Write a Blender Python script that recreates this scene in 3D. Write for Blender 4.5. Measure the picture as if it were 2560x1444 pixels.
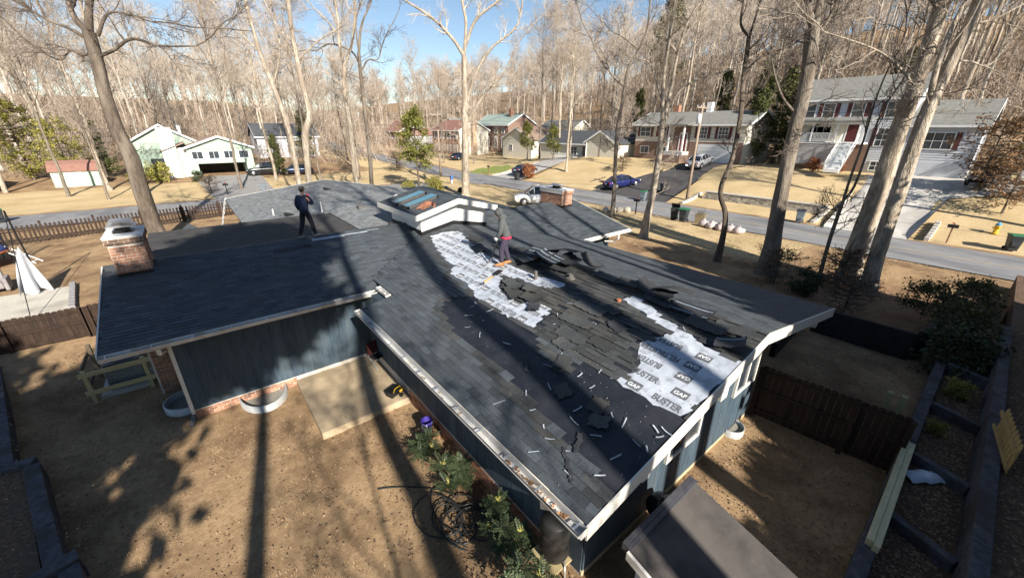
import bpy, math, random
import numpy as np
from mathutils import Matrix, Vector, Quaternion
from math import radians as rad, sin, cos, pi, hypot, atan2, sqrt

for o in list(bpy.data.objects): bpy.data.objects.remove(o)
SC = bpy.context.scene
COL = SC.collection

# ------------------------------------------------------------------ camera
cam = bpy.data.cameras.new('camera'); cam_o = bpy.data.objects.new('camera', cam); COL.objects.link(cam_o)
cam.sensor_width = 36; cam.lens = 13.774; cam.clip_start = .1; cam.clip_end = 3000
CR = [[0.77828, -0.627896, 0.005159], [0.234895, 0.298754, 0.924971], [0.582327, 0.718674, -0.380003]]
cam_o.matrix_world = Matrix(((CR[0][0], CR[1][0], -CR[2][0], -8.466), (CR[0][1], CR[1][1], -CR[2][1], -2.16),
                             (CR[0][2], CR[1][2], -CR[2][2], 7.124), (0, 0, 0, 1)))
SC.camera = cam_o
SC.render.engine = 'CYCLES'; SC.cycles.max_bounces = 5; SC.cycles.diffuse_bounces = 2; SC.cycles.glossy_bounces = 2; SC.cycles.transmission_bounces = 2
SC.render.resolution_x = 1024; SC.render.resolution_y = 577
# ------------------------------------------------------------------ sky and sun
SUN_AZ = 80.0; SUN_EL = 30.0          # direction in which shadows run (degrees from +X), height of the sun
w = bpy.data.worlds.new('World'); SC.world = w; w.use_nodes = True
nt = w.node_tree; bg = nt.nodes['Background']
sky = nt.nodes.new('ShaderNodeTexSky'); sky.sky_type = 'NISHITA'; sky.sun_disc = False
sky.sun_elevation = rad(SUN_EL); sky.sun_rotation = rad(190); sky.altitude = 300; sky.air_density = 1.0; sky.dust_density = 0.0; sky.ozone_density = 1.3
nt.links.new(sky.outputs[0], bg.inputs[0]); bg.inputs[1].default_value = .066
sl = bpy.data.lights.new('sun', 'SUN'); sl.energy = 5.0; sl.angle = rad(.6); sl.color = (1, .935, .84)
so = bpy.data.objects.new('sun', sl); COL.objects.link(so)
ld = Vector((cos(rad(SUN_AZ))*cos(rad(SUN_EL)), sin(rad(SUN_AZ))*cos(rad(SUN_EL)), -sin(rad(SUN_EL))))
so.rotation_euler = ld.to_track_quat('-Z', 'Y').to_euler(); so.location = (-20, -60, 60)
vs = SC.view_settings; vs.view_transform = 'Standard'; vs.look = 'None'; vs.gamma = 1; vs.exposure = 1.0; vs.use_curve_mapping = False

# ------------------------------------------------------------------ materials
MATS = {}
def srgb(r, g, b):
    f = lambda c: (c/255/12.92 if c/255 <= .04045 else ((c/255+.055)/1.055)**2.4)
    return (f(r), f(g), f(b))
def mat(name, c1, c2=None, scale=6.0, rough=.8, bump=0.0, bscale=None, detail=6, metal=0.0, tint=0.0, spec=.3, c3=None, s3=1.0, stretch=None, coat=0.0, obj=False, contrast=(.35, .65), trans=0.0, dist=0.01):
    if name in MATS: return MATS[name]
    m = bpy.data.materials.new(name); m.use_nodes = True; t = m.node_tree; N = t.nodes; L = t.links
    b = N['Principled BSDF']; b.inputs['Roughness'].default_value = rough; b.inputs['Metallic'].default_value = metal
    b.inputs['Specular IOR Level'].default_value = spec; b.inputs['Coat Weight'].default_value = coat
    tc = N.new('ShaderNodeTexCoord'); co = tc.outputs['Object']
    if not obj:
        g = N.new('ShaderNodeNewGeometry'); co = g.outputs['Position']
    if stretch:
        mp = N.new('ShaderNodeMapping'); mp.inputs['Scale'].default_value = stretch; L.new(co, mp.inputs['Vector']); co = mp.outputs[0]
    col = None
    if c2 is None: c2 = tuple(v*.8 for v in c1)
    nz = N.new('ShaderNodeTexNoise'); nz.inputs['Scale'].default_value = scale; nz.inputs['Detail'].default_value = detail; nz.inputs['Roughness'].default_value = .6
    L.new(co, nz.inputs['Vector'])
    rp = N.new('ShaderNodeValToRGB'); rp.color_ramp.elements[0].position = contrast[0]; rp.color_ramp.elements[1].position = contrast[1]
    rp.color_ramp.elements[0].color = (*c1, 1); rp.color_ramp.elements[1].color = (*c2, 1)
    L.new(nz.outputs['Fac'], rp.inputs['Fac']); col = rp.outputs['Color']
    if c3 is not None:
        n3 = N.new('ShaderNodeTexNoise'); n3.inputs['Scale'].default_value = s3; n3.inputs['Detail'].default_value = 5; L.new(co, n3.inputs['Vector'])
        r3 = N.new('ShaderNodeValToRGB'); r3.color_ramp.elements[0].position = .48; r3.color_ramp.elements[1].position = .64; L.new(n3.outputs['Fac'], r3.inputs['Fac'])
        mx = N.new('ShaderNodeMix'); mx.data_type = 'RGBA'; L.new(r3.outputs['Color'], mx.inputs['Factor']); L.new(col, mx.inputs['A']); mx.inputs['B'].default_value = (*c3, 1)
        col = mx.outputs['Result']
    if tint > 0:
        at = N.new('ShaderNodeAttribute'); at.attribute_name = 'tint'
        mr = N.new('ShaderNodeMapRange'); mr.inputs['To Min'].default_value = 1-tint; mr.inputs['To Max'].default_value = 1+tint
        L.new(at.outputs['Fac'], mr.inputs['Value'])
        hv = N.new('ShaderNodeMix'); hv.data_type = 'RGBA'; hv.blend_type = 'MULTIPLY'; hv.inputs['Factor'].default_value = 1
        L.new(col, hv.inputs['A']); L.new(mr.outputs[0], hv.inputs['B']); col = hv.outputs['Result']
    L.new(col, b.inputs['Base Color'])
    if bump:
        nb = N.new('ShaderNodeTexNoise'); nb.inputs['Scale'].default_value = bscale or scale*3; nb.inputs['Detail'].default_value = 5; L.new(co, nb.inputs['Vector'])
        bp = N.new('ShaderNodeBump'); bp.inputs['Strength'].default_value = bump; bp.inputs['Distance'].default_value = dist; L.new(nb.outputs['Fac'], bp.inputs['Height']); L.new(bp.outputs[0], b.inputs['Normal'])
    if trans:
        td = N.new('ShaderNodeBsdfTranslucent'); L.new(col, td.inputs['Color']); ms = N.new('ShaderNodeMixShader'); ms.inputs[0].default_value = trans
        L.new(b.outputs[0], ms.inputs[1]); L.new(td.outputs[0], ms.inputs[2]); L.new(ms.outputs[0], N['Material Output'].inputs[0])
    MATS[name] = m; return m

def ground_mat():
    m = bpy.data.materials.new('ground'); m.use_nodes = True; t = m.node_tree; N = t.nodes; L = t.links; b = N['Principled BSDF']
    b.inputs['Roughness'].default_value = .95; b.inputs['Specular IOR Level'].default_value = .1
    g = N.new('ShaderNodeNewGeometry')
    def noise(s, d=6, r=.6):
        n = N.new('ShaderNodeTexNoise'); n.inputs['Scale'].default_value = s; n.inputs['Detail'].default_value = d; n.inputs['Roughness'].default_value = r; L.new(g.outputs['Position'], n.inputs['Vector']); return n.outputs['Fac']
    def ramp(f, p0, p1, a=(0, 0, 0), c=(1, 1, 1)):
        r = N.new('ShaderNodeValToRGB'); r.color_ramp.elements[0].position = p0; r.color_ramp.elements[1].position = p1; r.color_ramp.elements[0].color = (*a, 1); r.color_ramp.elements[1].color = (*c, 1); L.new(f, r.inputs[0]); return r.outputs[0]
    def mix(f, a, c):
        x = N.new('ShaderNodeMix'); x.data_type = 'RGBA'; L.new(f, x.inputs['Factor']); L.new(a, x.inputs['A']); L.new(c, x.inputs['B']); return x.outputs['Result']
    lawn = mix(ramp(noise(.55, 9, .7), .42, .6), ramp(noise(9, 8, .7), .3, .72, (.27, .175, .092), (.48, .335, .195)), ramp(noise(14, 8, .75), .3, .7, (.12, .075, .043), (.27, .175, .097)))
    straw = mix(ramp(noise(.3), .4, .7), ramp(noise(6, 8, .7), .3, .7, (.46, .34, .185), (.62, .48, .28)), ramp(noise(9, 8, .7), .3, .7, (.33, .24, .12), (.50, .39, .21)))
    litter = mix(ramp(noise(1.1), .4, .62), ramp(noise(16, 9, .8), .3, .68, (.11, .068, .042), (.31, .20, .12)), ramp(noise(22, 9, .8), .32, .68, (.17, .10, .055), (.43, .275, .16)))
    green = ramp(noise(12, 6), .3, .7, (.16, .19, .05), (.26, .29, .09))
    at = N.new('ShaderNodeAttribute'); at.attribute_name = 'zone'; sp = N.new('ShaderNodeSeparateColor'); L.new(at.outputs['Color'], sp.inputs[0])
    def edge(ch):   # ragged border between zones
        ad = N.new('ShaderNodeMath'); ad.operation = 'ADD'; L.new(sp.outputs[ch], ad.inputs[0]); sb = N.new('ShaderNodeMath'); sb.operation = 'MULTIPLY_ADD'; sb.inputs[1].default_value = .7; sb.inputs[2].default_value = -.35; L.new(noise(1.7, 7, .7), sb.inputs[0]); L.new(sb.outputs[0], ad.inputs[1])
        return ramp(ad.outputs[0], .38, .62)
    c = mix(edge(0), lawn, litter); c = mix(edge(1), c, straw); c = mix(edge(2), c, green)
    L.new(c, b.inputs['Base Color'])
    bp = N.new('ShaderNodeBump'); bp.inputs['Strength'].default_value = .7; bp.inputs['Distance'].default_value = .03; L.new(noise(28, 8, .8), bp.inputs['Height']); L.new(bp.outputs[0], b.inputs['Normal'])
    return m

# ------------------------------------------------------------------ mesh helpers
class MB:
    """collects faces; build() links them as ONE mesh object"""
    def __init__(s): s.v = []; s.f = []; s.t = []; s.tv = .5
    def add(s, vs, fs, tint=None):
        n = len(s.v); s.v.extend(vs)
        for f in fs: s.f.append([n+i for i in f]); s.t.append(s.tv if tint is None else tint)
        return s
    def box(s, c, size, rz=0.0, tint=None, tilt=None):
        hx, hy, hz = size[0]/2, size[1]/2, size[2]/2; V = []
        R = Matrix.Rotation(rz, 3, 'Z')
        if tilt is not None: R = R @ tilt
        for dz in (-hz, hz):
            for dx, dy in ((-hx, -hy), (hx, -hy), (hx, hy), (-hx, hy)):
                q = R @ Vector((dx, dy, dz)); V.append((c[0]+q.x, c[1]+q.y, c[2]+q.z))
        return s.add(V, [(3, 2, 1, 0), (4, 5, 6, 7), (0, 1, 5, 4), (1, 2, 6, 5), (2, 3, 7, 6), (3, 0, 4, 7)], tint)
    def bb(s, x0, x1, y0, y1, z0, z1, tint=None): return s.box(((x0+x1)/2, (y0+y1)/2, (z0+z1)/2), (abs(x1-x0), abs(y1-y0), abs(z1-z0)), 0, tint)
    def hexa(s, p8, tint=None): return s.add([tuple(p) for p in p8], [(3, 2, 1, 0), (4, 5, 6, 7), (0, 1, 5, 4), (1, 2, 6, 5), (2, 3, 7, 6), (3, 0, 4, 7)], tint)
    def prism(s, poly, axis, a, b, tint=None):
        """poly 2D points extruded along axis from a to b; axis 'x': (y,z), 'y': (x,z), 'z': (x,y)"""
        def P(p, k): return {'x': (k, p[0], p[1]), 'y': (p[0], k, p[1]), 'z': (p[0], p[1], k)}[axis]
        n = len(poly); V = [P(p, a) for p in poly]+[P(p, b) for p in poly]
        F = [tuple(range(n))[::-1], tuple(range(n, 2*n))]+[(i, (i+1) % n, n+(i+1) % n, n+i) for i in range(n)]
        return s.add(V, F, tint)
    def tube(s, pts, rs, n=8, cap=True, tint=None):
        pts = [Vector(p) for p in pts]; k = len(pts)
        if not hasattr(rs, '__len__'): rs = [rs]*k
        V = []; F = []; u = None
        for i, p in enumerate(pts):
            d = (pts[min(i+1, k-1)]-pts[max(i-1, 0)])
            d = d.normalized() if d.length > 1e-9 else Vector((0, 0, 1))
            if u is None: u = d.orthogonal().normalized()
            else:
                u = u-d*u.dot(d); u = u.normalized() if u.length > 1e-6 else d.orthogonal().normalized()
            w_ = d.cross(u)
            for j in range(n):
                a = 2*pi*j/n; q = p+(u*cos(a)+w_*sin(a))*rs[i]; V.append(q[:])
        for i in range(k-1):
            for j in range(n): F.append((i*n+j, i*n+(j+1) % n, (i+1)*n+(j+1) % n, (i+1)*n+j))
        if cap: F.append(tuple(range(n))[::-1]); F.append(tuple(range((k-1)*n, k*n)))
        return s.add(V, F, tint)
    def lathe(s, c, prof, n=16, sx=1, sy=1, tint=None):
        V = []; F = []; k = len(prof)
        for r, z in prof:
            for j in range(n): a = 2*pi*j/n; V.append((c[0]+r*cos(a)*sx, c[1]+r*sin(a)*sy, c[2]+z))
        for i in range(k-1):
            for j in range(n): F.append((i*n+j, i*n+(j+1) % n, (i+1)*n+(j+1) % n, (i+1)*n+j))
        F.append(tuple(range(n))[::-1]); F.append(tuple(range((k-1)*n, k*n)))
        return s.add(V, F, tint)
    def ball(s, c, r, n=10, m=7, tint=None):
        if not hasattr(r, '__len__'): r = (r, r, r)
        return s.lathe_ball(c, r, n, m, tint)
    def lathe_ball(s, c, r, n, m, tint):
        V = []; F = []
        for i in range(m+1):
            ph = -pi/2+pi*i/m
            for j in range(n): a = 2*pi*j/n; V.append((c[0]+r[0]*cos(ph)*cos(a), c[1]+r[1]*cos(ph)*sin(a), c[2]+r[2]*sin(ph)))
        for i in range(m):
            for j in range(n): F.append((i*n+j, i*n+(j+1) % n, (i+1)*n+(j+1) % n, (i+1)*n+j))
        return s.add(V, F, tint)
    def mesh(s, name, m=None, smooth=False):
        me = bpy.data.meshes.new(name); me.from_pydata(s.v, [], s.f); 
        a = me.attributes.new('tint', 'FLOAT', 'FACE'); a.data.foreach_set('value', np.array(s.t, 'f'))
        if m: me.materials.append(m)
        me.polygons.foreach_set('use_smooth', [bool(smooth)]*len(me.polygons))
        me.update(); return me
    def build(s, name, m=None, parent=None, smooth=False, bevel=0.0):
        return link(name, s.mesh(name, m, smooth), parent, bevel)
def link(name, data, parent=None, bevel=0.0):
    o = bpy.data.objects.new(name, data); COL.objects.link(o)
    if parent is not None: o.parent = parent
    if bevel:
        bv = o.modifiers.new('bevel', 'BEVEL'); bv.width = bevel; bv.segments = 2; bv.limit_method = 'ANGLE'
    return o
def tag(o, label, cat, group=None):
    o['label'] = label; o['category'] = cat
    if group: o['group'] = group
    return o
def struct(o): o['kind'] = 'structure'; return o
def stuff(o): o['kind'] = 'stuff'; return o
def thing(name, label, cat, loc=(0, 0, 0), rz=0.0, group=None):
    o = bpy.data.objects.new(name, None); COL.objects.link(o); o.location = loc; o.rotation_euler = (0, 0, rz); o.empty_display_size = .2
    return tag(o, label, cat, group)
def copy_tree(o, parent=None):
    c = o.copy(); COL.objects.link(c); c.parent = parent
    for ch in list(o.children): copy_tree(ch, c)
    return c
def npmesh(name, V, Q, m=None, tint=None, smooth=False):
    """V (n,3), Q (k,4) numpy -> mesh; quick for large counts"""
    me = bpy.data.meshes.new(name); k = Q.shape[1]
    me.vertices.add(len(V)); me.vertices.foreach_set('co', np.ascontiguousarray(V, 'f').ravel())
    me.loops.add(Q.size); me.loops.foreach_set('vertex_index', np.ascontiguousarray(Q, 'i').ravel())
    me.polygons.add(len(Q)); me.polygons.foreach_set('loop_start', np.arange(0, Q.size, k, dtype='i')); me.polygons.foreach_set('loop_total', np.full(len(Q), k, 'i'))
    if tint is not None:
        a = me.attributes.new('tint', 'FLOAT', 'FACE'); a.data.foreach_set('value', np.ascontiguousarray(tint, 'f'))
    if m: me.materials.append(m)
    me.update(calc_edges=True)
    me.polygons.foreach_set('use_smooth', np.full(len(Q), bool(smooth)))
    return me
def in_poly(x, y, P):
    c = False; j = len(P)-1
    for i in range(len(P)):
        xi, yi = P[i]; xj, yj = P[j]
        if (yi > y) != (yj > y) and x < (xj-xi)*(y-yi)/(yj-yi)+xi: c = not c
        j = i
    return c
def ss(v, a, b):
    t = (v-a)/(b-a); t = 0.0 if t < 0 else (1.0 if t > 1 else t); return t*t*(3-2*t)
RNG = random.Random(7)
# ================================================================== the setting: ground, roads, drives
def H(x, y):
    h = -0.45*ss(y, .5, 3)*(1-ss(y, 13, 17))*(1-ss(x, -4.5, 0))
    h += .35*ss(x, 17, 19.5)*(1-ss(x, 21, 23))
    h += 3.0*ss(x, 30.2, 44)*(1-.75*ss(y, 38, 70))
    h += min(30, .27*max(0.0, x-52))*(1-.45*ss(y-.35*x, 25, 95))
    h += .04*max(0.0, y-58)*(1-ss(x, 20, 50))
    d = hypot(x+8.5, y+2.2)
    if y > 0: h += min(11, .075*max(0.0, d-125))*(1-.5*ss(x, 50, 90)*(1-ss(y, 60, 120)))
    return h
def on_road(x, y): return (23.2 < x < 30 and -90 < y < 160) or (42.8 < y < 50 and -86 < x < 24)
DRIVES = {'asphalt': [(29.9, 19.8), (36, 20.5), (46.2, 20.6), (46.2, 25.8), (40, 26), (36.5, 28.2), (33.5, 29.8), (29.9, 30)],
          'concrete': [(29.9, .7), (38.3, 1.3), (41, -3), (47.5, -5), (47.5, 6.2), (43.2, 6.8), (29.9, 6.7)]}
def axis(segs):
    r = []
    for a, b, st in segs: r.extend(np.arange(a, b, st).tolist())
    r.append(segs[-1][1]); return r
def build_ground():
    xs = axis([(-1500, -200, 130), (-200, -40, 8), (-40, 62, 1.0), (62, 200, 4), (200, 1500, 130)])
    ys = axis([(-900, -60, 105), (-60, -14, 3), (-14, 82, 1.0), (82, 240, 4), (240, 1800, 130)])
    V = []; Z = []
    for y in ys:
        for x in xs:
            z = H(x, y)
            if on_road(x, y) or any(in_poly(x, y, P) for P in DRIVES.values()) or (29 < x < 46.5 and 43 < y < 51): z -= .09
            if -60 < x < 120 and -30 < y < 160: z += .04*sin(x*1.3+y*.7)*sin(y*1.1-x*.4)*(0 if on_road(x, y) else 1)*.6
            V.append((x, y, z))
            lit = 0.0; st = 0.0; gr = 0.0
            if 8 < x < 18 and y < 6 and y > -2: lit = ss(x, 8, 9.5)*(1-ss(y-.25*(x-8), .5, 4.5))
            if y < -1.5 and x > 2: lit = max(lit, ss(-y, 1.5, 3)*(1-ss(x, 19, 23)))
            if x > 51: lit = max(lit, .55*ss(x, 51, 56)*(1-ss(y, 55, 70)*(1-ss(x, 62, 72)))); st = max(st, .42*ss(x, 53, 57))
            if y > 64 and x < 30: lit = max(lit, .6*ss(y, 64, 72)); st = max(st, .42*ss(y, 66, 74))
            if x < -11.5 and y < 11: lit = max(lit, ss(-x, 12.2, 13.2))
            if 30 < x <= 53 and y < 75: st = 1
            if 30 < x < 70 and 60 < y < 100: st = .8
            if 12 < x < 23.4 and y > 4: st = max(st, .75*ss(x, 12, 19))
            if 4 < x < 24 and 19 < y < 43: st = max(st, .8)
            if 50 < y < 66 and x < 23: st = max(st, .8)
            if y < 43 and y > 28 and x < 4: st = max(st, .35)
            if -16.5 < x < -11.4 and 13.5 < y < 20: gr = .30
            if hypot(x-33.5, y-55.5) < 3.6: gr = 1
            if 50 < y < 56 and -30 < x < -5: gr = .25
            Z.append((lit, st, gr, 1))
    nx = len(xs); Q = [(j*nx+i, j*nx+i+1, (j+1)*nx+i+1, (j+1)*nx+i) for j in range(len(ys)-1) for i in range(nx-1)]
    me = npmesh('ground', np.array(V), np.array(Q), ground_mat(), smooth=True)
    a = me.attributes.new('zone', 'FLOAT_COLOR', 'POINT'); a.data.foreach_set('color', np.array(Z, 'f').ravel())
    return struct(link('ground', me))
build_ground()
ASPH = mat('road_asphalt', (.19, .19, .195), (.27, .265, .26), 2.2, .9, .35, 60, c3=(.15, .15, .155), s3=.45, stretch=(1, .35, 1), detail=10)
DASPH = mat('drive_asphalt', (.060, .056, .056), (.085, .08, .078), 1.3, .9, .2, 60)
CONC = mat('drive_concrete', (.50, .47, .42), (.60, .57, .51), 1.1, .85, .1, 30, c3=(.42, .39, .35), s3=.5)
def sheet(name, poly, m, lift, step=1.5):
    """a sheet laid on the terrain: rows across the polygon"""
    y0 = min(p[1] for p in poly); y1 = max(p[1] for p in poly); V = []; Q = []; prev = None
    n = max(2, int((y1-y0)/step))
    for k in range(n+1):
        y = y0+(y1-y0)*(k+.0005 if k == 0 else (k-.0005 if k == n else k))/n; xs = []
        for i in range(len(poly)):
            a, b = poly[i], poly[(i+1) % len(poly)]
            if (a[1] > y) != (b[1] > y): xs.append(a[0]+(b[0]-a[0])*(y-a[1])/(b[1]-a[1]))
        if len(xs) < 2: continue
        xa, xb = min(xs), max(xs); m_ = 12; row = []
        for i in range(m_+1):
            x = xa+(xb-xa)*i/m_; row.append(len(V)); V.append((x, y, H(x, y)+lift))
        if prev: Q.extend([(prev[i], prev[i+1], row[i+1], row[i]) for i in range(m_)])
        prev = row
    return struct(link(name, npmesh(name, np.array(V), np.array(Q), m, smooth=True)))
sheet('road', [(23.4, -88), (29.8, -88), (29.8, 42), (29.6, 60), (28.6, 150), (22.6, 150), (23.4, 60)], ASPH, .016, 2)
sheet('side_road', [(-88, 43.1), (23.5, 43.1), (24.6, 42), (24.6, 51), (23.5, 49.8), (-88, 49.8)], ASPH, .012, .5)
sheet('asphalt_driveway', DRIVES['asphalt'], DASPH, .020, .7)
sheet('concrete_driveway', DRIVES['concrete'], CONC, .020, .6)
sheet('pale_driveway', [(29.7, 43.6), (46, 44.5), (46, 50), (35, 49), (29.7, 50.5)], mat('worn_drive', (.33, .31, .29), (.42, .4, .37), 1, .9), .020, .5)
sheet('gravel_driveway', [(-6.5, 49.7), (-.5, 49.7), (.5, 70), (-7.5, 70)], mat('grey_drive', (.24, .23, .22), (.3, .29, .28), 2, .9), .020, 1)
ym = mat('road_paint', (.55, .42, .16), (.40, .34, .2), 4, .9)
for y in range(-60, 34, 3): struct(MB().add([(26.50, y, .0235), (26.60, y, .0235), (26.60, y+2.985, .0235), (26.50, y+2.985, .0235)], [(0, 1, 2, 3)]).build('centre_line', ym))
# ================================================================== the house being re-roofed
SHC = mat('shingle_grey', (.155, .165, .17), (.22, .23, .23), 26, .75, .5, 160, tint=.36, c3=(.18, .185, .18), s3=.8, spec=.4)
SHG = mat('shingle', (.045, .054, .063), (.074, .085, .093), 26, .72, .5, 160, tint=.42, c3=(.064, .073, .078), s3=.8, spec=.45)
SHA = mat('shingle_worn', (.036, .039, .041), (.060, .063, .063), 18, .8, .5, 140, tint=.40, c3=(.058, .055, .05), s3=1.4, spec=.4)
FELT = mat('black_felt', (.013, .016, .023), (.022, .025, .033), 3, .55, .25, 20, c3=(.032, .034, .04), s3=1.2)
WUND = mat('white_underlayment', (.40, .435, .49), (.52, .555, .605), 1.6, .45, .4, 4, c3=(.32, .345, .39), s3=6, dist=.03)
INK = mat('underlayment_ink', (.07, .075, .085), (.17, .175, .185), 30, .7)
WHITE = mat('cream_trim', (.70, .67, .59), (.76, .73, .66), 2, .5, .05, 30)
WSIDE = mat('white_panel', (.78, .77, .73), (.83, .82, .79), 1.5, .6)
GUT = mat('gutter_metal', (.62, .61, .58), (.72, .71, .68), 3, .45, c3=(.48, .44, .38), s3=2)
BLUE = mat('blue_siding', (.038, .062, .085), (.068, .096, .122), 3.4, .75, .3, 40, stretch=(5, 5, .6), tint=.14, c3=(.07, .095, .112), s3=.9)
BLKF = mat('black_flashing', (.012, .012, .013), (.02, .02, .021), 5, .4)
BRK = mat('brick', (.42, .215, .13), (.33, .16, .10), 7, .9, .3, 60, tint=.38)
BRKD = mat('sooty_brick', (.16, .10, .07), (.22, .13, .085), 9, .9, .3, 60, tint=.25)
MORT = mat('mortar', (.52, .47, .41), (.60, .55, .48), 14, .95, .3, 60)
CONCR = mat('old_concrete', (.38, .29, .185), (.49, .385, .25), 2.2, .9, .3, 24, c3=(.31, .24, .16), s3=.9)
GALV = mat('galvanised', (.55, .57, .58), (.68, .69, .70), 4, .35, metal=.7)
GLASS = mat('window_glass', (.03, .04, .05), (.05, .06, .075), 1, .08, spec=.6)
SOFF = mat('soffit', (.45, .44, .41), (.5, .49, .46), 3, .8)
PIPE0 = mat('outlet_grey', (.12, .13, .14), (.16, .17, .18), 5, .6)
RZ, SB, SA = 3.3, .1884, .2346
house = thing('ranch_house', 'low blue ranch house with dark shingle roof, half stripped to white underlayment', 'house', (-3, 10, -.45))
HO = Vector((-3, 10, -.45))
def hpart(mb, name, m, parent=house, smooth=False, bevel=0.0):
    off = HO
    if parent is house: mb.v = [(x-HO.x, y-HO.y, z-HO.z) for x, y, z in mb.v]
    else: mb.v = [(x-HO.x, y-HO.y, z-HO.z) for x, y, z in mb.v]
    return mb.build(name, m, parent, smooth, bevel)
W1 = [(-1.31, 11.97), (-.74, 11.83), (-.29, 11.31), (-.65, 10.11), (-.97, 8.77), (-1.14, 7.51), (-1.08, 6.76), (-1.07, 5.75), (-.87, 4.74), (-1.22, 4.62), (-1.42, 4.96), (-1.46, 5.41), (-1.55, 6.01), (-1.69, 6.55), (-2.17, 6.26), (-2.33, 5.73), (-2.38, 5.01), (-2.01, 4.72), (-2.0, 3.99), (-2.28, 4.06), (-2.64, 4.02), (-2.95, 3.75), (-2.96, 4.17), (-2.98, 4.76), (-2.96, 5.65), (-2.92, 6.28), (-2.67, 7.08), (-2.58, 8.27), (-2.22, 8.74), (-2.08, 9.65), (-1.61, 11.18)]
W2 = [(-.68, 3.08), (-.38, 3.0), (-.35, 2.73), (-.6, 2.18), (-.84, 1.53), (-1.0, .98), (-1.11, .75), (-1.13, .42), (-1.22, .31), (-1.14, .02), (-1.45, .02), (-2.12, .02), (-2.5, .02), (-3.02, .12), (-3.07, .43), (-3.08, .85), (-3.06, 1.21), (-3.04, 1.5), (-2.62, 1.27), (-2.23, 1.44), (-1.86, 1.74), (-1.5, 1.58), (-1.14, 1.43), (-1.01, 1.91), (-.82, 2.46)]
FE = [(-3.98, 6.55), (-3.39, 6.8), (-2.96, 6.32), (-3.02, 4.72), (-2.99, 3.71), (-3.39, 3.32), (-3.56, 2.35), (-3.14, 2.32), (-3.04, 1.5), (-3.08, .85), (-3.04, .11), (-2.92, -.1), (-3.63, -.1), (-4.49, -.1), (-4.88, -.05), (-4.73, .6), (-4.64, 1.37), (-4.46, 2.53), (-4.23, 3.89), (-4.27, 5.34)]
def bare(x, y): return in_poly(x, y, W1) or in_poly(x, y, W2) or in_poly(x, y, FE)
# each slope: origin at the eave, unit vector along the eave, unit vector up the slope, outline in (along, up)
def unit(v): v = Vector(v); return v.normalized()
tB = math.atan(SB); tA = math.atan(SA); LB = 5.404/cos(tB); LA = 4.19/cos(tA)
SLOPES = [
 ('roof_slope', (-5.404, 0, 2.282), (0, 1, 0), (cos(tB), 0, sin(tB)), [(0, 0), (8.5, 0), (8.5, LB), (0, LB)], 'B'),
 ('roof_slope', (-5.404, 0, 2.282), (0, 1, 0), (cos(tB), 0, sin(tB)), [(8.5, 1.0), (10.25, 1.0), (13.8, LB), (8.5, LB)], 'B'),
 ('roof_slope', (5.404, 0, 2.282), (0, 1, 0), (-cos(tB), 0, sin(tB)), [(0, 0), (9.46, 0), (13.8, LB), (0, LB)], 'F'),
 ('roof_slope', (0, 9.613, 2.317), (1, 0, 0), (0, cos(tA), sin(tA)), [(-10.957, 0), (-4.42, 0), (-4.42, .654), (0, LA), (-10.957, LA)], 'A'),
 ('roof_slope', (0, 9.613, 2.317), (1, 0, 0), (0, cos(tA), sin(tA)), [(5.21, 0), (8.9, 0), (8.9, LA), (0, LA)], 'D'),
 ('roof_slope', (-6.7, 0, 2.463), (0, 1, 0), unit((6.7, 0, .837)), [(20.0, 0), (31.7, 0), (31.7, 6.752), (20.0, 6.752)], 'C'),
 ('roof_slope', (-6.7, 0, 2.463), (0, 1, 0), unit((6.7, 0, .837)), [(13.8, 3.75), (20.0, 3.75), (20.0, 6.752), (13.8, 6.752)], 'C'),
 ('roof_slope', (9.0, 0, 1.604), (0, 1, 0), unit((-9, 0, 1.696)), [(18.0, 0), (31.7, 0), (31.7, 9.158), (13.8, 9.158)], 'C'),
 ('roof_slope', (0, 15.5, 2.901), (1, 0, 0), unit((0, -1.7, .399)), [(-10.957, 0), (-2.12, 0), (0, 1.746), (-10.957, 1.746)], 'A'),
]
rng = random.Random(3)
TABS = []      # (priority, slope index, 8 corner points, tint, worn)
decks = []
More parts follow.
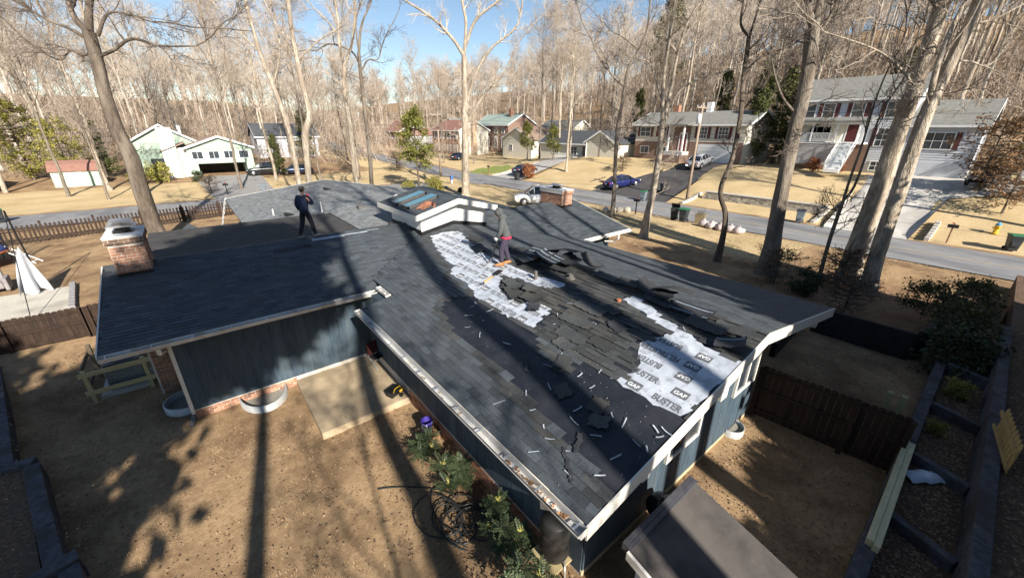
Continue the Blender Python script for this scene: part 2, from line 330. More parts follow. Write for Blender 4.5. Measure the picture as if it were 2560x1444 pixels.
for si, (nm, O, a, u, poly, kind) in enumerate(SLOPES):
    O = Vector(O); a = Vector(a); u = Vector(u); n = a.cross(u)
    if n.z < 0: n = -n
    top = [O+a*p[0]+u*p[1] for p in poly]; k = len(poly)
    V = [(p-n*.002)[:] for p in top]+[(p-n*.14)[:] for p in top]
    F = [tuple(range(k)), tuple(range(k, 2*k))[::-1]]+[(i, k+i, k+(i+1) % k, (i+1) % k) for i in range(k)]
    mb = MB(); mb.add(V, F)
    d = hpart(mb, nm, FELT); decks.append(d)
    ex = .142; smax = max(p[1] for p in poly); row = 0; s = -.012 if min(p[1] for p in poly) < .1 else min(p[1] for p in poly)
    wavy = kind == 'B'
    while s < smax-.03:
        sm = min(max(s+ex*.5, .01), smax-.005); xs = []
        for i in range(k):
            p, q = poly[i], poly[(i+1) % k]
            if (p[1] > sm) != (q[1] > sm): xs.append(p[0]+(q[0]-p[0])*(sm-p[1])/(q[1]-p[1]))
        if len(xs) >= 2:
            a0, a1 = min(xs), max(xs); tw = .333; off = (row*.153) % tw; t = a0-off; rowj = rng.uniform(-.06, .06)
            while t < a1:
                t0 = max(t, a0-(.0 if kind != 'B' else .0)); t1 = min(t+tw-.006, a1); t += tw
                if t1-t0 < .05: continue
                cpt = O+a*((t0+t1)/2)+u*(s+ex*.5); worn = False; lift = 0.0; yaw = 0.0; up0 = s; up1 = min(s+ex+.05, smax)
                if kind == 'B':
                    x, y = cpt.x, cpt.y
                    if bare(x, y): continue
                    if x > -3.0 and (y < 6.6 or x > -.55) and y < 9:
                        worn = True
                        if rng.random() < .10: continue
                        lift = rng.choice((0, 0, 0, .01, .02)); yaw = rng.gauss(0, .025)
                    elif bare(x+.25, y) or bare(x-.25, y) or bare(x, y-.35) or bare(x, y+.35): yaw = rng.gauss(0, .05); lift = .006; worn = rng.random() < .5
                ti = min(1, max(0, .5+rng.gauss(0, .20)+rowj*.6+(.12 if rng.random() < .12 else 0)))
                th = .011; j = rng.uniform(-.004, .004)
                b0 = O+a*t0+u*(up0+j)+n*(.004+lift); b1 = O+a*t1+u*(up0+j)+n*(.004+lift)
                c1 = O+a*t1+u*up1-n*.001; c0 = O+a*t0+u*up1-n*.001
                pts = [b0, b1, c1, c0, b0+n*th, b1+n*th, c1+n*.003, c0+n*.003]
                if yaw:
                    R = Matrix.Rotation(yaw, 3, n); pts = [cpt+R @ (p-cpt) for p in pts]
                dist = (cpt-Vector((-8.466, -2.16, 7.124))).length
                TABS.append((dist if kind == 'B' else 1e3+dist, si, pts, ti, worn))
        s += ex; row += 1
TABS.sort(key=lambda t: t[0])
FQ = [(4, 5, 6, 7), (0, 1, 5, 4), (1, 2, 6, 5), (3, 0, 4, 7)]
# the 300 nearest are single objects, sub-parts of their slope; the rest one part
for dist, si, pts, ti, worn in TABS[:300]:
    mb = MB(); c = sum(pts, Vector())/8
    mb.add([(p-c)[:] for p in pts], FQ, ti)
    o = link('shingle', mb.mesh('shingle', SHA if worn else SHG), decks[si]); o.location = c-HO
def join_tabs(tabs, name, m):
    P = np.array([[p[:] for p in t[2]] for t in tabs]).reshape(-1, 3)-np.array(HO)
    Q = (np.arange(len(tabs))[:, None, None]*8+np.array(FQ)[None]).reshape(-1, 4)
    return stuff(link(name, npmesh(name, P, Q, m, np.repeat([t[3] for t in tabs], 4)), house))
join_tabs([t for t in TABS[300:] if not t[4] and SLOPES[t[1]][5] != 'C'], 'shingles', SHG)
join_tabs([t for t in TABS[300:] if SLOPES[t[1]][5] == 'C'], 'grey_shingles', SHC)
join_tabs([t for t in TABS[300:] if t[4]], 'worn_shingles', SHA)
# white underlayment where the shingles are off, with its print
def Bz(x, y, up=0.0):
    nx, nz = -sin(tB), cos(tB)
    return Vector((x+nx*up, y, 3.3+SB*x+nz*up)) if x <= 0 else Vector((x-nx*up, y, 3.3-SB*x+nz*up))
def under(poly, lift):
    ctr = (sum(p[0] for p in poly)/len(poly), sum(p[1] for p in poly)/len(poly)); out = []
    for i, p in enumerate(poly):
        q = poly[(i+1) % len(poly)]; L = hypot(q[0]-p[0], q[1]-p[1]); n = max(1, int(L/.11))
        for k in range(n):
            f = k/n; out.append((p[0]+(q[0]-p[0])*f+rng.uniform(-.035, .035), p[1]+(q[1]-p[1])*f+rng.uniform(-.05, .05)))
    return out
unders = []
for P in (W1, W2):
    import mathutils.geometry as mg
    out = under(P, .006); out = [(min(x, -.02), max(y, .015)) for x, y in out]
    tri = mg.tessellate_polygon([[Vector((x, y, 0)) for x, y in out]])
    mb = MB(); mb.add([Bz(x, y, .006)[:] for x, y in out], [t[::-1] for t in tri]); o = hpart(mb, 'underlayment', WUND)
    me = o.data
    if me.polygons and me.polygons[0].normal.z < 0: me.flip_normals()
    unders.append(o)
# narrow strips of membrane left along the ridge of the side wing
mb = MB(); y = 13.45
for (xa, xb, yy, wd) in ((-5.35, -4.2, 13.38, .16), (-4.2, -3.3, 13.46, .07), (-3.3, -2.8, 13.55, .03)):
    z = 2.317+(yy-9.613)*SA
    mb.add([(xa, yy, z+.024), (xb, yy, z+.024), (xb, yy+wd, z+wd*SA+.024), (xa, yy+wd, z+wd*SA+.024)], [(0, 1, 2, 3)])
hpart(mb, 'underlayment_strip', WUND)
mb = MB(); z = 2.317+(12.95-9.613)*SA
mb.add([(-6.7, 12.95, z+.024), (-5.5, 13.0, z+.035), (-5.5, 13.22, z+.09), (-6.7, 13.16, z+.085)], [(0, 1, 2, 3)]); hpart(mb, 'felt_flap', FELT)
def text_mesh(s, size, bold=.012):
    cu = bpy.data.curves.new('t', 'FONT'); cu.body = s; cu.size = size; cu.align_x = 'CENTER'; cu.align_y = 'CENTER'; cu.offset = bold*size; cu.space_character = 1.03
    ob = bpy.data.objects.new('t', cu); COL.objects.link(ob); bpy.context.view_layer.update()
    me = bpy.data.meshes.new_from_object(ob.evaluated_get(bpy.context.evaluated_depsgraph_get())); bpy.data.objects.remove(ob); return me
def print_on(under_o, s, x, y, flip, size, m, lift, name):
    me = TXT.setdefault((s, size), text_mesh(s, size, .03)); me2 = me.copy()
    for v in me2.vertices: v.co.y *= 1.42
    if not me2.materials: me2.materials.append(m)
    o = link(name, me2, under_o)
    X = Vector((0, -1, 0)); Yv = Vector((cos(tB), 0, sin(tB)))
    if flip: X = -X; Yv = -Yv
    Zv = X.cross(Yv); R = Matrix((X, Yv, Zv)).transposed()
    o.matrix_local = Matrix.Translation(Bz(x, y, lift)-HO) @ R.to_4x4(); return o
TXT = {}
PAPER = mat('print_paper', (.62, .63, .65), (.7, .71, .72), 4, .6)
def gaf(under_o, x, y, flip):
    mb = MB(); w2, h2 = .145, .10
    mb.add([(-w2, -h2, 0), (w2, -h2, 0), (w2, h2, 0), (-w2, h2, 0)], [(0, 1, 2, 3)])
    o = mb.build('printed_logo', INK, under_o)
    X = Vector((0, -1, 0)); Yv = Vector((cos(tB), 0, sin(tB)))
    if flip: X = -X; Yv = -Yv
    R = Matrix((X, Yv, X.cross(Yv))).transposed(); o.matrix_local = Matrix.Translation(Bz(x, y, .0095)-HO) @ R.to_4x4()
    t = TXT.setdefault(('GAF', .12), text_mesh('GAF', .12, .04)).copy(); t.materials.append(PAPER); l = link('lettering', t, under_o); l.matrix_local = Matrix.Translation(Bz(x-.02*(1 if not flip else -1), y, .0125)-HO) @ R.to_4x4()
def row(poly, under_o, x, flip, phase):
    y = 13.6-phase; k = 0
    while y > -.4:
        def ok(hw):
            return all(in_poly(x+dx, y+dy, poly) for dx in (-.05, .05) for dy in (-hw, 0, hw)) and y-hw > .03
        if k % 2 == 0:
            if ok(.40): print_on(under_o, 'FELTBUSTER', x, y, flip, .15, INK, .0095, 'lettering')
            elif ok(.2): print_on(under_o, 'BUSTER', x, y+.03, flip, .15, INK, .0095, 'lettering')
            y -= .68
        else:
            if ok(.11): gaf(under_o, x, y, flip)
            y -= .68
        k += 1
for i, x in enumerate((-.55, -.93, -1.31, -1.70, -2.08, -2.47, -2.83)):
    row(W1, unders[0], x, False, .35+(i % 2)*.68)
for i, (x, f, ph) in enumerate(((-.72, True, .1), (-1.10, False, .1), (-1.47, True, .12), (-1.83, True, .09), (-2.2, True, .13), (-2.58, False, .30), (-2.92, False, .95))):
    row(W2, unders[1], x, f, ph+(13.6-13.6 % 1.36-12.24))
# ---------------------------------------------------------------- trim: rake boards, fascia, gutters
def rake(p, q, name='rake_board', d=.24, out=(0, -1, 0), th=.03, m=WHITE):
    p = Vector(p); q = Vector(q); o = Vector(out)*th; dn = Vector((0, 0, -d)); up = Vector((0, 0, .02))
    mb = MB(); mb.hexa([p+dn, q+dn, q+dn-o, p+dn-o, p+up, q+up, q+up-o, p+up-o]); return hpart(mb, name, m)
rake((-5.44, -.034, 2.275), (0, -.034, 3.30)); rake((0, -.034, 3.30), (5.44, -.034, 2.275))
rake((-10.99, 9.58, 2.31), (-10.99, 13.8, 3.30), out=(-1, 0, 0), d=.16); rake((-10.99, 13.8, 3.30), (-10.99, 15.5, 2.90), out=(-1, 0, 0), d=.16)
rake((8.934, 9.55, 2.30), (8.934, 13.8, 3.30), out=(1, 0, 0), d=.2)
rake((-6.7, 31.734, 2.463), (0, 31.734, 3.3), out=(0, 1, 0), d=.2); rake((0, 31.734, 3.3), (9, 31.734, 1.604), out=(0, 1, 0), d=.2)
def gutter(p, q, side, name='gutter', hang=.75):
    """K-style gutter from p to q; side = unit vector away from the wall"""
    p = Vector(p); q = Vector(q); s = Vector(side); L = (q-p).length; d = (q-p)/L
    prof = [(.006, .035), (.006, -.11), (.115, -.115), (.14, -.055), (.185, -.02), (.185, .014), (.158, .014)]
    mb = MB(); n = len(prof); V = []
    for e in (p, q): V += [(e+s*a+Vector((0, 0, b)))[:] for a, b in prof]
    V += [(e+s*(a-.004 if i > 2 else a+.004)+Vector((0, 0, b+(.004 if i in (1, 2) else 0))))[:] for e in (p, q) for i, (a, b) in enumerate(prof)]
    F = [(i, i+1, n+i+1, n+i) for i in range(n-1)]+[(2*n+i, 3*n+i, 3*n+i+1, 2*n+i+1) for i in range(n-1)]
    mb.add(V, F)
    for e in (p, q): mb.add([(e+s*a+Vector((0, 0, b)))[:] for a, b in prof], [tuple(range(n))])
    g = hpart(mb, name, GUT); k = int(L/hang)
    for i in range(k+1):
        c = p+d*(.12+i*(L-.24)/max(1, k)); h = MB(); h.hexa([c-d*.012+s*.0, c+d*.012+s*0, c+d*.012+s*.17, c-d*.012+s*.17] and [c-d*.014+s*.006+Vector((0, 0, .0)), c+d*.014+s*.006, c+d*.014+s*.172, c-d*.014+s*.172, c-d*.014+s*.006+Vector((0, 0, .010)), c+d*.014+s*.006+Vector((0, 0, .010)), c+d*.014+s*.172+Vector((0, 0, .010)), c-d*.014+s*.172+Vector((0, 0, .010))])
        hpart(h, 'gutter_hanger', GALV, g)
    return g
def fascia(p, q, side, d=.2):
    p = Vector(p); q = Vector(q); s = Vector(side)*.02; mb = MB(); dn = Vector((0, 0, -d))
    mb.hexa([p+dn-s, q+dn-s, q+dn, p+dn, p-s+Vector((0, 0, -.02)), q-s+Vector((0, 0, -.02)), q+Vector((0, 0, -.02)), p+Vector((0, 0, -.02))]); return hpart(mb, 'fascia_board', WHITE)
gutter((-5.43, -.02, 2.24), (-5.43, 8.56, 2.24), (-1, 0, 0)); fascia((-5.425, 0, 2.28), (-5.425, 8.5, 2.28), (-1, 0, 0)); gutter((-4.44, 8.62, 2.43), (-4.44, 9.44, 2.43), (-1, 0, 0), hang=.35)
gutter((-10.95, 9.585, 2.285), (-4.36, 9.585, 2.285), (0, -1, 0)); fascia((-10.95, 9.59, 2.32), (-4.42, 9.59, 2.32), (0, -1, 0))
gutter((5.35, 9.585, 2.285), (8.93, 9.585, 2.285), (0, -1, 0)); fascia((5.25, 9.59, 2.32), (8.9, 9.59, 2.32), (0, -1, 0))
mb = MB(); mb.tube([(7.9, 9.50, 2.17), (7.9, 9.50, 1.95), (7.9, 9.75, 1.75), (7.75, 10.2, 1.7)], .045, 8); hpart(mb, 'downpipe', WHITE)
mb = MB(); mb.tube([(-9.95, 9.52, 2.17), (-9.95, 9.54, 2.03), (-9.96, 9.75, 1.93), (-9.93, 10.14, 1.80)], .05, 8); hpart(mb, 'downpipe', WHITE); mb = MB(); mb.tube([(-9.84, 10.12, -.28), (-9.9, 9.85, -.42)], .05, 8); hpart(mb, 'downpipe_outlet', PIPE0)
mb = MB(); mb.tube([(-5.50, .75, 2.13), (-5.50, .75, 1.98), (-5.1, .72, 1.6), (-4.9, .72, 1.3)], .05, 6); hpart(mb, 'downpipe', WHITE)
# beam ends under the gable overhang
for x in (-4.05, 3.9):
    z = 3.3-SB*abs(x)-.16; mb = MB(); mb.bb(x-.09, x+.09, -.0, .6, z-.24, z-.02); hpart(mb, 'beam_end', WHITE)
# leaves caught in the gutter
mb = MB(); r2 = random.Random(9)
for i in range(95):
    y = r2.uniform(.3, 1.7) if i < 75 else r2.uniform(2.3, 8.3); x = r2.uniform(-5.56, -5.45); z = 2.145+r2.uniform(0, .03); a = r2.uniform(0, 6.3); q = r2.uniform(.015, .03)
    mb.add([(x+q*cos(a+k*pi/2), y+q*sin(a+k*pi/2), z+r2.uniform(0, .02)) for k in range(4)], [(0, 1, 2, 3)], r2.random())
stuff(hpart(mb, 'gutter_leaves', mat('dry_leaf', (.26, .13, .06), (.36, .2, .09), 20, .9, tint=.5)))
# ---------------------------------------------------------------- walls
def planks(name, x0, x1, y, z0, ztop, w, face, m=BLUE):
    """vertical siding boards on the plane y, or on x when face = 'x'"""
    n = max(1, round((x1-x0)/w)); w = (x1-x0)/n
    for i in range(n):
        a = x0+i*w+.003; b = x0+(i+1)*w-.003; za = ztop(a); zb = ztop(b); mb = MB(); mb.tv = rng.random(); j = rng.uniform(0, .004)
        if face == 'y': P = [(a, y-.022-j, z0), (b, y-.022-j, z0), (b, y, z0), (a, y, z0), (a, y-.022-j, za), (b, y-.022-j, zb), (b, y, zb), (a, y, za)]
        else: P = [(y-.022-j, a, z0), (y-.022-j, b, z0), (y, b, z0), (y, a, z0), (y-.022-j, a, za), (y-.022-j, b, zb), (y, b, zb), (y, a, za)]
        mb.hexa(P); hpart(mb, name, m)
WALLC = mat('wall_core', (.03, .045, .06), (.035, .05, .065), 2, .9)
mb = MB(); mb.bb(-9.78, -4.6, 10.2, 13, -.6, 2.32); mb.prism([(-4.73, -.6), (1.68, -.6), (1.68, 2.80), (0, 3.12), (-4.73, 2.25)], 'y', .502, 10.2); mb.bb(1.68, 4.7, 3.2, 10.4, -.5, 2.2); mb.bb(-10.48, -4.6, 12.24, 15.2, -.6, 2.75); mb.bb(-5.9, 8.2, 14.5, 31.2, -.5, 2.2); mb.bb(4.7, 8.2, 10.3, 17, -.5, 2.3)
hpart(mb, 'wall', WALLC)
planks('siding_plank', -9.78, -4.78, 10.2, -.16, lambda x: 2.30, .31, 'y')
planks('siding_plank', -4.75, 1.70, .50, .10, lambda x: 3.3-SB*abs(x)-.15, .2, 'y')
planks('siding_plank', .50, 10.2, -4.75, .02, lambda y: 2.26, .31, 'x')
planks('siding_plank', 1.75, 4.7, 3.2, .0, lambda x: 3.3-SB*abs(x)-.16, .2, 'y')
mb = MB(); mb.bb(1.69, 1.715, .50, 3.2, .1, 2.75); hpart(mb, 'side_wall', BLUE)
mb = MB(); mb.bb(-4.77, 1.72, .47, .52, -.05, .098); hpart(mb, 'sill_board', mat('weathered_board', (.42, .33, .2), (.5, .42, .28), 6, .8))
mb = MB(); mb.bb(-9.86, -9.775, 10.165, 10.25, -.28, 2.2); hpart(mb, 'corner_board', WHITE)
mb = MB(); mb.bb(-9.80, -9.77, 10.25, 12.24, -.5, 2.3); hpart(mb, 'side_wall', BLUE)
JB = MB()
def bricks(parent, x0, x1, plane, z0, z1, face, m=BRK, bw=.205, bh=.072, proud=.012, sgn=-1, join=False, gap=.008):
    r = 0; z = z0+.006
    while z+bh*.8 < z1:
        t = x0-(r % 2)*bw*.5
        while t < x1-.02:
            a = max(t, x0)+gap; b = min(t+bw, x1)-gap; t += bw
            if b-a < .03: continue
            c = ((a+b)/2, (z+z+bh-gap*2)/2); mb = MB(); mb.tv = min(1, max(0, rng.gauss(.5, .25))); j = rng.uniform(0, .004)
            lx, lz = (b-a), bh-gap*2
            if face == 'y': mb.box((0, 0, 0), (lx, proud*2, lz)); loc = (c[0], plane+sgn*(proud*.3+j), c[1])
            else: mb.box((0, 0, 0), (proud*2, lx, lz)); loc = (plane+sgn*(proud*.3+j), c[0], c[1])
            if join:
                JB.add([(p[0]+loc[0], p[1]+loc[1], p[2]+loc[2]) for p in mb.v], mb.f, mb.tv); continue
            o = mb.build('brick', m, parent); o.location = Vector(loc)-HO
        z += bh; r += 1
mb = MB(); mb.bb(-10.5, -9.8, 12.2, 12.24, -.6, 2.5); bw = hpart(mb, 'brick_wall', MORT); bricks(bw, -10.5, -9.84, 12.2, -.5, 2.3, 'y')
mb = MB(); mb.bb(-10.54, -10.5, 12.2, 15.2, -.6, 2.7); bw = hpart(mb, 'brick_wall', MORT)
mb = MB(); mb.bb(-9.78, -4.78, 10.185, 10.21, -.7, -.16); bw = hpart(mb, 'brick_base', MORT); bricks(bw, -9.78, -7.2, 10.185, -.55, -.16, 'y')
mb = MB(); mb.bb(-4.77, -4.735, .5, 10.2, -.7, .02); bw = hpart(mb, 'brick_base', MORT); bricks(bw, .6, 7.2, -4.77, -.46, .02, 'x', join=True)
# gable windows
def house_window(x0, x1, z0, z1, y):
    mb = MB(); fw = .075
    for a, b, c, d in ((x0, x1, z0, z0+fw), (x0, x1, z1-fw, z1), (x0, x0+fw, z0+fw, z1-fw), (x1-fw, x1, z0+fw, z1-fw), ((x0+x1)/2-.03, (x0+x1)/2+.03, z0+fw, z1-fw)): mb.bb(a, b, y-.055, y+.01, c, d)
    f = hpart(mb, 'window_frame', WHITE); mb = MB(); mb.bb(x0+fw, x1-fw, y-.028, y-.022, z0+fw, z1-fw); hpart(mb, 'window_pane', GLASS, f)
house_window(-2.5, -1.22, 1.08, 2.0, .47); house_window(.33, 1.5, 1.28, 2.4, .47)
mb = MB(); mb.bb(-.5, -.2, .4, .47, 1.6, 1.9) ; hpart(mb, 'vent', WHITE)
# ---------------------------------------------------------------- raised clerestory on the ridge, with two skylights
mb = MB()
mb.prism([(-1.5, 2.6), (1.7, 2.6), (1.7, 3.80), (.1, 4.20), (-1.5, 3.80)], 'y', 12.3, 15.2); hpart(mb, 'clerestory_wall', WSIDE)
mb = MB()
for (p, q) in (((-1.505, 12.285), (0, 12.285)), ((0, 12.285), (1.705, 12.285))):
    za, zb = 3.3-SB*abs(p[0]), 3.3-SB*abs(q[0]); mb.hexa([(p[0], 12.285, za-.05), (q[0], 12.285, zb-.05), (q[0], 12.3, zb-.05), (p[0], 12.3, za-.05), (p[0], 12.285, za+.17), (q[0], 12.285, zb+.17), (q[0], 12.3, zb+.17), (p[0], 12.3, za+.17)])
mb.bb(-1.515, -1.5, 12.285, 15.2, 2.9, 3.24); mb.bb(1.7, 1.715, 12.285, 15.2, 2.9, 3.2); hpart(mb, 'flashing', BLKF)
yr0, yr1, xc, hw, zr, ze = 11.9, 15.75, .06, 1.95, 4.42, 3.93
for sg in (-1, 1):
    mb = MB(); V = [(xc, yr0, zr), (xc, yr1, zr), (xc+sg*hw, yr1, ze), (xc+sg*hw, yr0, ze)]; V += [(x, y, z-.10) for x, y, z in V]
    mb.add(V, [(0, 1, 2, 3) if sg < 0 else (3, 2, 1, 0), (4, 7, 6, 5), (0, 3, 7, 4), (1, 0, 4, 5), (2, 1, 5, 6), (3, 2, 6, 7)]); d = hpart(mb, 'clerestory_roof', SHG)
    tabs = []; slope = (zr-ze)/hw; a = Vector((0, 1, 0)); u = unit((-sg*hw, 0, zr-ze)); n = Vector((sg*slope, 0, 1)).normalized(); O = Vector((xc+sg*hw, yr0, ze)); L = hypot(hw, zr-ze); s = 0; r = 0
    while s < L-.02:
        t = -(r*.16) % .33-.33
        while t < yr1-yr0:
            t0 = max(t, 0); t1 = min(t+.327, yr1-yr0); t += .333
            if t1-t0 < .04: continue
            b0 = O+a*t0+u*s+n*.004; b1 = O+a*t1+u*s+n*.004; s1 = min(s+.19, L); c1 = O+a*t1+u*s1; c0 = O+a*t0+u*s1
            tabs.append((0, 0, [b0, b1, c1, c0, b0+n*.011, b1+n*.011, c1+n*.003, c0+n*.003], rng.random()*.6+.2, False))
        s += .142; r += 1
    join_tabs(tabs, 'clerestory_shingles', SHG)
def zc(x): return zr-(zr-ze)*abs(x-xc)/hw
for p, q in (((-hw+xc, yr0), (xc, yr0)), ((xc, yr0), (xc+hw, yr0))):
    rake((p[0], p[1]-.03, zc(p[0])+.0), (q[0], q[1]-.03, zc(q[0])), d=.20)
rake((xc-hw-.03, yr0-.03, ze), (xc-hw-.03, yr1, ze), out=(-1, 0, 0), d=.19); rake((xc+hw+.03, yr0-.03, ze), (xc+hw+.03, yr1, ze), out=(1, 0, 0), d=.19)
mb = MB(); mb.add([(xc-hw, yr0, ze-.12), (xc, yr0, zr-.12), (xc, yr1, zr-.12), (xc-hw, yr1, ze-.12)], [(0, 1, 2, 3)]); mb.add([(xc+hw, yr0, ze-.12), (xc, yr0, zr-.12), (xc, yr1, zr-.12), (xc+hw, yr1, ze-.12)], [(0, 1, 2, 3)]); hpart(mb, 'soffit', SOFF)
SKY = mat('skylight_glass', (.07, .20, .26), (.11, .27, .33), 2, .12, spec=.8)
for y0 in (13.05, 14.15):
    fr = MB(); x0, x1 = xc-1.72, xc-.28; z0, z1 = zc(x0), zc(x1); w_ = .62
    for (a, b, c, d) in ((x0, x1, y0, y0+.06), (x0, x1, y0+w_-.06, y0+w_), (x0, x0+.07, y0, y0+w_), (x1-.07, x1, y0, y0+w_)):
        fr.hexa([(a, c, zc(a)), (b, c, zc(b)), (b, d, zc(b)), (a, d, zc(a)), (a, c, zc(a)+.1), (b, c, zc(b)+.1), (b, d, zc(b)+.1), (a, d, zc(a)+.1)])
    f = hpart(fr, 'skylight', mat('skylight_frame', (.07, .065, .06), (.09, .085, .08), 5, .5))
    g = MB(); g.add([(x0+.03, y0+.03, zc(x0+.03)+.108), (x1-.03, y0+.03, zc(x1-.03)+.108), (x1-.03, y0+w_-.03, zc(x1-.03)+.108), (x0+.03, y0+w_-.03, zc(x0+.03)+.108)], [(0, 1, 2, 3)]); hpart(g, 'skylight_pane', SKY, f)
# ---------------------------------------------------------------- flat felt roof behind the side wing
mb = MB(); mb.bb(-10.25, -2.9, 15.52, 20.2, 2.72, 2.905); hpart(mb, 'low_roof', mat('rolled_roofing', (.045, .043, .042), (.068, .065, .062), 2, .9, .3, 60))
mb = MB(); mb.bb(-10.0, -3, 15.6, 20.0, -.4, 2.72); hpart(mb, 'rear_wall', BLUE)
# ---------------------------------------------------------------- chimneys
def chimney(x0, x1, y0, y1, z0, z1, capt, soot):
    mb = MB(); mb.bb(x0, x1, y0, y1, z0, z1); c = hpart(mb, 'chimney', MORT)
    for (a0, a1, pl, f, sg) in ((x0, x1, y0, 'y', -1), (y0, y1, x1, 'x', 1), (y0, y1, x0, 'x', -1)):
        bricks(c, a0, a1, pl, z0+.2, z1-.17, f, BRK, .215, .085, .012, sg, join=(f == 'x' and pl == x0) or not soot, gap=.0105)
    mb = MB(); mb.bb(x0-.05, x1+.05, y0-.05, y1+.05, z1-.165, z1+.02); k = hpart(mb, 'chimney_cap', MORT, c)
    for (a0, a1, pl, f, sg) in ((x0-.05, x1+.05, y0-.05, 'y', -1), (y0-.05, y1+.05, x1+.05, 'x', 1)): bricks(k, a0, a1, pl, z1-.165, z1+.0, f, BRKD if soot else BRK, .21, .078, .012, sg, join=not soot)
    mb = MB(); mb.bb(x0-.06, x1+.06, y0-.06, y1+.06, z1+.02, z1+.05); hpart(mb, 'crown', mat('chimney_crown', (.62, .63, .62), (.7, .7, .68), 4, .6), c)
    mb = MB()
    for k2 in (0,):
        mb.bb(x0-.012, x1+.012, y0-.012, y1+.012, z0-.1, z0+.2)
    hpart(mb, 'flashing', BLKF, c)
    cx, cy = (x0+x1)/2, (y0+y1)/2; fl = MB(); fl.bb(cx-.22, cx+.22, cy-.24, cy+.24, z1+.05, z1+.08); fl.bb(cx-.15, cx+.15, cy-.16, cy+.16, z1+.08, z1+.20); hpart(fl, 'flue', BLKF, c)
    tp = MB(); tp.prism([(-.30, 0), (.30, 0), (.33, .03), (0, .07), (-.33, .03)], 'y', -.32, .32); tp.v = [(x+cx, y+cy, z+z1+.22) for x, y, z in tp.v]
    hpart(tp, 'flue_cap', GALV, c)
    if capt:
        t2 = MB(); t2.bb(cx-.25, cx+.25, cy-.28, cy+.28, z1+.36, z1+.385); t2.bb(cx-.02, cx+.02, cy-.02, cy+.02, z1+.27, z1+.36); hpart(t2, 'flue_cap', GALV, c)
    return c
chimney(-10.60, -9.86, 13.02, 14.35, 3.02, 4.22, True, True)
chimney(7.17, 7.93, 12.85, 14.55, 3.0, 3.98, False, False)
stuff(hpart(JB, 'bricks', BRK))
# vents and pipes standing on the roof
PIPE = mat('vent_pipe', (.10, .095, .085), (.14, .13, .12), 8, .7)
for x, y, h in ((-1.25, 5.66, .26),):
    z = 3.3+SB*x; mb = MB(); mb.tube([(x, y, z), (x, y, z+h)], .05, 10); hpart(mb, 'vent_pipe', PIPE); 
mb = MB(); z = 3.3-SB*.62; mb.lathe((-.62, 4.88, z), [(.16, 0), (.14, .02), (.075, .05), (.07, .13), (.05, .13), (.05, .02)], 14); hpart(mb, 'vent_pipe', PIPE)
for x, y, hh in ((-3.2, 20.5, .55), (-5.2, 22.5, .35)):
    z = 3.3-.125*abs(x); mb = MB(); mb.tube([(x, y, z), (x, y, z+hh)], .035, 8); hpart(mb, 'vent_pipe', WSIDE)
for x, y in ((-1.1, 27.0), (-1.5, 19.2), (-4.6, 21.6)):
    z = 3.3-.125*abs(x); mb = MB(); mb.prism([(-.22, 0), (.22, 0), (.22, .05), (-.16, .16), (-.22, .14)], 'y', -.22, .22); mb.v = [(x+a, y+b, z+c) for a, b, c in mb.v]; hpart(mb, 'roof_vent', BLKF if y > 20 else PIPE)
mb = MB(); mb.lathe((1.5, 21.5, 3.3-.188*1.5), [(.3, 0), (.3, .06), (.24, .16), (.13, .23), (.02, .25)], 14); hpart(mb, 'dome_skylight', mat('dome', (.72, .74, .74), (.78, .8, .8), 3, .3))
mb = MB(); mb.tube([(-.8, 3.08, 3.16), (-.8, 3.08, 3.21)], .06, 10); hpart(mb, 'clay_pipe', mat('clay', (.42, .16, .07), (.35, .13, .06), 6, .8))
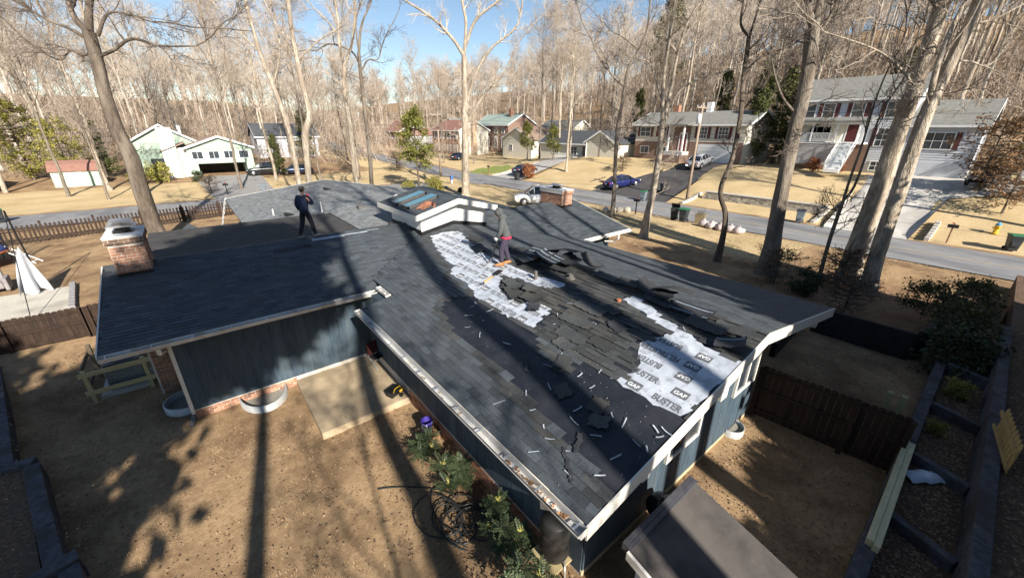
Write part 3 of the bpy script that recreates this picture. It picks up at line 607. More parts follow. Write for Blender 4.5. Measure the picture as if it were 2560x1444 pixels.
# ================================================================== loose things on the roof
r3 = random.Random(21)
def bent(L, W, nu, nv, fn):
    V = []; F = []
    for i in range(nu+1):
        for j in range(nv+1): V.append(fn(L*(i/nu-.5), W*(j/nv-.5)))
    for i in range(nu):
        for j in range(nv): F.append((i*(nv+1)+j, (i+1)*(nv+1)+j, (i+1)*(nv+1)+j+1, i*(nv+1)+j+1))
    return V, F
STRIPE = mat('sealant_stripe', (.32, .42, .52), (.42, .52, .60), 12, .5)
SHB = mat('shingle_underside', (.028, .030, .034), (.045, .046, .05), 8, .7, .3, 80)
def torn(x, y, rz, L, W, curl, lift, m, label, group, stripes=0, tilt=0.0, rag=.016):
    n = Vector((-sin(tB), 0, cos(tB))) if x <= 0 else Vector((sin(tB), 0, cos(tB)))
    base = Bz(x, y, .02+lift); q = Vector((0, 0, 1)).rotation_difference(n); sd = r3.uniform(0, 9)
    nu, nv = 18, 8
    def fn(a, b):
        e = rag*(sin(a*29+sd)+sin(a*71+sd*2)*.7) if abs(b) > W*.49 else 0; e2 = rag*(sin(b*41+sd)+.7*sin(b*97+sd*3)) if abs(a) > L*.49 else 0
        return (a+e2, b+e, curl*(a*a/(L*L/4))+curl*.6*sin(b*5+sd)*b/W+.006*sin(a*9+sd))
    V, F = bent(L, W, nu, nv, fn); k = len(V)
    V2 = V+[(a, b, c-.006) for a, b, c in V]; F2 = F+[tuple(k+i for i in f[::-1]) for f in F]
    mb = MB(); mb.tv = r3.random(); mb.add(V2, F2)
    o = mb.build('torn_shingle_sheet', m, None, True); 
    rot = q @ Quaternion((0, 0, 1), rz) @ Quaternion((0, 1, 0), tilt)
    o.rotation_mode = 'QUATERNION'; o.rotation_quaternion = rot
    zs = min((rot @ Vector(v)).dot(n) for v in V2); o.location = base-n*(zs if zs < 0 else 0)
    tag(o, label, 'shingle sheet', group)
    for i in range(stripes):
        b0 = W*(-.3+.6*i/max(1, stripes-1)); s = MB()
        for j in range(10):
            a0, a1 = L*(j/10-.5)*.92, L*((j+1)/10-.5)*.92
            p = [fn(a0, b0), fn(a1, b0), fn(a1, b0+.022), fn(a0, b0+.022)]; s.add([(x_, y_, z_+.004) for x_, y_, z_ in p], [(0, 1, 2, 3)])
        s.build('sealant_stripe', STRIPE, o)
    return o
G1 = 'torn shingle sheets heaped by the ridge'; LBL1 = 'torn black shingle sheet in the heap beside the hooded worker'
for a in ((-.55, 6.9, 1.4, .9, .5, .04, .05, SHB, 0, .1), (-.15, 6.55, 1.75, 1.15, .62, .05, .16, SHB, 3, .06), (-.3, 6.0, 1.5, 1.0, .55, .06, .20, SHB, 3, -.12), (.05, 5.9, 1.9, 1.0, .5, -.05, .22, SHA, 0, .15), (-.05, 5.35, 1.3, 1.0, .55, .10, .14, SHB, 0, .12), (.12, 4.9, 1.8, .7, .5, .16, .10, SHA, 0, -.45), (-.5, 5.6, 1.65, 1.2, .22, .03, .05, SHA, 0, 0), (-.75, 6.6, 1.2, .7, .4, .02, .10, SHB, 1, .2), (-.2, 7.35, 1.7, .8, .3, .05, .02, SHA, 0, 0), (.2, 6.5, 1.6, .9, .35, .04, .12, SHA, 0, .2)):
    torn(*a[:8], LBL1, G1, a[8], a[9])
G2 = 'shingle sheets peeled along the ridge'; LBL2 = 'peeled shingle sheet lying along the stripped ridge'
for a in ((-.05, 4.0, 1.55, .9, .32, .02, .03, SHA, 0, 0), (.0, 3.3, 1.6, .85, .34, .05, .05, SHA, 0, .08), (-.02, 2.6, 1.5, 1.0, .42, .09, .07, SHB, 0, -.1), (.03, 2.2, 1.75, .9, .4, -.06, .13, SHA, 0, .15), (-.3, 2.3, 1.45, .8, .32, .03, .04, SHB, 0, 0), (-.2, 1.55, 1.6, .95, .45, .03, .03, SHB, 2, 0), (-.55, 1.0, 1.5, .85, .4, .02, .04, SHA, 0, .05), (-.35, .55, 1.65, .7, .34, .03, .03, SHA, 0, 0), (-.9, .35, 1.9, .55, .36, .05, .08, SHB, 1, .25)):
    torn(*a[:8], LBL2, G2, a[8], a[9])
G3 = 'loose shingles strewn over the lower slope'; LBL3 = 'loose broken shingle strewn on the stripped slope'
for a in ((-2.2, 5.5, 1.2, .75, .34, .05, .03, SHA), (-2.1, 4.85, 1.7, .6, .33, .06, .05, SHA), (-2.35, 4.5, .7, .4, .3, .05, .03, SHB), (-1.9, 5.9, 1.4, .7, .33, .04, .04, SHA), (-1.75, 5.2, 1.9, .55, .3, .03, .06, SHA), (-3.9, 1.95, 1.2, .36, .30, .008, 0, SHA), (-3.75, 1.25, .2, .34, .3, .008, 0, SHA), (-4.0, 1.0, 2.0, .34, .28, .008, 0, SHA), (-4.55, .95, .5, .4, .09, .006, 0, SHB), (-3.35, 2.5, .3, .4, .3, .015, .01, SHA), (-4.95, .8, 1.0, .6, .06, .006, 0, SHB), (-3.85, 3.05, .9, .5, .07, .008, 0, SHB), (-1.5, 3.4, 1.55, .9, .32, .015, .01, SHA), (-1.25, 2.9, 1.3, .45, .3, .02, .02, SHB), (-2.1, 3.3, 1.65, .9, .3, .012, .01, SHA), (-2.6, 3.0, 1.6, .8, .28, .012, .01, SHA), (-1.7, 2.4, 1.2, .5, .3, .02, .02, SHB), (-2.4, 2.3, 1.5, .6, .28, .012, .01, SHA), (-2.9, 2.9, 1.4, .5, .3, .015, .01, SHA), (-1.0, 9.0, 1.4, .7, .28, .02, .01, SHA), (-.5, 9.9, 1.6, .8, .3, .02, .02, SHA), (-.35, 8.4, 1.5, .8, .32, .02, .02, SHA)):
    torn(*a[:8], LBL3, G3)
G4 = 'pale release-film strips scattered on the roof'
FILM = mat('release_film', (.34, .38, .43), (.48, .51, .55), 9, .5, tint=.35)
for x, y in ((-3.12, 5.34), (-3.14, 5.95), (-3.92, 5.16), (-3.92, 4.65), (-3.3, 5.9), (-3.6, 5.6), (-3.5, 5.1), (-4.41, 2.4), (-3.6, 2.66), (-4.05, 1.43), (-4.29, 1.3), (-4.72, 1.58), (-4.82, 1.33), (-5.16, 1.34), (-4.78, .96), (-3.76, .92), (-3.76, .67), (-4.26, .84), (-3.52, .24), (-3.61, .11), (-3.46, .1), (-3.95, .3), (-3.93, .12), (-5.06, .69), (-4.76, .34), (-4.36, .37), (-3.39, 1.98), (-3.06, 1.77), (-3.48, 1.6), (-2.2, 3.8), (-1.6, 3.9), (-1.9, 2.9), (-.9, 1.3), (-.45, .9), (-.7, .5), (-2.5, 3.6), (-3.2, 2.7), (-4.6, 2.0), (-4.9, 2.6), (-3.7, 3.9), (-4.0, 2.2)):
    L = r3.uniform(.07, .26); w_ = r3.uniform(.012, .026); c = r3.uniform(.003, .012); bend = r3.uniform(-.06, .06)*L
    V, F = bent(L, w_, 6, 1, lambda a, b: (a, b+bend*(2*a/L)**2, c*(2*a/L)**2)); mb = MB(); mb.tv = r3.random(); mb.add(V, F); mb.add([(p[0], p[1], p[2]-.003) for p in V], [f[::-1] for f in F])
    o = mb.build('film_strip', FILM, None, True); o.location = Bz(x, y, .032); o.rotation_mode = 'QUATERNION'
    o.rotation_quaternion = Vector((0, 0, 1)).rotation_difference(Vector((-sin(tB), 0, cos(tB)))) @ Quaternion((0, 0, 1), r3.uniform(0, 3.1)+0)
    tag(o, 'pale strip of release film curled on the stripped roof', 'film strip', G4)
# tiny crumbs of shingle and nails: nobody could count them
mb = MB()
for i in range(700):
    x = r3.uniform(-5.1, -.1); y = r3.uniform(.1, 7); 
    if r3.random() < .45: x = r3.gauss(-3.6, .6); y = r3.gauss(2.2, 2)
    if not (-5.3 < x < -.05 and .05 < y < 9): continue
    p = Bz(x, y, .017); a = r3.uniform(0, 6.3); q = r3.uniform(.006, .022)
    mb.add([(p.x+q*cos(a), p.y+q*sin(a), p.z+q*cos(a)*SB), (p.x-q*sin(a)*.6, p.y+q*cos(a)*.6, p.z-q*sin(a)*.6*SB+.006), (p.x-q*cos(a), p.y-q*sin(a), p.z-q*cos(a)*SB)], [(0, 1, 2)], r3.random())
tag(stuff(mb.build('roof_grit', mat('grit', (.11, .105, .10), (.2, .195, .19), 60, .9, tint=.7))), 'crumbs of shingle scattered over the stripped roof', 'debris')
# cable / bundle pieces
bl = MB()
for i in range(5): bl.box((0, .0, .04+i*.045), (.34+.02*(i % 2), 1.0-.05*i, .042), r3.uniform(-.05, .05), .5)
o = bl.build('shingle_bundle', SHA, None); o.location = (-1.62, 14.25, 3.02); o.rotation_euler = (0, -.05, 1.35); tag(o, 'brown bundle of stacked shingles against the clerestory wall', 'shingle bundle')
# brown jacket thrown on the clerestory roof
V, F = bent(.75, .5, 16, 12, lambda a, b: (a+.05*sin(b*17), b+.05*sin(a*15), .06+.07*abs(sin(a*9+b*4))+.05*sin(b*13+a*7)))
for i, v in enumerate(V):
    e = max(abs(v[0])/.38, abs(v[1])/.26); V[i] = (v[0]*(1-.12*sin(v[1]*22)), v[1], max(.01, v[2]*(1.15-e)))
mb = MB(); mb.add(V, F); mb.tube([(.2, -.2, .03), (.0, -.42, .03), (-.25, -.5, .03)], [.07, .06, .045], 8); o = mb.build('jacket', mat('brown_cloth', (.30, .13, .075), (.20, .085, .05), 9, .95), None, True)
o.location = (-1.05, 12.6, zc(-1.05)+.015); o.rotation_euler = (0, -math.atan((zr-ze)/hw), .5); tag(o, 'rust brown jacket dropped on the clerestory roof', 'jacket')

# ================================================================== the yard round the house
def blk(name, label, cat, m, boxes, group=None, bevel=.006):
    mb = MB()
    for b in boxes: mb.bb(*b)
    return tag(mb.build(name, m, None, False, bevel), label, cat, group)
mb = MB(); mb.hexa([(-7.27, 7.12, -.7), (-4.5, 7.08, -.7), (-4.5, 10.17, -.7), (-7.25, 10.17, -.7), (-7.25, 7.16, -.275), (-4.52, 7.12, -.255), (-4.52, 10.16, -.26), (-7.24, 10.16, -.27)]); struct(mb.build('patio', CONCR, None, False, .015))
def well(name, label, c, rx, ry, ax, z0, z1, group):
    """half-round steel window well; ax = direction it bulges to"""
    t = thing(name, label, 'window well', (c[0], c[1], z0), 0, group); n = 22; mb = MB(); V = []
    for k in range(n+1):
        a = -pi/2+pi*k/n; dx, dy = cos(a)*rx, sin(a)*ry
        for (s, z) in ((1, 0), (1, z1-z0), (.93, z1-z0), (.93, 0)):
            px, py = dx*s, dy*s
            V.append((px*ax[0]+py*(-ax[1]), px*ax[1]+py*ax[0], z))
    F = []
    for k in range(n):
        for j in range(3): F.append((k*4+j, k*4+j+1, k*4+4+j+1, k*4+4+j))
    mb.add(V, F); mb.build('steel_ring', mat('well_steel', (.42, .43, .42), (.52, .52, .50), 5, .5, metal=.3), t, True)
    g = MB(); g.add([(0, 0, .215)]+[V[k*4+3][:2]+(.215,) for k in range(n+1)], [(0, k+1, k+2) for k in range(n)]); g.build('well_floor', mat('well_gravel', (.20, .18, .15), (.3, .28, .24), 18, .95), t)
well('window_well', 'pale steel window well at the corner by the brick wall', (-9.87, 11.1), .62, .58, (-1, 0), -.62, -.22, None)
well('window_well', 'half-round steel window well under the blue wall beside the patio', (-8.15, 10.17), .92, .62, (0, -1), -.62, -.22, None)
well('window_well', 'small steel window well at the foot of the blue gable wall', (.85, .46), .3, .3, (0, -1), -.1, .2, None)
# air conditioner behind its timber guard
ac = thing('air_conditioner', 'dark louvred air conditioner behind a timber guard', 'air conditioner', (-11.3, 13.55, -.4)); mb = MB(); mb.bb(-.42, .42, -.40, .40, .06, .92); mb.build('casing', mat('ac_grey', (.10, .11, .11), (.13, .14, .14), 4, .5, metal=.3), ac, False, .02)
LV = MB(); LV.bb(-.40, .40, -.011, .011, -.014, .014); lvm = LV.mesh('louvre', mat('ac_louvre', (.28, .30, .30), (.34, .36, .36), 4, .45, metal=.3))
for i in range(12):
    o = link('louvre', lvm, ac); o.location = (0, -.408, .13+i*.064)
    o = link('louvre', lvm, ac); o.location = (-.428, 0, .13+i*.064); o.rotation_euler = (0, 0, pi/2)
mb = MB(); mb.lathe((0, 0, .92), [(.36, 0), (.36, .03), (.1, .06)], 16); mb.build('fan_grille', mat('ac_grey', (.1, .11, .11)), ac)
blk('concrete_pad', 'pale concrete pad under the air conditioner', 'concrete pad', CONC, [(-11.95, -10.75, 12.98, 14.1, -.55, -.345)])
LUM = mat('treated_lumber', (.42, .33, .17), (.52, .42, .23), 3, .8, .15, 30, stretch=(1, 1, 6))
LUMD = mat('dark_lumber', (.16, .13, .09), (.22, .17, .12), 3, .85, .15, 30)
gd = thing('timber_guard', 'open timber guard rail round the air conditioner', 'guard rail', (-12.05, 12.85, -.45))
for nm, b in (('post', (-.05, .05, -.05, .05, 0, 1.1)), ('post', (1.22, 1.32, -.05, .05, 0, 1.1)), ('post', (-.05, .05, 1.4, 1.5, 0, 1.3)), ('rail', (-.12, 1.9, -.095, -.052, .92, 1.06)), ('rail', (-.12, 1.9, -.095, -.052, .32, .46)), ('rail', (-.095, -.052, -.05, 1.6, .95, 1.08)), ('rail', (-.095, -.052, -.05, 1.6, .35, .48))):
    mb = MB(); mb.bb(*b); mb.build(nm, LUM if b[2] < 0 and nm == 'rail' and b[0] < -.1 or nm == 'post' and b[2] < 0 else LUMD, gd, False, .006)
# landscape timbers holding the beds
RTIM = mat('grey_timber', (.055, .055, .064), (.115, .112, .12), 7, .85, .6, 40, stretch=(1, 1, 1), c3=(.06, .05, .045), s3=1.6, dist=.02)
def timber(p, q, z0, z1, w_, label, group=None, m=RTIM, layers=2):
    d = Vector((q[0]-p[0], q[1]-p[1], 0)); L = d.length; rz = atan2(d.y, d.x); t = thing('landscape_timber', label, 'timber wall', ((p[0]+q[0])/2, (p[1]+q[1])/2, z0), rz, group)
    hh = (z1-z0)/layers
    for i in range(layers):
        nseg = max(1, round(L/2.4)); off = .35*(i % 2)*L/nseg
        cuts = [0]+[min(L, max(0, k*L/nseg+off)) for k in range(1, nseg)]+[L]
        for a, b in zip(cuts, cuts[1:]):
            if b-a < .05: continue
            mb = MB(); mb.bb(a-L/2+.004, b-L/2-.004, -w_/2+r3.uniform(-.006, .006), w_/2+r3.uniform(-.006, .006), i*hh+.002, (i+1)*hh-.002); mb.build('timber', m, t, False, .012)
    return t
timber((-14.6, 16.4), (-13.17, 10.25), -.5, .02, .24, 'grey timber edging at the left of the lawn, farthest stretch', None)
timber((-13.2, 10.1), (-12.68, 10.0), -.5, .05, .24, 'short grey timber jog between the two left edging stretches')
timber((-12.72, 9.88), (-11.85, 6.35), -.5, .02, .26, 'grey timber edging running down the left of the lawn')
timber((-12.4, 6.1), (-11.55, 6.38), -.5, .05, .26, 'short grey timber jog at the bottom left corner')
timber((-11.65, 6.15), (-10.6, 2.2), -.5, .02, .26, 'nearest grey timber edging at the bottom left')
SOIL = mat('leaf_bed', (.085, .052, .034), (.20, .125, .078), 14, .95, .8, 30, c3=(.11, .075, .05), s3=2.5, dist=.04)
def bed(poly, z, lab):
    mb = MB(); n = len(poly); mb.prism(poly, 'z', -.6, z); return struct(mb.build('leaf_bed', SOIL))
bed([(-14.7, 16.4), (-13.3, 10.2), (-12.85, 9.9), (-12.0, 6.3), (-11.8, 6.1), (-10.7, 2.2), (-22, 2.2), (-22, 16.4)], -.06, '')
timber((-2.2, -2.48), (8.1, -2.46), -.1, .66, .22, 'long grey timber wall below the terraced leaf beds', None, RTIM, 3)
timber((-2.5, -3.58), (11.5, -3.5), .3, 1.18, .22, 'upper grey timber wall along the terraced leaf beds', None, RTIM, 3)
for i, (x, z, lab) in enumerate(((7.9, .75, 'farthest'), (5.1, .70, 'second farthest'), (2.45, .68, 'second nearest'), (.15, .66, 'nearest'))):
    timber((x, -2.6), (x-.35, -3.45), .2, z, .16, lab+' cross timber dividing the terraced leaf beds', None, RTIM, 2)
bed([(-2.4, -3.5), (8.1, -3.5), (8.1, -2.57), (-2.4, -2.57)], .42, ''); bed([(8.2, -3.45), (16, -3.45), (16, -1.9), (9.4, -1.9), (8.2, -2.4)], .62, ''); bed([(-3, -14), (20, -14), (20, -3.6), (-3, -3.6)], 1.05, '')
BLKW = mat('black_timber', (.018, .016, .015), (.03, .027, .025), 3, .7, .2, 20)
timber((8.85, 1.0), (8.95, -1.75), -.1, .98, .14, 'black timber retaining wall behind the fenced yard', None, BLKW, 4)
timber((9.05, -1.8), (10.6, -2.05), -.1, 1.05, .14, 'short black timber return beside the shrubs', None, BLKW, 4)
timber((5.6, 1.2), (8.7, 1.35), -.1, .5, .16, 'low black timber under the far eave', None, BLKW, 2)
bm = thing('timber_beam', 'pale new treated beam lying along the timber wall', 'beam', (.75, -2.49, .67), .012)
for k in (0, 1):
    mb = MB(); mb.bb(-1.8+.06*k, 1.78+.04*k, -.095+.095*k, -.003+.095*k, 0, .14+.005*k); mb.build('plank', mat('new_lumber', (.50, .47, .28), (.60, .56, .36), 4, .7, .1, 30, stretch=(1, 5, 5)), bm, False, .005)
PST = mat('green_post', (.33, .33, .15), (.42, .40, .2), 4, .8)
for x, y, l in ((4.32, -1.84, 'left one of two short square posts beyond the brown fence'), (4.36, -2.10, 'right one of two short square posts beyond the brown fence')): blk('post', l, 'post', PST, [(x-.06, x+.06, y-.06, y+.06, -.1, .92)])
BFEN = mat('brown_fence', (.024, .0145, .010), (.046, .027, .018), 2.5, .85, .2, 30, tint=.25, stretch=(3, 3, .7))
def board_fence(p, q, h, zg, bw_, label, rails=True, dog=True, m=BFEN, face=1):
    d = Vector((q[0]-p[0], q[1]-p[1], 0)); L = d.length; t = thing('board_fence', label, 'fence', (p[0], p[1], zg), atan2(d.y, d.x)); n = int(L/bw_); w_ = L/n
    for i in range(n):
        mb = MB(); mb.tv = r3.random(); hh = h+r3.uniform(-.015, .015); a, b = i*w_+.004, (i+1)*w_-.004; c = (b-a)*.22 if dog else 0
        mb.prism([(a, .02), (b, .02), (b, hh-c), (b-c, hh), (a+c, hh), (a, hh-c)], 'y', -.012, .012); mb.build('fence_board', m, t)
    for k in range(int(L/1.9)+2):
        x = min(L, k*1.9); mb = MB(); mb.bb(x-.05, x+.05, -face*.02-.1*(face > 0), -face*.02+.1*(face < 0), -.1, h-.03); mb.build('fence_post', m, t)
    for z in (.2, h*.55, h-.15):
        mb = MB(); y0, y1 = (-.055, -.014) if face > 0 else (.014, .055); mb.bb(0, L, y0, y1, z-.045, z+.045); mb.build('fence_rail', m, t)
    return t
board_fence((2.0, .42), (2.3, -2.38), 1.5, 0, .14, 'dark brown board fence running from the gable corner', face=1)
board_fence((-22, 17.4), (-12.45, 17.4), 1.25, -.1, .15, 'brown board fence below the gravel bed at left')
board_fence((-12.35, 17.42), (-10.9, 17.42), 1.25, -.1, .15, 'brown board gate between the fence and the house')
# picket panel leaning on the upper terrace
pk = thing('garden_gate', 'tan wooden picket gate standing on the upper terrace', 'gate', (2.4, -3.75, 1.06), .14); TAN = mat('tan_picket', (.45, .28, .10), (.55, .36, .14), 3, .8, .15, 30)
for i in range(9):
    mb = MB(); x = i*.17; mb.prism([(x, 0), (x+.1, 0), (x+.1, .62), (x+.05, .7), (x, .62)], 'y', -.012, .012); mb.build('picket', TAN, pk)
for z in (.14, .5):
    mb = MB(); mb.bb(-.05, 1.6, .014, .05, z-.04, z+.04); mb.build('rail', TAN, pk)
bgm = mat('plastic_sack', (.55, .60, .66), (.68, .72, .76), 5, .4, .5, 12)
V, F = bent(.75, .34, 14, 8, lambda a, b: (a, b*(1-.3*abs(a)), .13*math.sqrt(max(0, 1-(2*b/.36)**2))*(1-.4*(abs(a)/.4)**4)+.02*sin(a*21+b*9)))
mb = MB(); mb.add(V, F); o = mb.build('plastic_sack', bgm, None, True); o.location = (2.0, -2.85, .45); o.rotation_euler = (0, 0, -.7); tag(o, 'crumpled white and blue sack lying in the leaf bed', 'sack')
# garden shed in front of the gable
sh = thing('garden_shed', 'small shed with flat brown felt roof in front of the gable', 'shed', (-4.1, -1.9, 0))
mb = MB(); mb.prism([(-.95, -.1), (1.4, -.1), (1.4, 1.78), (-.95, 1.14)], 'x', -.78, .76); mb.build('wall', mat('shed_wall', (.42, .48, .52), (.5, .55, .58), 2, .7), sh)
mb = MB(); mb.hexa([(-.88, -1.1, 1.12), (.86, -1.1, 1.12), (.86, 1.53, 1.83), (-.88, 1.53, 1.83), (-.88, -1.1, 1.19), (.86, -1.1, 1.19), (.86, 1.53, 1.90), (-.88, 1.53, 1.90)]); mb.build('roof', mat('shed_felt', (.055, .048, .045), (.088, .078, .072), 3.2, .9, .5, 70, c3=(.10, .088, .08), s3=1.1), sh)
mb = MB(); mb.bb(-.90, .88, 1.53, 1.60, 1.80, 1.925); mb.bb(-.90, .88, 1.46, 1.525, 1.885, 1.915); mb.build('roof_edge', mat('shed_edge', (.05, .05, .06), (.08, .08, .09), 5, .6), sh)
mb = MB(); mb.hexa([(-.93, -1.1, 1.02), (-.885, -1.1, 1.02), (-.885, 1.5, 1.72), (-.93, 1.5, 1.72), (-.93, -1.1, 1.16), (-.885, -1.1, 1.16), (-.885, 1.5, 1.86), (-.93, 1.5, 1.86)]); mb.build('fascia', WHITE, sh)
gr = thing('kettle_grill', 'black kettle grill squeezed between shed and gable wall', 'grill', (-3.0, .12, 0))
mb = MB(); mb.lathe((0, 0, .62), [(.05, -.26), (.2, -.2), (.28, -.06), (.29, 0), (.28, .03), (.22, .15), (.1, .21), (.02, .22)], 18); mb.build('bowl_and_lid', mat('grill_enamel', (.012, .012, .013), (.02, .02, .022), 3, .18), gr, True)
for a in (.5, 2.6, 4.7):
    mb = MB(); mb.tube([(.18*cos(a), .18*sin(a), .5), (.3*cos(a), .3*sin(a), 0)], .014, 6); mb.build('leg', GALV, gr)
mb = MB(); mb.tube([(-.06, 0, .84), (-.06, 0, .89), (.06, 0, .89), (.06, 0, .84)], .012, 6); mb.build('lid_handle', BLKF, gr)
# rain barrel under the corner of the gutter
rb = thing('rain_barrel', 'black ribbed rain barrel under the near gutter corner', 'barrel', (-4.93, .98, -.2)); rb.scale = (.84, .84, .9)
prof = [(.26, .4), (.29, .45)]
for k in range(5): prof += [(.31, .52+k*.16), (.325, .56+k*.16), (.31, .60+k*.16)]
prof += [(.28, 1.33), (.26, 1.36), (.02, 1.37)]
mb = MB(); mb.lathe((0, 0, 0), prof, 22); mb.build('barrel', mat('barrel_plastic', (.022, .021, .020), (.035, .033, .03), 4, .5), rb, True)
for dx, dy in ((-.24, -.24), (.24, -.24), (.24, .24), (-.24, .24)):
    mb = MB(); mb.bb(dx-.05, dx+.05, dy-.05, dy+.05, -.2, .38); mb.build('stand_post', LUM, rb)
mb = MB(); mb.bb(-.34, .34, -.34, .34, .36, .40); mb.build('stand_top', LUM, rb)
mb = MB(); mb.tube([(.0, -.3, .5), (-.1, -.42, .35), (-.12, -.45, .0), (.1, -.6, -.15)], .02, 6); mb.build('outlet_hose', GALV, rb, True)
# bucket with its print, on a brown box
blk('wooden_crate', 'low brown crate under the purple bucket', 'crate', mat('crate_wood', (.25, .14, .07), (.33, .2, .1), 5, .85), [(-5.32, -4.85, 5.25, 5.75, -.45, -.24)])
bk = thing('bucket', 'purple plastic bucket lettered DO IT RIGHT beside the gutter wall', 'bucket', (-5.08, 5.5, -.235)); PUR = mat('purple_plastic', (.045, .03, .22), (.06, .04, .27), 3, .35)
mb = MB(); mb.lathe((0, 0, 0), [(.125, 0), (.15, .33), (.158, .335), (.158, .36), (.145, .36), (.12, .02)], 24); mb.build('pail', PUR, bk, True)
mb = MB(); n = 14; mb.tube([(.155*cos(pi*k/n), -.02-.12*sin(pi*k/n), .33-.03*sin(pi*k/n)) for k in range(n+1)], .006, 6); mb.build('handle', GALV, bk, True)
for i, s in enumerate(('DO IT', 'RIGHT')):
    me = text_mesh(s, .085, .02); me.materials.append(WSIDE)
    for v in me.vertices:
        a = v.co.x/.14-2.62; r = .1435 + .0005+ (.225-i*.085+v.co.y-.165)*.075; v.co = (r*cos(a)*1.02, r*sin(a)*1.02, .225-i*.085+v.co.y)
    link('lettering', me, bk)
dr = thing('cordless_drill', 'black and yellow cordless drill on the patio edge', 'drill', (-4.95, 7.35, -.26), .6)
mb = MB(); mb.tube([(-.1, 0, .2), (.05, 0, .2), (.12, 0, .2)], [.035, .035, .02], 10); mb.build('body', mat('tool_yellow', (.55, .35, .02), (.5, .3, .02), 4, .5), dr, True)
mb = MB(); mb.bb(-.06, -.02, -.02, .02, .07, .19); mb.bb(-.09, .02, -.035, .035, 0, .07); mb.bb(.12, .2, -.005, .005, .195, .205); mb.build('grip_and_battery', BLKF, dr, False, .005)
tb = thing('tool_bag', 'open black tool bag on the patio by the gutter', 'tool bag', (-5.12, 7.55, -.26), .4)
mb = MB(); mb.hexa([(-.2, -.13, 0), (.2, -.13, 0), (.2, .13, 0), (-.2, .13, 0), (-.22, -.15, .2), (.22, -.15, .2), (.22, .15, .2), (-.22, .15, .2)]); mb.build('bag', BLKF, tb, False, .02)
mb = MB(); mb.tube([(-.15, -.15, .19), (-.1, -.16, .3), (.1, -.16, .3), (.15, -.15, .19)], .012, 6); mb.build('handle', mat('tool_yellow', (.55, .35, .02)), tb, True)
fc = thing('folding_chair', 'black folding camp chair standing by the blue wall under the eave', 'chair', (-4.85, 9.3, -.26), .3)
mb = MB(); mb.hexa([(-.22, -.2, .40), (.22, -.2, .40), (.22, .2, .38), (-.22, .2, .38), (-.22, -.2, .42), (.22, -.2, .42), (.22, .2, .40), (-.22, .2, .40)]); mb.build('seat', BLKF, fc)
mb = MB(); mb.hexa([(-.22, .2, .42), (.22, .2, .42), (.22, .3, .42), (-.22, .3, .42), (-.22, .3, .8), (.22, .3, .8), (.22, .33, .8), (-.22, .33, .8)]); mb.build('backrest', mat('dark_canvas', (.05, .012, .012), (.07, .018, .018), 4, .9), fc)
for sx in (-.24, .24):
    for a, b in (((sx, -.2, 0), (sx, .25, .42)), ((sx, .25, 0), (sx, -.2, .42))):
        mb = MB(); mb.tube([a, b], .012, 6); mb.build('leg', GALV, fc)
# garden hose heaped on the lawn
pts = []; r4 = random.Random(5); c = Vector((-5.75, 3.0, -.40))
for k in range(18): t = k/17; pts.append((-6.75+1.15*t, 4.75-.55*t-.4*t*t, -.415))
for k in range(190):
    a = k*.33; rr = .42+.14*sin(k*.137)+.08*sin(k*.51); cx = c.x+.24*sin(k*.043); cy = c.y+.33*cos(k*.057)-.15*(k/190)
    pts.append((cx+rr*cos(a)*.85, cy+rr*sin(a)*1.15, -.405+.035*abs(sin(k*.21))+.05*(k/190)))
pts = [Vector(p) for p in pts]; sm = []
for i in range(len(pts)): sm.append((pts[max(0, i-1)]+pts[i]*2+pts[min(len(pts)-1, i+1)])/4)
mb = MB(); mb.tube(sm, .016, 6); tag(mb.build('garden_hose', mat('hose_rubber', (.022, .024, .024), (.04, .042, .04), 5, .35), None, True), 'tangled black garden hose heaped on the dry lawn', 'hose')
# ---------------------------------------------------------------- left back yard
PICK = mat('dark_picket', (.032, .021, .015), (.062, .039, .027), 3, .85, tint=.3, stretch=(3, 3, .8))
def picket_fence(p, q, h, label, sp=.205):
    d = Vector((q[0]-p[0], q[1]-p[1], 0)); L = d.length; z = H(*p); t = thing('picket_fence', label, 'fence', (p[0], p[1], z), atan2(d.y, d.x))
    mb = MB(); w_ = .105; mb.prism([(-w_/2, .06), (w_/2, .06), (w_/2, h-.12), (w_*.62, h-.09), (0, h), (-w_*.62, h-.09), (-w_/2, h-.12)], 'y', -.012, .012); me = mb.mesh('picket', PICK); n = int(L/sp)
    for i in range(n):
        o = link('picket', me, t); o.location = ((i+.5)*sp, 0, r3.uniform(-.02, .02)); o.rotation_euler = (0, r3.gauss(0, .012), 0)
    for z_ in (.3, .82):
        mb = MB(); mb.bb(0, L, .014, .055, z_-.045, z_+.045); mb.build('rail', PICK, t)
    for k in range(int(L/2.5)+1):
        mb = MB(); x = k*2.5; mb.bb(x-.06, x+.06, .014, .12, -.1, h+.06); mb.lathe((x, .067, h+.06), [(.08, 0), (.08, .03), (.01, .1)], 4); mb.build('post', PICK, t)
    return t
picket_fence((-21.5, 36.0), (-5.0, 39.6), 1.2, 'dark picket fence between the back yard and the side road')
gvm = mat('pale_gravel', (.50, .46, .38), (.66, .61, .52), 22, .95, .8, 60, c3=(.42, .38, .32), s3=.9, dist=.03)
mb = MB(); mb.prism([(-18.5, 18.6), (-13.75, 18.8), (-13.5, 21.2), (-13.95, 24.5), (-18.5, 24.7)], 'z', -.3, .06); struct(mb.build('gravel_bed', gvm))
for i in range(9):
    mb = MB(); mb.box((0, 0, .13), (.2, .38, .30)); o = mb.build('edging_block', mat('grey_block', (.24, .23, .23), (.3, .29, .28), 6, .9), None, False, .012); f = i/8; o.location = (-13.42-.42*f, 21.2+3.5*f-.2, -.08); o.rotation_euler = (0, 0, .12+r3.uniform(-.06, .06)); tag(o, 'grey concrete block edging the gravel bed', 'block', 'blocks edging the gravel bed')
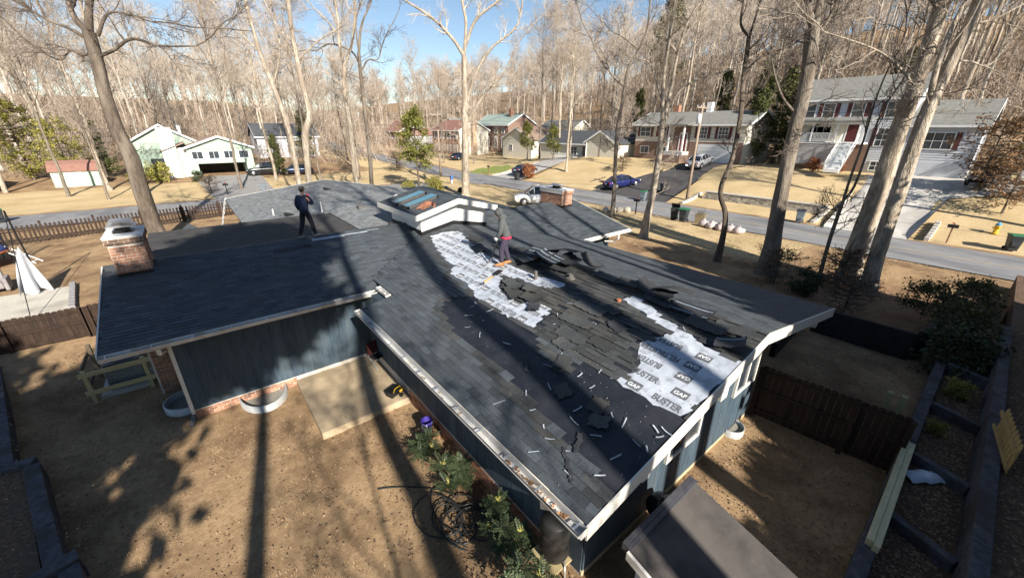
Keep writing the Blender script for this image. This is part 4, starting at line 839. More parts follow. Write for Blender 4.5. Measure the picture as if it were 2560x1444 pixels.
# white cloth hanging from its pole
def clothf(a, b):
    return (a, b, 0)
V = []; F = []; n, m_ = 16, 10
A, B1, B2 = Vector((-15.05, 25.0, 2.1)), Vector((-15.45, 23.9, .12)), Vector((-14.45, 24.3, .12))
for i in range(n+1):
    t = i/n
    for j in range(m_+1):
        u = j/m_; p = A.lerp(B1, t).lerp(A.lerp(B2, t), u); off = .20*sin(u*pi*4+t*2)*t*t+.10*t**6*sin(u*23); e = .16*sin(t*pi); V.append((p.x+off*.6-.30*t*(1-t)*(1-u), p.y-off-e*sin(u*pi), p.z+.12*t**4*sin(u*11)))
for i in range(n):
    for j in range(m_): F.append((i*(m_+1)+j, (i+1)*(m_+1)+j, (i+1)*(m_+1)+j+1, i*(m_+1)+j+1))
mb = MB(); mb.add(V, F); o = mb.build('shade_cloth', mat('white_cloth', (.42, .43, .46), (.52, .53, .55), 3, .9, trans=.25), None, True); tag(o, 'white shade cloth hanging in a tall triangle by the gravel bed', 'cloth')
mb = MB(); mb.tube([(-15.1, 26.0, 0), (-15.1, 25.6, 3.6)], .035, 8); tag(mb.build('pole', BLKF), 'thin black pole holding the white shade cloth', 'pole')
mb = MB(); mb.tube([(-15.1, 25.6, 3.6), (-14.4, 20.0, .06)], .015, 5); tag(mb.build('guy_line', BLKF), 'black guy line running down to the gravel bed', 'line')
tp = thing('trampoline', 'round trampoline with blue pad, orange rim and black net at left', 'trampoline', (-19.3, 31.2, 0))
mb = MB(); mb.lathe((0, 0, .85), [(2.3, 0), (2.35, .05), (2.0, .09), (1.95, .05)], 36); mb.build('pad', mat('blue_pad', (.05, .09, .35), (.08, .12, .4), 2, .5), tp, True)
mb = MB(); mb.lathe((0, 0, .78), [(2.34, 0), (2.39, .04), (2.34, .08)], 36); mb.build('rim', mat('orange_rim', (.65, .15, .03), (.7, .2, .05), 2, .5), tp, True)
mb = MB(); mb.lathe((0, 0, .86), [(2.0, 0), (.05, -.02)], 30); mb.build('mat', BLKF, tp, True)
for k in range(8):
    a = 2*pi*k/8; mb = MB(); mb.tube([(2.36*cos(a), 2.36*sin(a), 0), (2.36*cos(a), 2.36*sin(a), 2.7)], .025, 6); mb.build('net_pole', BLKF, tp)
mb = MB()
for k in range(72):
    a = 2*pi*k/72; mb.tube([(2.28*cos(a), 2.28*sin(a), .9), (2.28*cos(a), 2.28*sin(a), 2.6)], .007, 3, False)
for k in range(14):
    z = .95+k*.12; mb.tube([(2.28*cos(2*pi*j/24), 2.28*sin(2*pi*j/24), z) for j in range(25)], .007, 3, False)
stuff(mb.build('safety_net', BLKF, tp))
def ladder(label, p, q, w_, n, m, loc_name='ladder'):
    p = Vector(p); q = Vector(q); d = (q-p); L = d.length; d /= L; s = d.cross(Vector((0, 0, 1))).normalized() if abs(d.z) < .999 else Vector((1, 0, 0)); t = thing(loc_name, label, 'ladder', p)
    for sg in (-1, 1):
        mb = MB(); mb.tube([s*sg*w_/2, d*L+s*sg*w_/2], .028, 6); mb.build('rail', m, t)
    for k in range(n):
        c = d*L*(k+.5)/n; mb = MB(); mb.tube([c-s*w_/2, c+s*w_/2], .018, 6); mb.build('rung', m, t)
    return t
ALU = mat('aluminium', (.62, .62, .62), (.72, .72, .72), 5, .35, metal=.6)
ladder('short white ladder leading up to the trampoline', (-15.9, 30.6, .05), (-17.2, 31.4, .95), .4, 4, WSIDE)
ladder('aluminium extension ladder leaning on the far left eave', (-7.55, 30.4, 0), (-6.72, 30.2, 2.75), .42, 9, ALU)
ob = thing('garden_sofa', 'grey outdoor sofa at the left edge behind the gravel bed', 'sofa', (-16.9, 25.6, 0), .1); SF = mat('sofa_fabric', (.22, .2, .2), (.28, .26, .25), 5, .95)
for nm, b in (('seat', (-.8, .8, -.4, .35, .2, .48)), ('backrest', (-.8, .8, .3, .5, .2, .95)), ('arm', (-.95, -.8, -.4, .5, .1, .65)), ('arm', (.8, .95, -.4, .5, .1, .65))):
    mb = MB(); mb.bb(*b); mb.build(nm, SF, ob, False, .05)
dh = thing('dog_house', 'little dog house with grey gable roof behind the flat roof', 'dog house', (-8.9, 30.6, 0), .2); mb = MB(); mb.prism([(-.5, 0), (.5, 0), (.5, .7), (0, 1.1), (-.5, .7)], 'y', -.6, .6); mb.build('walls', mat('pink_board', (.5, .32, .24), (.55, .38, .3), 3, .8), dh)
for sg in (-1, 1):
    mb = MB(); mb.hexa([(0, -.7, 1.1), (sg*.65, -.7, .58), (sg*.65, .7, .58), (0, .7, 1.1), (0, -.7, 1.16), (sg*.65, -.7, .64), (sg*.65, .7, .64), (0, .7, 1.16)]); mb.build('roof', SHG, dh)
SHADE_TREES = (  # out of view; dense evergreens and slim pine added and sized for their shade
 ('shade', -11.8, -10.5, 1.0, 'tall pine behind the viewer whose trunk shadow crosses the lawn'),
 ('shade_hedge', -16.2, -6.3, 1.0, 'dense evergreen added behind the viewer to shade the left of the lawn'),
 ('shade_hedge', -19.5, -2.0, 1.0, 'dense evergreen added as shade left of the viewer beyond the timber edging'),
 (6, -6.2, -10.8, 1.25, 'tall bare tree behind the viewer, its trunk shadow on the near slope'),
 (7, -2.8, -11.4, 1.2, 'second tall bare tree behind the viewer toward the shed'),
 (6, -.4, -13.5, 1.05, 'tall bare tree above the terraces out of view'),
 (7, .6, -13.0, .95, 'bare tree beside the tall one above the terraces'),
 ('shade_hedge', 3.0, -10.5, .95, 'dense evergreen added above the terraces to shade the fenced yard'),
 ('shade_hedge', 6.6, -9.6, .9, 'second dense evergreen added as shade above the terraces'),
 ('shade_hedge', 11.0, -9.5, .95, 'third dense evergreen added as shade above the terraces toward the road'),
 (6, 13.5, -12.0, .9, 'bare tree near the road corner out of view'),
 (4, -9.6, -9.2, .60, 'low spreading bare tree behind the viewer dappling the patio'),
 (2, -7.4, -9.8, .55, 'small bare tree beside the low spreading one behind the viewer'),
 ('shade_hedge', -1.3, -9.9, .46, 'low evergreen added as shade above the terraces nearest the shed'),
 ('shade_hedge', .9, -9.4, .48, 'low evergreen added as shade above the terraces beyond the shed'),
 ('shade2', -14.0, -10.4, 1.0, 'slim pine added as shade left of the tall pine behind the viewer'),
 ('shade_hedge', -3.0, -10.3, .44, 'low evergreen added as shade directly behind the shed out of view'),
 (6, -9.4, -14.2, 1.2, 'tall bare tree well behind the viewer, left of the near one'),
 (7, -4.5, -13.4, 1.2, 'tall bare tree behind the viewer between the two nearest ones'),
 (6, 2.2, -15.5, 1.2, 'tall bare tree high above the terraces'),
 (7, 4.6, -14.2, 1.15, 'tall bare tree behind the terrace evergreens'),
)
TREES={'big_left':([(-10.5,30.46,-0.2,0.48),(-10.65,30.46,0.98,0.417),(-10.69,30.49,3.67,0.393),(-10.67,30.48,5.49,0.36),(-10.84,30.61,6.79,0.332),(-10.8,30.58,8.83,0.285),(-10.68,30.48,10.18,0.276),(-10.6,30.42,11.64,0.28)],[[(-10.6,30.42,11.64,0.182),(-10.95,30.7,12.17,0.137),(-10.99,30.73,13.02,0.113),(-10.86,30.63,14.34,0.09)],[(-10.6,30.42,11.64,0.196),(-10.38,30.24,12.34,0.166),(-10.13,30.04,13.03,0.15),(-9.58,29.59,14.51,0.12)],[(-10.8,30.58,11.37,0.098),(-11.39,31.06,11.81,0.075),(-12.21,31.72,12.24,0.059),(-12.92,32.3,12.93,0.044)],[(-10.72,30.52,10.73,0.086),(-11.22,30.92,10.58,0.064),(-11.64,31.26,10.8,0.056),(-12.2,31.72,10.35,0.042),(-12.95,32.33,10.81,0.034)],[(-10.48,30.32,10.55,0.101),(-9.82,29.79,10.83,0.088),(-8.93,29.07,11.34,0.074),(-7.87,28.21,11.03,0.054),(-6.39,27.01,11.03,0.032)],[(-10.28,30.16,11.46,0.085),(-9.69,29.68,12.35,0.071),(-9.09,29.19,12.49,0.05),(-7.92,28.24,12.1,0.037)]]),'center':([(15.64,35.91,-0.2,0.425),(15.68,35.87,2.52,0.395),(15.78,35.8,6.69,0.341),(15.88,35.72,10.86,0.289),(15.91,35.69,13.7,0.262)],[[(15.72,35.85,7.86,0.178),(16.46,35.25,11.23,0.154),(17.76,34.19,14.05,0.113),(19.6,32.7,15.75,0.092)],[(15.91,35.69,13.7,0.187),(15.04,36.39,15.22,0.147),(13.62,37.55,16.86,0.126),(11.63,39.16,18.29,0.087)],[(15.91,35.69,13.7,0.169),(16.14,35.5,16.39,0.146),(15.91,35.69,18.31,0.125),(15.83,35.76,20.16,0.105)],[(15.99,35.63,14.38,0.168),(16.9,34.89,16.72,0.128),(18.71,33.42,18.33,0.09)],[(15.9,35.7,7.4,0.159),(17.23,34.63,9.95,0.117),(18.99,33.2,12.32,0.077)]]),'white_a':([(4.0,36.0,-0.2,0.248),(3.85,36.0,2.0,0.216),(3.78,36.06,3.64,0.212),(3.92,35.94,7.04,0.188),(3.88,35.97,9.89,0.166),(4.07,35.82,11.81,0.177)],[[(4.07,35.82,11.81,0.133),(3.96,35.91,13.43,0.115),(4.08,35.81,14.82,0.099),(4.09,35.8,16.43,0.083),(4.1,35.8,17.98,0.068)],[(4.07,35.82,11.81,0.133),(4.71,35.31,13.26,0.117),(5.23,34.88,15.64,0.1),(5.28,34.84,17.73,0.083)],[(4.03,35.85,13.99,0.072),(3.34,36.41,15.09,0.056),(2.39,37.18,16.28,0.041)]]),'grey_b':([(5.7,37.0,-0.2,0.223),(5.55,37.0,1.75,0.194),(5.66,36.91,4.21,0.189),(5.73,36.85,7.72,0.165),(5.75,36.84,10.99,0.159),(5.81,36.79,13.06,0.139)],[[(5.81,36.79,13.06,0.124),(6.19,36.48,15.03,0.091),(6.93,35.88,16.62,0.075),(7.46,35.45,17.99,0.059)],[(5.85,36.76,11.93,0.094),(5.36,37.15,13.14,0.077),(3.96,38.29,13.73,0.06),(2.94,39.12,13.19,0.045)],[(5.89,36.73,11.77,0.079),(6.38,36.33,12.54,0.063),(7.06,35.77,12.61,0.047),(7.43,35.48,13.61,0.047)],[(5.83,36.77,12.54,0.078),(5.86,36.75,15.2,0.06),(6.44,36.28,16.9,0.059)]]),'white_c':([(-0.3,35.0,-0.2,0.267),(-0.45,35.0,2.32,0.232),(-0.29,34.87,4.58,0.239),(-0.09,34.71,6.58,0.274),(0.36,34.34,8.11,0.203),(0.23,34.45,10.47,0.182),(0.21,34.46,12.31,0.165),(0.18,34.49,13.51,0.149),(0.28,34.41,15.54,0.132),(0.41,34.3,17.41,0.105)],[[(0.25,34.43,11.78,0.064),(1.72,33.24,13.09,0.051),(2.97,32.23,13.85,0.039)],[(0.18,34.49,12.82,0.063),(-0.64,35.16,14.08,0.049),(-1.06,35.49,15.54,0.035)]]),'tan_d':([(-0.77,36.5,-0.2,0.22),(-0.92,36.5,2.19,0.191),(-0.87,36.46,4.51,0.186),(-0.91,36.5,7.14,0.179),(-1.34,36.84,10.07,0.157),(-1.73,37.16,12.34,0.138),(-1.81,37.22,13.22,0.123),(-1.97,37.35,15.75,0.106),(-2.09,37.45,17.65,0.08)],[[(-1.34,36.84,10.07,0.078),(-0.52,36.18,12.43,0.064),(-0.44,36.11,14.26,0.05),(-0.53,36.18,15.75,0.048)],[(-1.73,37.16,12.34,0.063),(-2.65,37.9,13.73,0.048),(-3.38,38.49,14.75,0.035)]]),'slim_a':([(18.43,17.85,0.01,0.169),(18.39,17.88,2.34,0.165),(18.3,17.95,4.37,0.146),(18.22,18.02,6.81,0.142),(18.33,17.93,8.82,0.124),(18.39,17.88,10.0,0.122)],[[(18.39,17.88,10.0,0.081),(17.9,18.28,10.42,0.081),(17.22,18.83,11.19,0.054),(16.59,19.34,12.19,0.04)],[(18.39,17.88,10.0,0.095),(18.5,17.79,11.3,0.093),(19.0,17.39,12.45,0.078),(19.3,17.14,13.76,0.063),(19.27,17.17,15.3,0.05),(19.25,17.19,16.43,0.037)],[(18.92,17.45,12.33,0.052),(18.08,18.14,13.06,0.039),(17.39,18.7,13.42,0.026)]]),'twin':([(15.91,13.12,-0.2,0.31),(15.97,13.07,1.49,0.252),(16.09,12.97,3.13,0.221),(16.16,12.92,5.66,0.188),(16.07,12.99,7.64,0.171)],[[(16.07,12.99,7.64,0.125),(15.87,13.16,9.9,0.11),(15.86,13.16,12.01,0.095),(15.92,13.11,13.98,0.081),(15.92,13.11,15.48,0.059)],[(16.15,12.92,7.64,0.114),(16.29,12.81,9.55,0.099),(16.37,12.75,11.33,0.085),(16.64,12.53,13.02,0.061),(17.1,12.16,13.99,0.05)],[(16.18,12.9,7.4,0.103),(16.65,12.52,9.17,0.077),(17.51,11.82,9.91,0.064),(18.95,10.66,10.44,0.041)],[(15.98,13.06,8.56,0.056),(15.12,13.76,10.75,0.044),(14.44,14.31,10.96,0.033)]]),'wavy':([(14.56,7.27,-0.2,0.179),(14.6,7.24,1.58,0.145),(14.49,7.33,2.79,0.132),(14.15,7.6,3.66,0.121),(14.09,7.65,4.37,0.12),(14.26,7.51,5.36,0.116),(14.32,7.47,6.29,0.114),(14.26,7.51,7.89,0.11),(14.09,7.65,9.37,0.098),(14.03,7.7,10.4,0.096),(13.98,7.74,11.17,0.094)],[[(13.98,7.74,11.17,0.063),(13.59,8.06,11.7,0.055),(13.51,8.12,12.64,0.046),(13.24,8.34,13.54,0.038)],[(13.98,7.74,11.17,0.071),(14.06,7.68,11.7,0.054),(14.14,7.61,12.64,0.045),(14.29,7.49,13.55,0.037)],[(14.03,7.7,9.71,0.041),(14.69,7.17,10.4,0.031),(15.65,6.39,10.82,0.023)],[(14.25,7.52,7.93,0.042),(14.59,7.24,8.48,0.033),(14.94,6.96,9.11,0.024)]]),'dark_big':([(14.58,4.65,-0.2,0.505),(14.53,4.69,1.38,0.405),(14.45,4.75,2.86,0.343),(14.3,4.88,5.3,0.308),(14.24,4.93,7.19,0.286),(14.23,4.93,8.64,0.275),(14.11,5.03,10.11,0.271),(13.98,5.14,11.15,0.278)],[[(13.98,5.14,11.15,0.159),(13.64,5.41,11.86,0.131),(13.2,5.77,12.96,0.109)],[(14.0,5.12,11.15,0.172),(13.99,5.12,12.14,0.141),(14.0,5.12,13.36,0.111)],[(14.23,4.94,7.7,0.065),(13.59,5.45,8.36,0.058),(13.14,5.82,9.17,0.043),(12.85,6.06,9.94,0.028)],[(14.24,4.93,11.0,0.066),(14.43,4.77,11.58,0.051),(14.36,4.83,12.15,0.038)]]),'fork_thin':([(15.91,2.61,-0.2,0.095),(15.84,2.66,1.61,0.084),(15.85,2.66,2.84,0.081),(15.88,2.64,3.94,0.079)],[[(15.88,2.64,3.94,0.057),(15.86,2.65,4.84,0.056),(15.9,2.62,6.71,0.046),(15.87,2.65,8.19,0.038),(15.94,2.59,9.37,0.03),(16.12,2.44,10.3,0.023)],[(15.88,2.64,3.94,0.057),(16.11,2.45,4.66,0.056),(16.17,2.4,6.42,0.046),(16.21,2.37,7.81,0.038),(16.51,2.12,8.96,0.03),(16.77,1.91,9.87,0.017)]]),'pale_big':([(16.35,1.54,-0.2,0.435),(16.28,1.6,1.58,0.404),(16.29,1.59,2.97,0.381),(16.3,1.58,5.32,0.349),(16.29,1.59,7.2,0.305),(16.31,1.57,8.57,0.274),(16.28,1.59,10.22,0.253),(16.26,1.62,11.84,0.239),(16.21,1.65,13.21,0.207)],[[(16.35,1.54,8.76,0.058),(15.44,2.28,9.64,0.046),(14.52,3.03,10.2,0.035),(12.87,4.36,10.75,0.024)],[(16.26,1.61,11.44,0.074),(15.37,2.34,12.34,0.058),(14.78,2.81,13.08,0.042)]]),'pale_right':([(15.59,0.6,-0.2,0.291),(15.48,0.69,1.56,0.279),(15.4,0.75,3.25,0.278),(15.35,0.79,5.44,0.265),(15.34,0.8,7.5,0.231),(15.42,0.74,8.8,0.199),(15.56,0.62,10.15,0.168),(15.6,0.59,11.53,0.149),(15.64,0.56,12.82,0.124)],[[(15.25,0.88,8.38,0.107),(15.13,0.97,9.48,0.093),(15.14,0.96,10.53,0.079),(15.25,0.88,11.41,0.057)],[(15.51,0.67,9.62,0.046),(16.13,0.17,9.56,0.035),(16.65,-0.26,9.43,0.024),(16.97,-0.52,10.16,0.019)],[(15.58,0.61,10.79,0.043),(16.22,0.09,10.92,0.033),(16.95,-0.5,11.42,0.022)]])}
# ================================================================== trees and shrubs
def nrm(a): return a/np.maximum(1e-9, np.linalg.norm(a, axis=-1, keepdims=True))
def grow(P, D, L, nseg, g, wander, up):
    """N branches at once: starts P, directions D, lengths L -> (N, nseg+1, 3)"""
    N = len(P); pts = [P]; D = nrm(D); st = (L/nseg)[:, None]
    for k in range(nseg):
        D = nrm(D+g.normal(0, wander, (N, 3))+np.array([0, 0, up])); P = P+D*st; pts.append(P)
    return np.stack(pts, 1)
def tubes(poly, rad, ns):
    """poly (N,K,3), rad (N,K) -> verts, quads"""
    N, K, _ = poly.shape; d = np.gradient(poly, axis=1); d = nrm(d)
    ref = np.where(np.abs(d[:, :1, 2:3]) > .85, np.array([1.0, 0, 0]), np.array([0, 0, 1.0])); ref = np.repeat(ref, K, 1)
    u = nrm(np.cross(d, ref)); w_ = np.cross(d, u); a = np.arange(ns)*2*pi/ns
    V = poly[:, :, None]+rad[:, :, None, None]*(u[:, :, None]*np.cos(a)[None, None, :, None]+w_[:, :, None]*np.sin(a)[None, None, :, None])
    idx = np.arange(N*K*ns).reshape(N, K, ns); i0 = idx[:, :-1]; i1 = idx[:, 1:]
    Q = np.stack([i0, np.roll(i0, -1, 2), np.roll(i1, -1, 2), i1], -1).reshape(-1, 4)
    return V.reshape(-1, 3), Q
def merge(parts):
    Vs = []; Qs = []; n = 0
    for V, Q in parts: Vs.append(V); Qs.append(Q+n); n += len(V)
    return np.concatenate(Vs), np.concatenate(Qs)
def spawn(poly, rad, n, g, t0, t1, ang, L, taper=True):
    """n children per parent polyline, leaving it at angle ang"""
    N, K, _ = poly.shape; t = g.uniform(t0, t1, (N, n)); f = t*(K-1); i = np.minimum(f.astype(int), K-2); fr = (f-i)[..., None]
    r = np.arange(N)[:, None]; P = poly[r, i]*(1-fr)+poly[r, i+1]*fr; d = nrm(poly[r, i+1]-poly[r, i]); R = rad[r, i]*(1-fr[..., 0])+rad[r, i+1]*fr[..., 0]
    rv = nrm(np.cross(d, g.normal(0, 1, (N, n, 3)))); a = np.radians(g.normal(ang, 9, (N, n)))[..., None]; D = d*np.cos(a)+rv*np.sin(a)
    LL = L*g.uniform(.6, 1.25, (N, n))*((1.15-.55*t) if taper else 1)
    return P.reshape(-1, 3), D.reshape(-1, 3), LL.reshape(-1), R.reshape(-1)
def lin(r0, r1, K): return r0[:, None]*(1-np.linspace(0, 1, K))[None]+r1[:, None]*np.linspace(0, 1, K)[None]
def twiggery(limb, lrad, g, n2, n3, n4, L2, L3, L4, up=.05, t0=.25, fat=1.0):
    """three further orders of branches on limbs; returns verts, quads"""
    out = []
    P, D, L, R = spawn(limb, lrad, n2, g, t0, 1, 42, L2); p2 = grow(P, D, L, 5, g, .16, up); r2 = lin(np.clip(R*.55, .014, .09), np.full(len(R), .010), 6); out.append(tubes(p2, r2, 4))
    P, D, L, R = spawn(p2, r2, n3, g, .2, 1, 42, L3); p3 = grow(P, D, L, 4, g, .2, up); r3_ = lin(np.clip(R*.6, .009*fat, .03), np.full(len(R), .006*fat), 5); out.append(tubes(p3, r3_, 3))
    P, D, L, R = spawn(p3, r3_, n4, g, .2, 1, 40, L4); p4 = grow(P, D, L, 2, g, .22, up); r4 = lin(np.full(len(R), .0075*fat), np.full(len(R), .004*fat), 3); out.append(tubes(p4, r4, 3))
    return out
BARKP = mat('bark_pale', (.26, .21, .155), (.56, .485, .385), 9, .95, 1.0, 26, stretch=(1, 1, .22), c3=(.30, .24, .18), s3=2.2, dist=.07, contrast=(.38, .62), obj=True)
BARKG = mat('bark_grey', (.15, .122, .095), (.29, .245, .195), 8, .95, 1.0, 24, stretch=(1, 1, .22), c3=(.14, .11, .085), s3=2, dist=.06, obj=True)
BARKD = mat('bark_dark', (.075, .058, .043), (.15, .118, .09), 8, .95, 1.0, 24, stretch=(1, 1, .22), c3=(.22, .18, .14), s3=1.6, dist=.06, obj=True)
TWIG = mat('twig', (.31, .25, .195), (.43, .355, .285), 1.5, .95, obj=True)
TWIGD = mat('twig_dark', (.10, .08, .065), (.17, .135, .11), 1.5, .95, obj=True)
TWIGP = mat('twig_pale', (.42, .35, .28), (.54, .46, .375), 1.5, .95, obj=True)
BARKW = mat('bark_white', (.30, .255, .205), (.58, .51, .42), 6, .95, .5, 20, stretch=(1, 1, .3), c3=(.30, .25, .2), s3=.7, obj=True)
BRUSH = mat('brush', (.29, .225, .17), (.40, .325, .255), .8, .95)
def smooth_poly(pts, n):
    """Catmull-Rom through (x,y,z,r) points"""
    p = np.array(pts, float); p = np.concatenate([2*p[:1]-p[1:2], p, 2*p[-1:]-p[-2:-1]]); out = []
    seg = len(p)-3
    for k in range(n+1):
        f = k/n*seg; i = min(int(f), seg-1); t = f-i; a, b, c, d = p[i], p[i+1], p[i+2], p[i+3]
        out.append(.5*((2*b)+(c-a)*t+(2*a-5*b+4*c-d)*t*t+(3*b-a-3*c+d)*t**3))
    out = np.array(out); out[:, 3] = np.maximum(out[:, 3], .008); return out
def rough_trunk(sp, ns, seed):
    V, Q = tubes(sp[None, :, :3], sp[None, :, 3], ns); g = np.random.default_rng(seed); K = len(sp)
    V = V.reshape(K, ns, 3); ctr = sp[:, None, :3]; a = np.arange(ns)*2*pi/ns; z = sp[:, 2:3]
    rd = g.normal(0, .028, (1, ns))+g.normal(0, .016, (K, ns)); w_ = 1+.05*np.sin(3*a[None]+z*.9+seed)+.03*np.sin(5*a[None]-z*1.7)+rd*(1 if ns > 10 else .3); fl = 1+.55*np.exp(-(np.arange(K)/K)*26)[:, None]*(1+.3*np.sin(4*a[None]+seed))
    return (ctr+(V-ctr)*(w_*fl)[..., None]).reshape(-1, 3), Q
def hero(name, label, key, barkm, twigm, seed, dens=(7, 7, 5), topext=5.5):
    main, limbs = TREES[key]; g = np.random.default_rng(seed); base = np.array(main[0][:3]); base[2] = max(base[2], H(base[0], base[1])-.2); t = thing(name, label, 'tree', base.tolist())
    off = np.array([*base, 0.0]); sp = smooth_poly([np.array(m)-off for m in main], 40); parts = [rough_trunk(sp, 26, seed)]; LP = []; LR = []
    for l in limbs:
        q = smooth_poly([np.array(m)-off for m in l], 15)
        # carry the limb on past where it leaves the picture
        d = q[-1, :3]-q[-4, :3]; d = d/np.linalg.norm(d); d = nrm(d+np.array([0, 0, .5])); e = grow(q[-1:, :3], d[None], np.array([topext*.8*min(1.6, .5+q[-1, 3]*9)]), 8, g, .13, .07)[0]
        er = np.linspace(q[-1, 3], .02, 9); full = np.concatenate([q, np.concatenate([e[1:], er[1:, None]], 1)]); parts.append(tubes(full[None, :, :3], full[None, :, 3], 8)); LP.append(full[:, :3]); LR.append(full[:, 3])
    if key in ('white_c', 'tan_d', 'pale_big', 'pale_right') or not limbs:
        d = np.array([.05, .02, 1.0]); n = 6; s = np.repeat(sp[-1:, :3], n, 0); D = g.normal(0, .45, (n, 3)); D[:, 2] = 1.1; q = grow(s, D, g.uniform(4, 8, n), 23, g, .07, .05); rr = lin(np.full(n, sp[-1, 3]*.62), np.full(n, .02), 24); parts.append(tubes(q, rr, 7))
        for i in range(n): LP.append(q[i]); LR.append(rr[i])
    V, Q = merge(parts); link('trunk', npmesh('trunk', V, Q, barkm, smooth=True), t)
    limb = np.stack(LP); lr = np.stack(LR); out = twiggery(limb, lr, g, dens[0], dens[1], dens[2], 2.1, 1.15, .55)
    # a few water sprouts on the trunk
    P, D, L, R = spawn(sp[None, :, :3], sp[None, :, 3], 9, g, .45, .97, 70, 1.6, False); q = grow(P, D, L, 6, g, .16, .05); rr = lin(np.full(len(P), .028), np.full(len(P), .008), 7); out.append(tubes(q, rr, 4)); out += twiggery(q, rr, g, 4, 4, 3, .8, .5, .3)
    V, Q = merge(out); link('crown', npmesh('crown', V, Q, twigm), t); return t
hero('oak_tree', 'massive dark leaning oak with forked crown beside the left chimney', 'big_left', BARKD, TWIGD, 1, (10, 8, 5), 7)
hero('bare_tree', 'tall pale bare tree in the middle with spreading limbs against the sky', 'center', BARKP, TWIGP, 2, (11, 8, 6), 7)
hero('bare_tree', 'pale forked bare tree behind the far roof, left of the grey one', 'white_a', BARKP, TWIG, 3)
hero('bare_tree', 'grey bare tree just right of the pale forked one behind the far roof', 'grey_b', BARKG, TWIGD, 4)
hero('bare_tree', 'pale bare tree with a swollen kink in its trunk behind the far roof', 'white_c', BARKP, TWIG, 5)
hero('bare_tree', 'tan bare tree leaning left next to the kinked pale tree', 'tan_d', BARKP, TWIG, 6)
hero('bare_tree', 'slim bare tree at the corner of the chimney wing, its top bent right', 'slim_a', BARKG, TWIGD, 7)
hero('bare_tree', 'bare tree splitting into two tall stems beside the mailbox', 'twin', BARKP, TWIG, 8)
hero('bare_tree', 'dark wavy bare tree with a Y fork in the front yard', 'wavy', BARKD, TWIGD, 9)
hero('bare_tree', 'stout dark grey trunk nearest the far roof corner', 'dark_big', BARKG, TWIGD, 10, (8, 7, 5), 7)
hero('bare_tree', 'thin sapling forking low between the stout trunks at right', 'fork_thin', BARKG, TWIGD, 11, (7, 6, 4), 3)
hero('bare_tree', 'thick pale trunk, left one of the pair leaning at the right', 'pale_big', BARKP, TWIG, 12, (8, 7, 5), 7)
hero('bare_tree', 'thick pale trunk, right one of the pair leaning at the right', 'pale_right', BARKP, TWIG, 13, (8, 7, 5), 7)
# ---------------------------------------------------------------- forest trees: a few kinds, each copied
def wild(seed, h, r0, first, nl, spread, barkm, twigm, low=False):
    g = np.random.default_rng(seed); n = 26; z = np.linspace(-.3, h*.93, n); wx = np.cumsum(g.normal(0, .05, n))*h/22; wy = np.cumsum(g.normal(0, .05, n))*h/22
    sp = np.stack([wx-wx[0], wy-wy[0], z, r0*(1-.86*np.linspace(0, 1, n)**1.15)], 1); parts = [rough_trunk(sp, 8, seed)]
    P, D, L, R = spawn(sp[None, :, :3], sp[None, :, 3], nl, g, first, .99, spread, h*.26); limb = grow(P, D, L, 9, g, .11, .09); lr = lin(np.clip(R*.55, .03, .2), np.full(len(R), .016), 10); parts.append(tubes(limb, lr, 5))
    V, Q = merge(parts); tr = npmesh('trunk', V, Q, barkm, smooth=True)
    k = (3, 3, 1) if low == 2 else ((5, 4, 3) if low else (7, 6, 4))
    V, Q = merge(twiggery(limb, lr*(1.5 if low else 1.15), g, *k, h*.105, h*.055, h*.03, .06, .15, 1.5 if low == 1 else 1.0)); return tr, npmesh('crown', V, Q, twigm)
KINDS = [wild(101, 23, .19, .42, 22, 42, BARKP, TWIGP), wild(102, 25, .21, .5, 20, 38, BARKP, TWIG), wild(103, 21, .155, .36, 22, 45, BARKG, TWIG), wild(104, 24, .18, .45, 20, 36, BARKG, TWIG), wild(105, 19, .14, .3, 22, 48, BARKG, TWIGP), wild(106, 26, .23, .5, 22, 42, BARKP, TWIGP), wild(107, 27, .30, .62, 12, 38, BARKG, TWIG, 2), wild(108, 29, .27, .66, 10, 36, BARKG, TWIG, 2)]
KLOW = [wild(121, 23, .19, .42, 17, 42, BARKW, TWIGP, True), wild(122, 25, .21, .5, 16, 38, BARKW, TWIG, True), wild(123, 21, .155, .36, 17, 45, BARKG, TWIGP, True), wild(124, 24, .18, .45, 16, 36, BARKW, TWIG, True), wild(125, 19, .14, .3, 17, 48, BARKG, TWIGP, True), wild(126, 26, .23, .5, 17, 42, BARKW, TWIGP, True)]
def tree(kind, x, y, s, label, group, name='bare_tree', zs=None, kinds=None):
    tr, cr = (kinds or KINDS)[kind]; t = thing(name, label, 'tree', (x, y, H(x, y)), r5.uniform(0, 6.28), group); t.scale = (s*r5.uniform(.9, 1.1), s*r5.uniform(.9, 1.1), (zs or s)*r5.uniform(.92, 1.08))
    link('trunk', tr, t); link('crown', cr, t); return t
r5 = random.Random(31)
CAMP = (-8.466, -2.16)
def in_view(x, y, m=3):
    a = math.degrees(atan2(y-CAMP[1], x-CAMP[0])); return -4-m < a < 106+m
NF = [0]
def wood(x0, x1, y0, y1, step, label, group, ok=lambda x, y: True, cap=400, smin=.8, smax=1.12):
    c = 0; y = y0
    while y < y1:
        x = x0
        while x < x1:
            px = x+r5.uniform(-.45, .45)*step; py = y+r5.uniform(-.45, .45)*step; x += step
            if not in_view(px, py) or not ok(px, py) or c >= cap: continue
            tree(r5.randrange(6), px, py, r5.uniform(smin, smax), label, group, kinds=KLOW); c += 1; NF[0] += 1
        y += step
wood(57, 122, -14, 62, 6.2, 'bare tree standing in the wood on the hillside behind the right-hand houses', 'trees of the hillside wood', lambda x, y: True, 130)
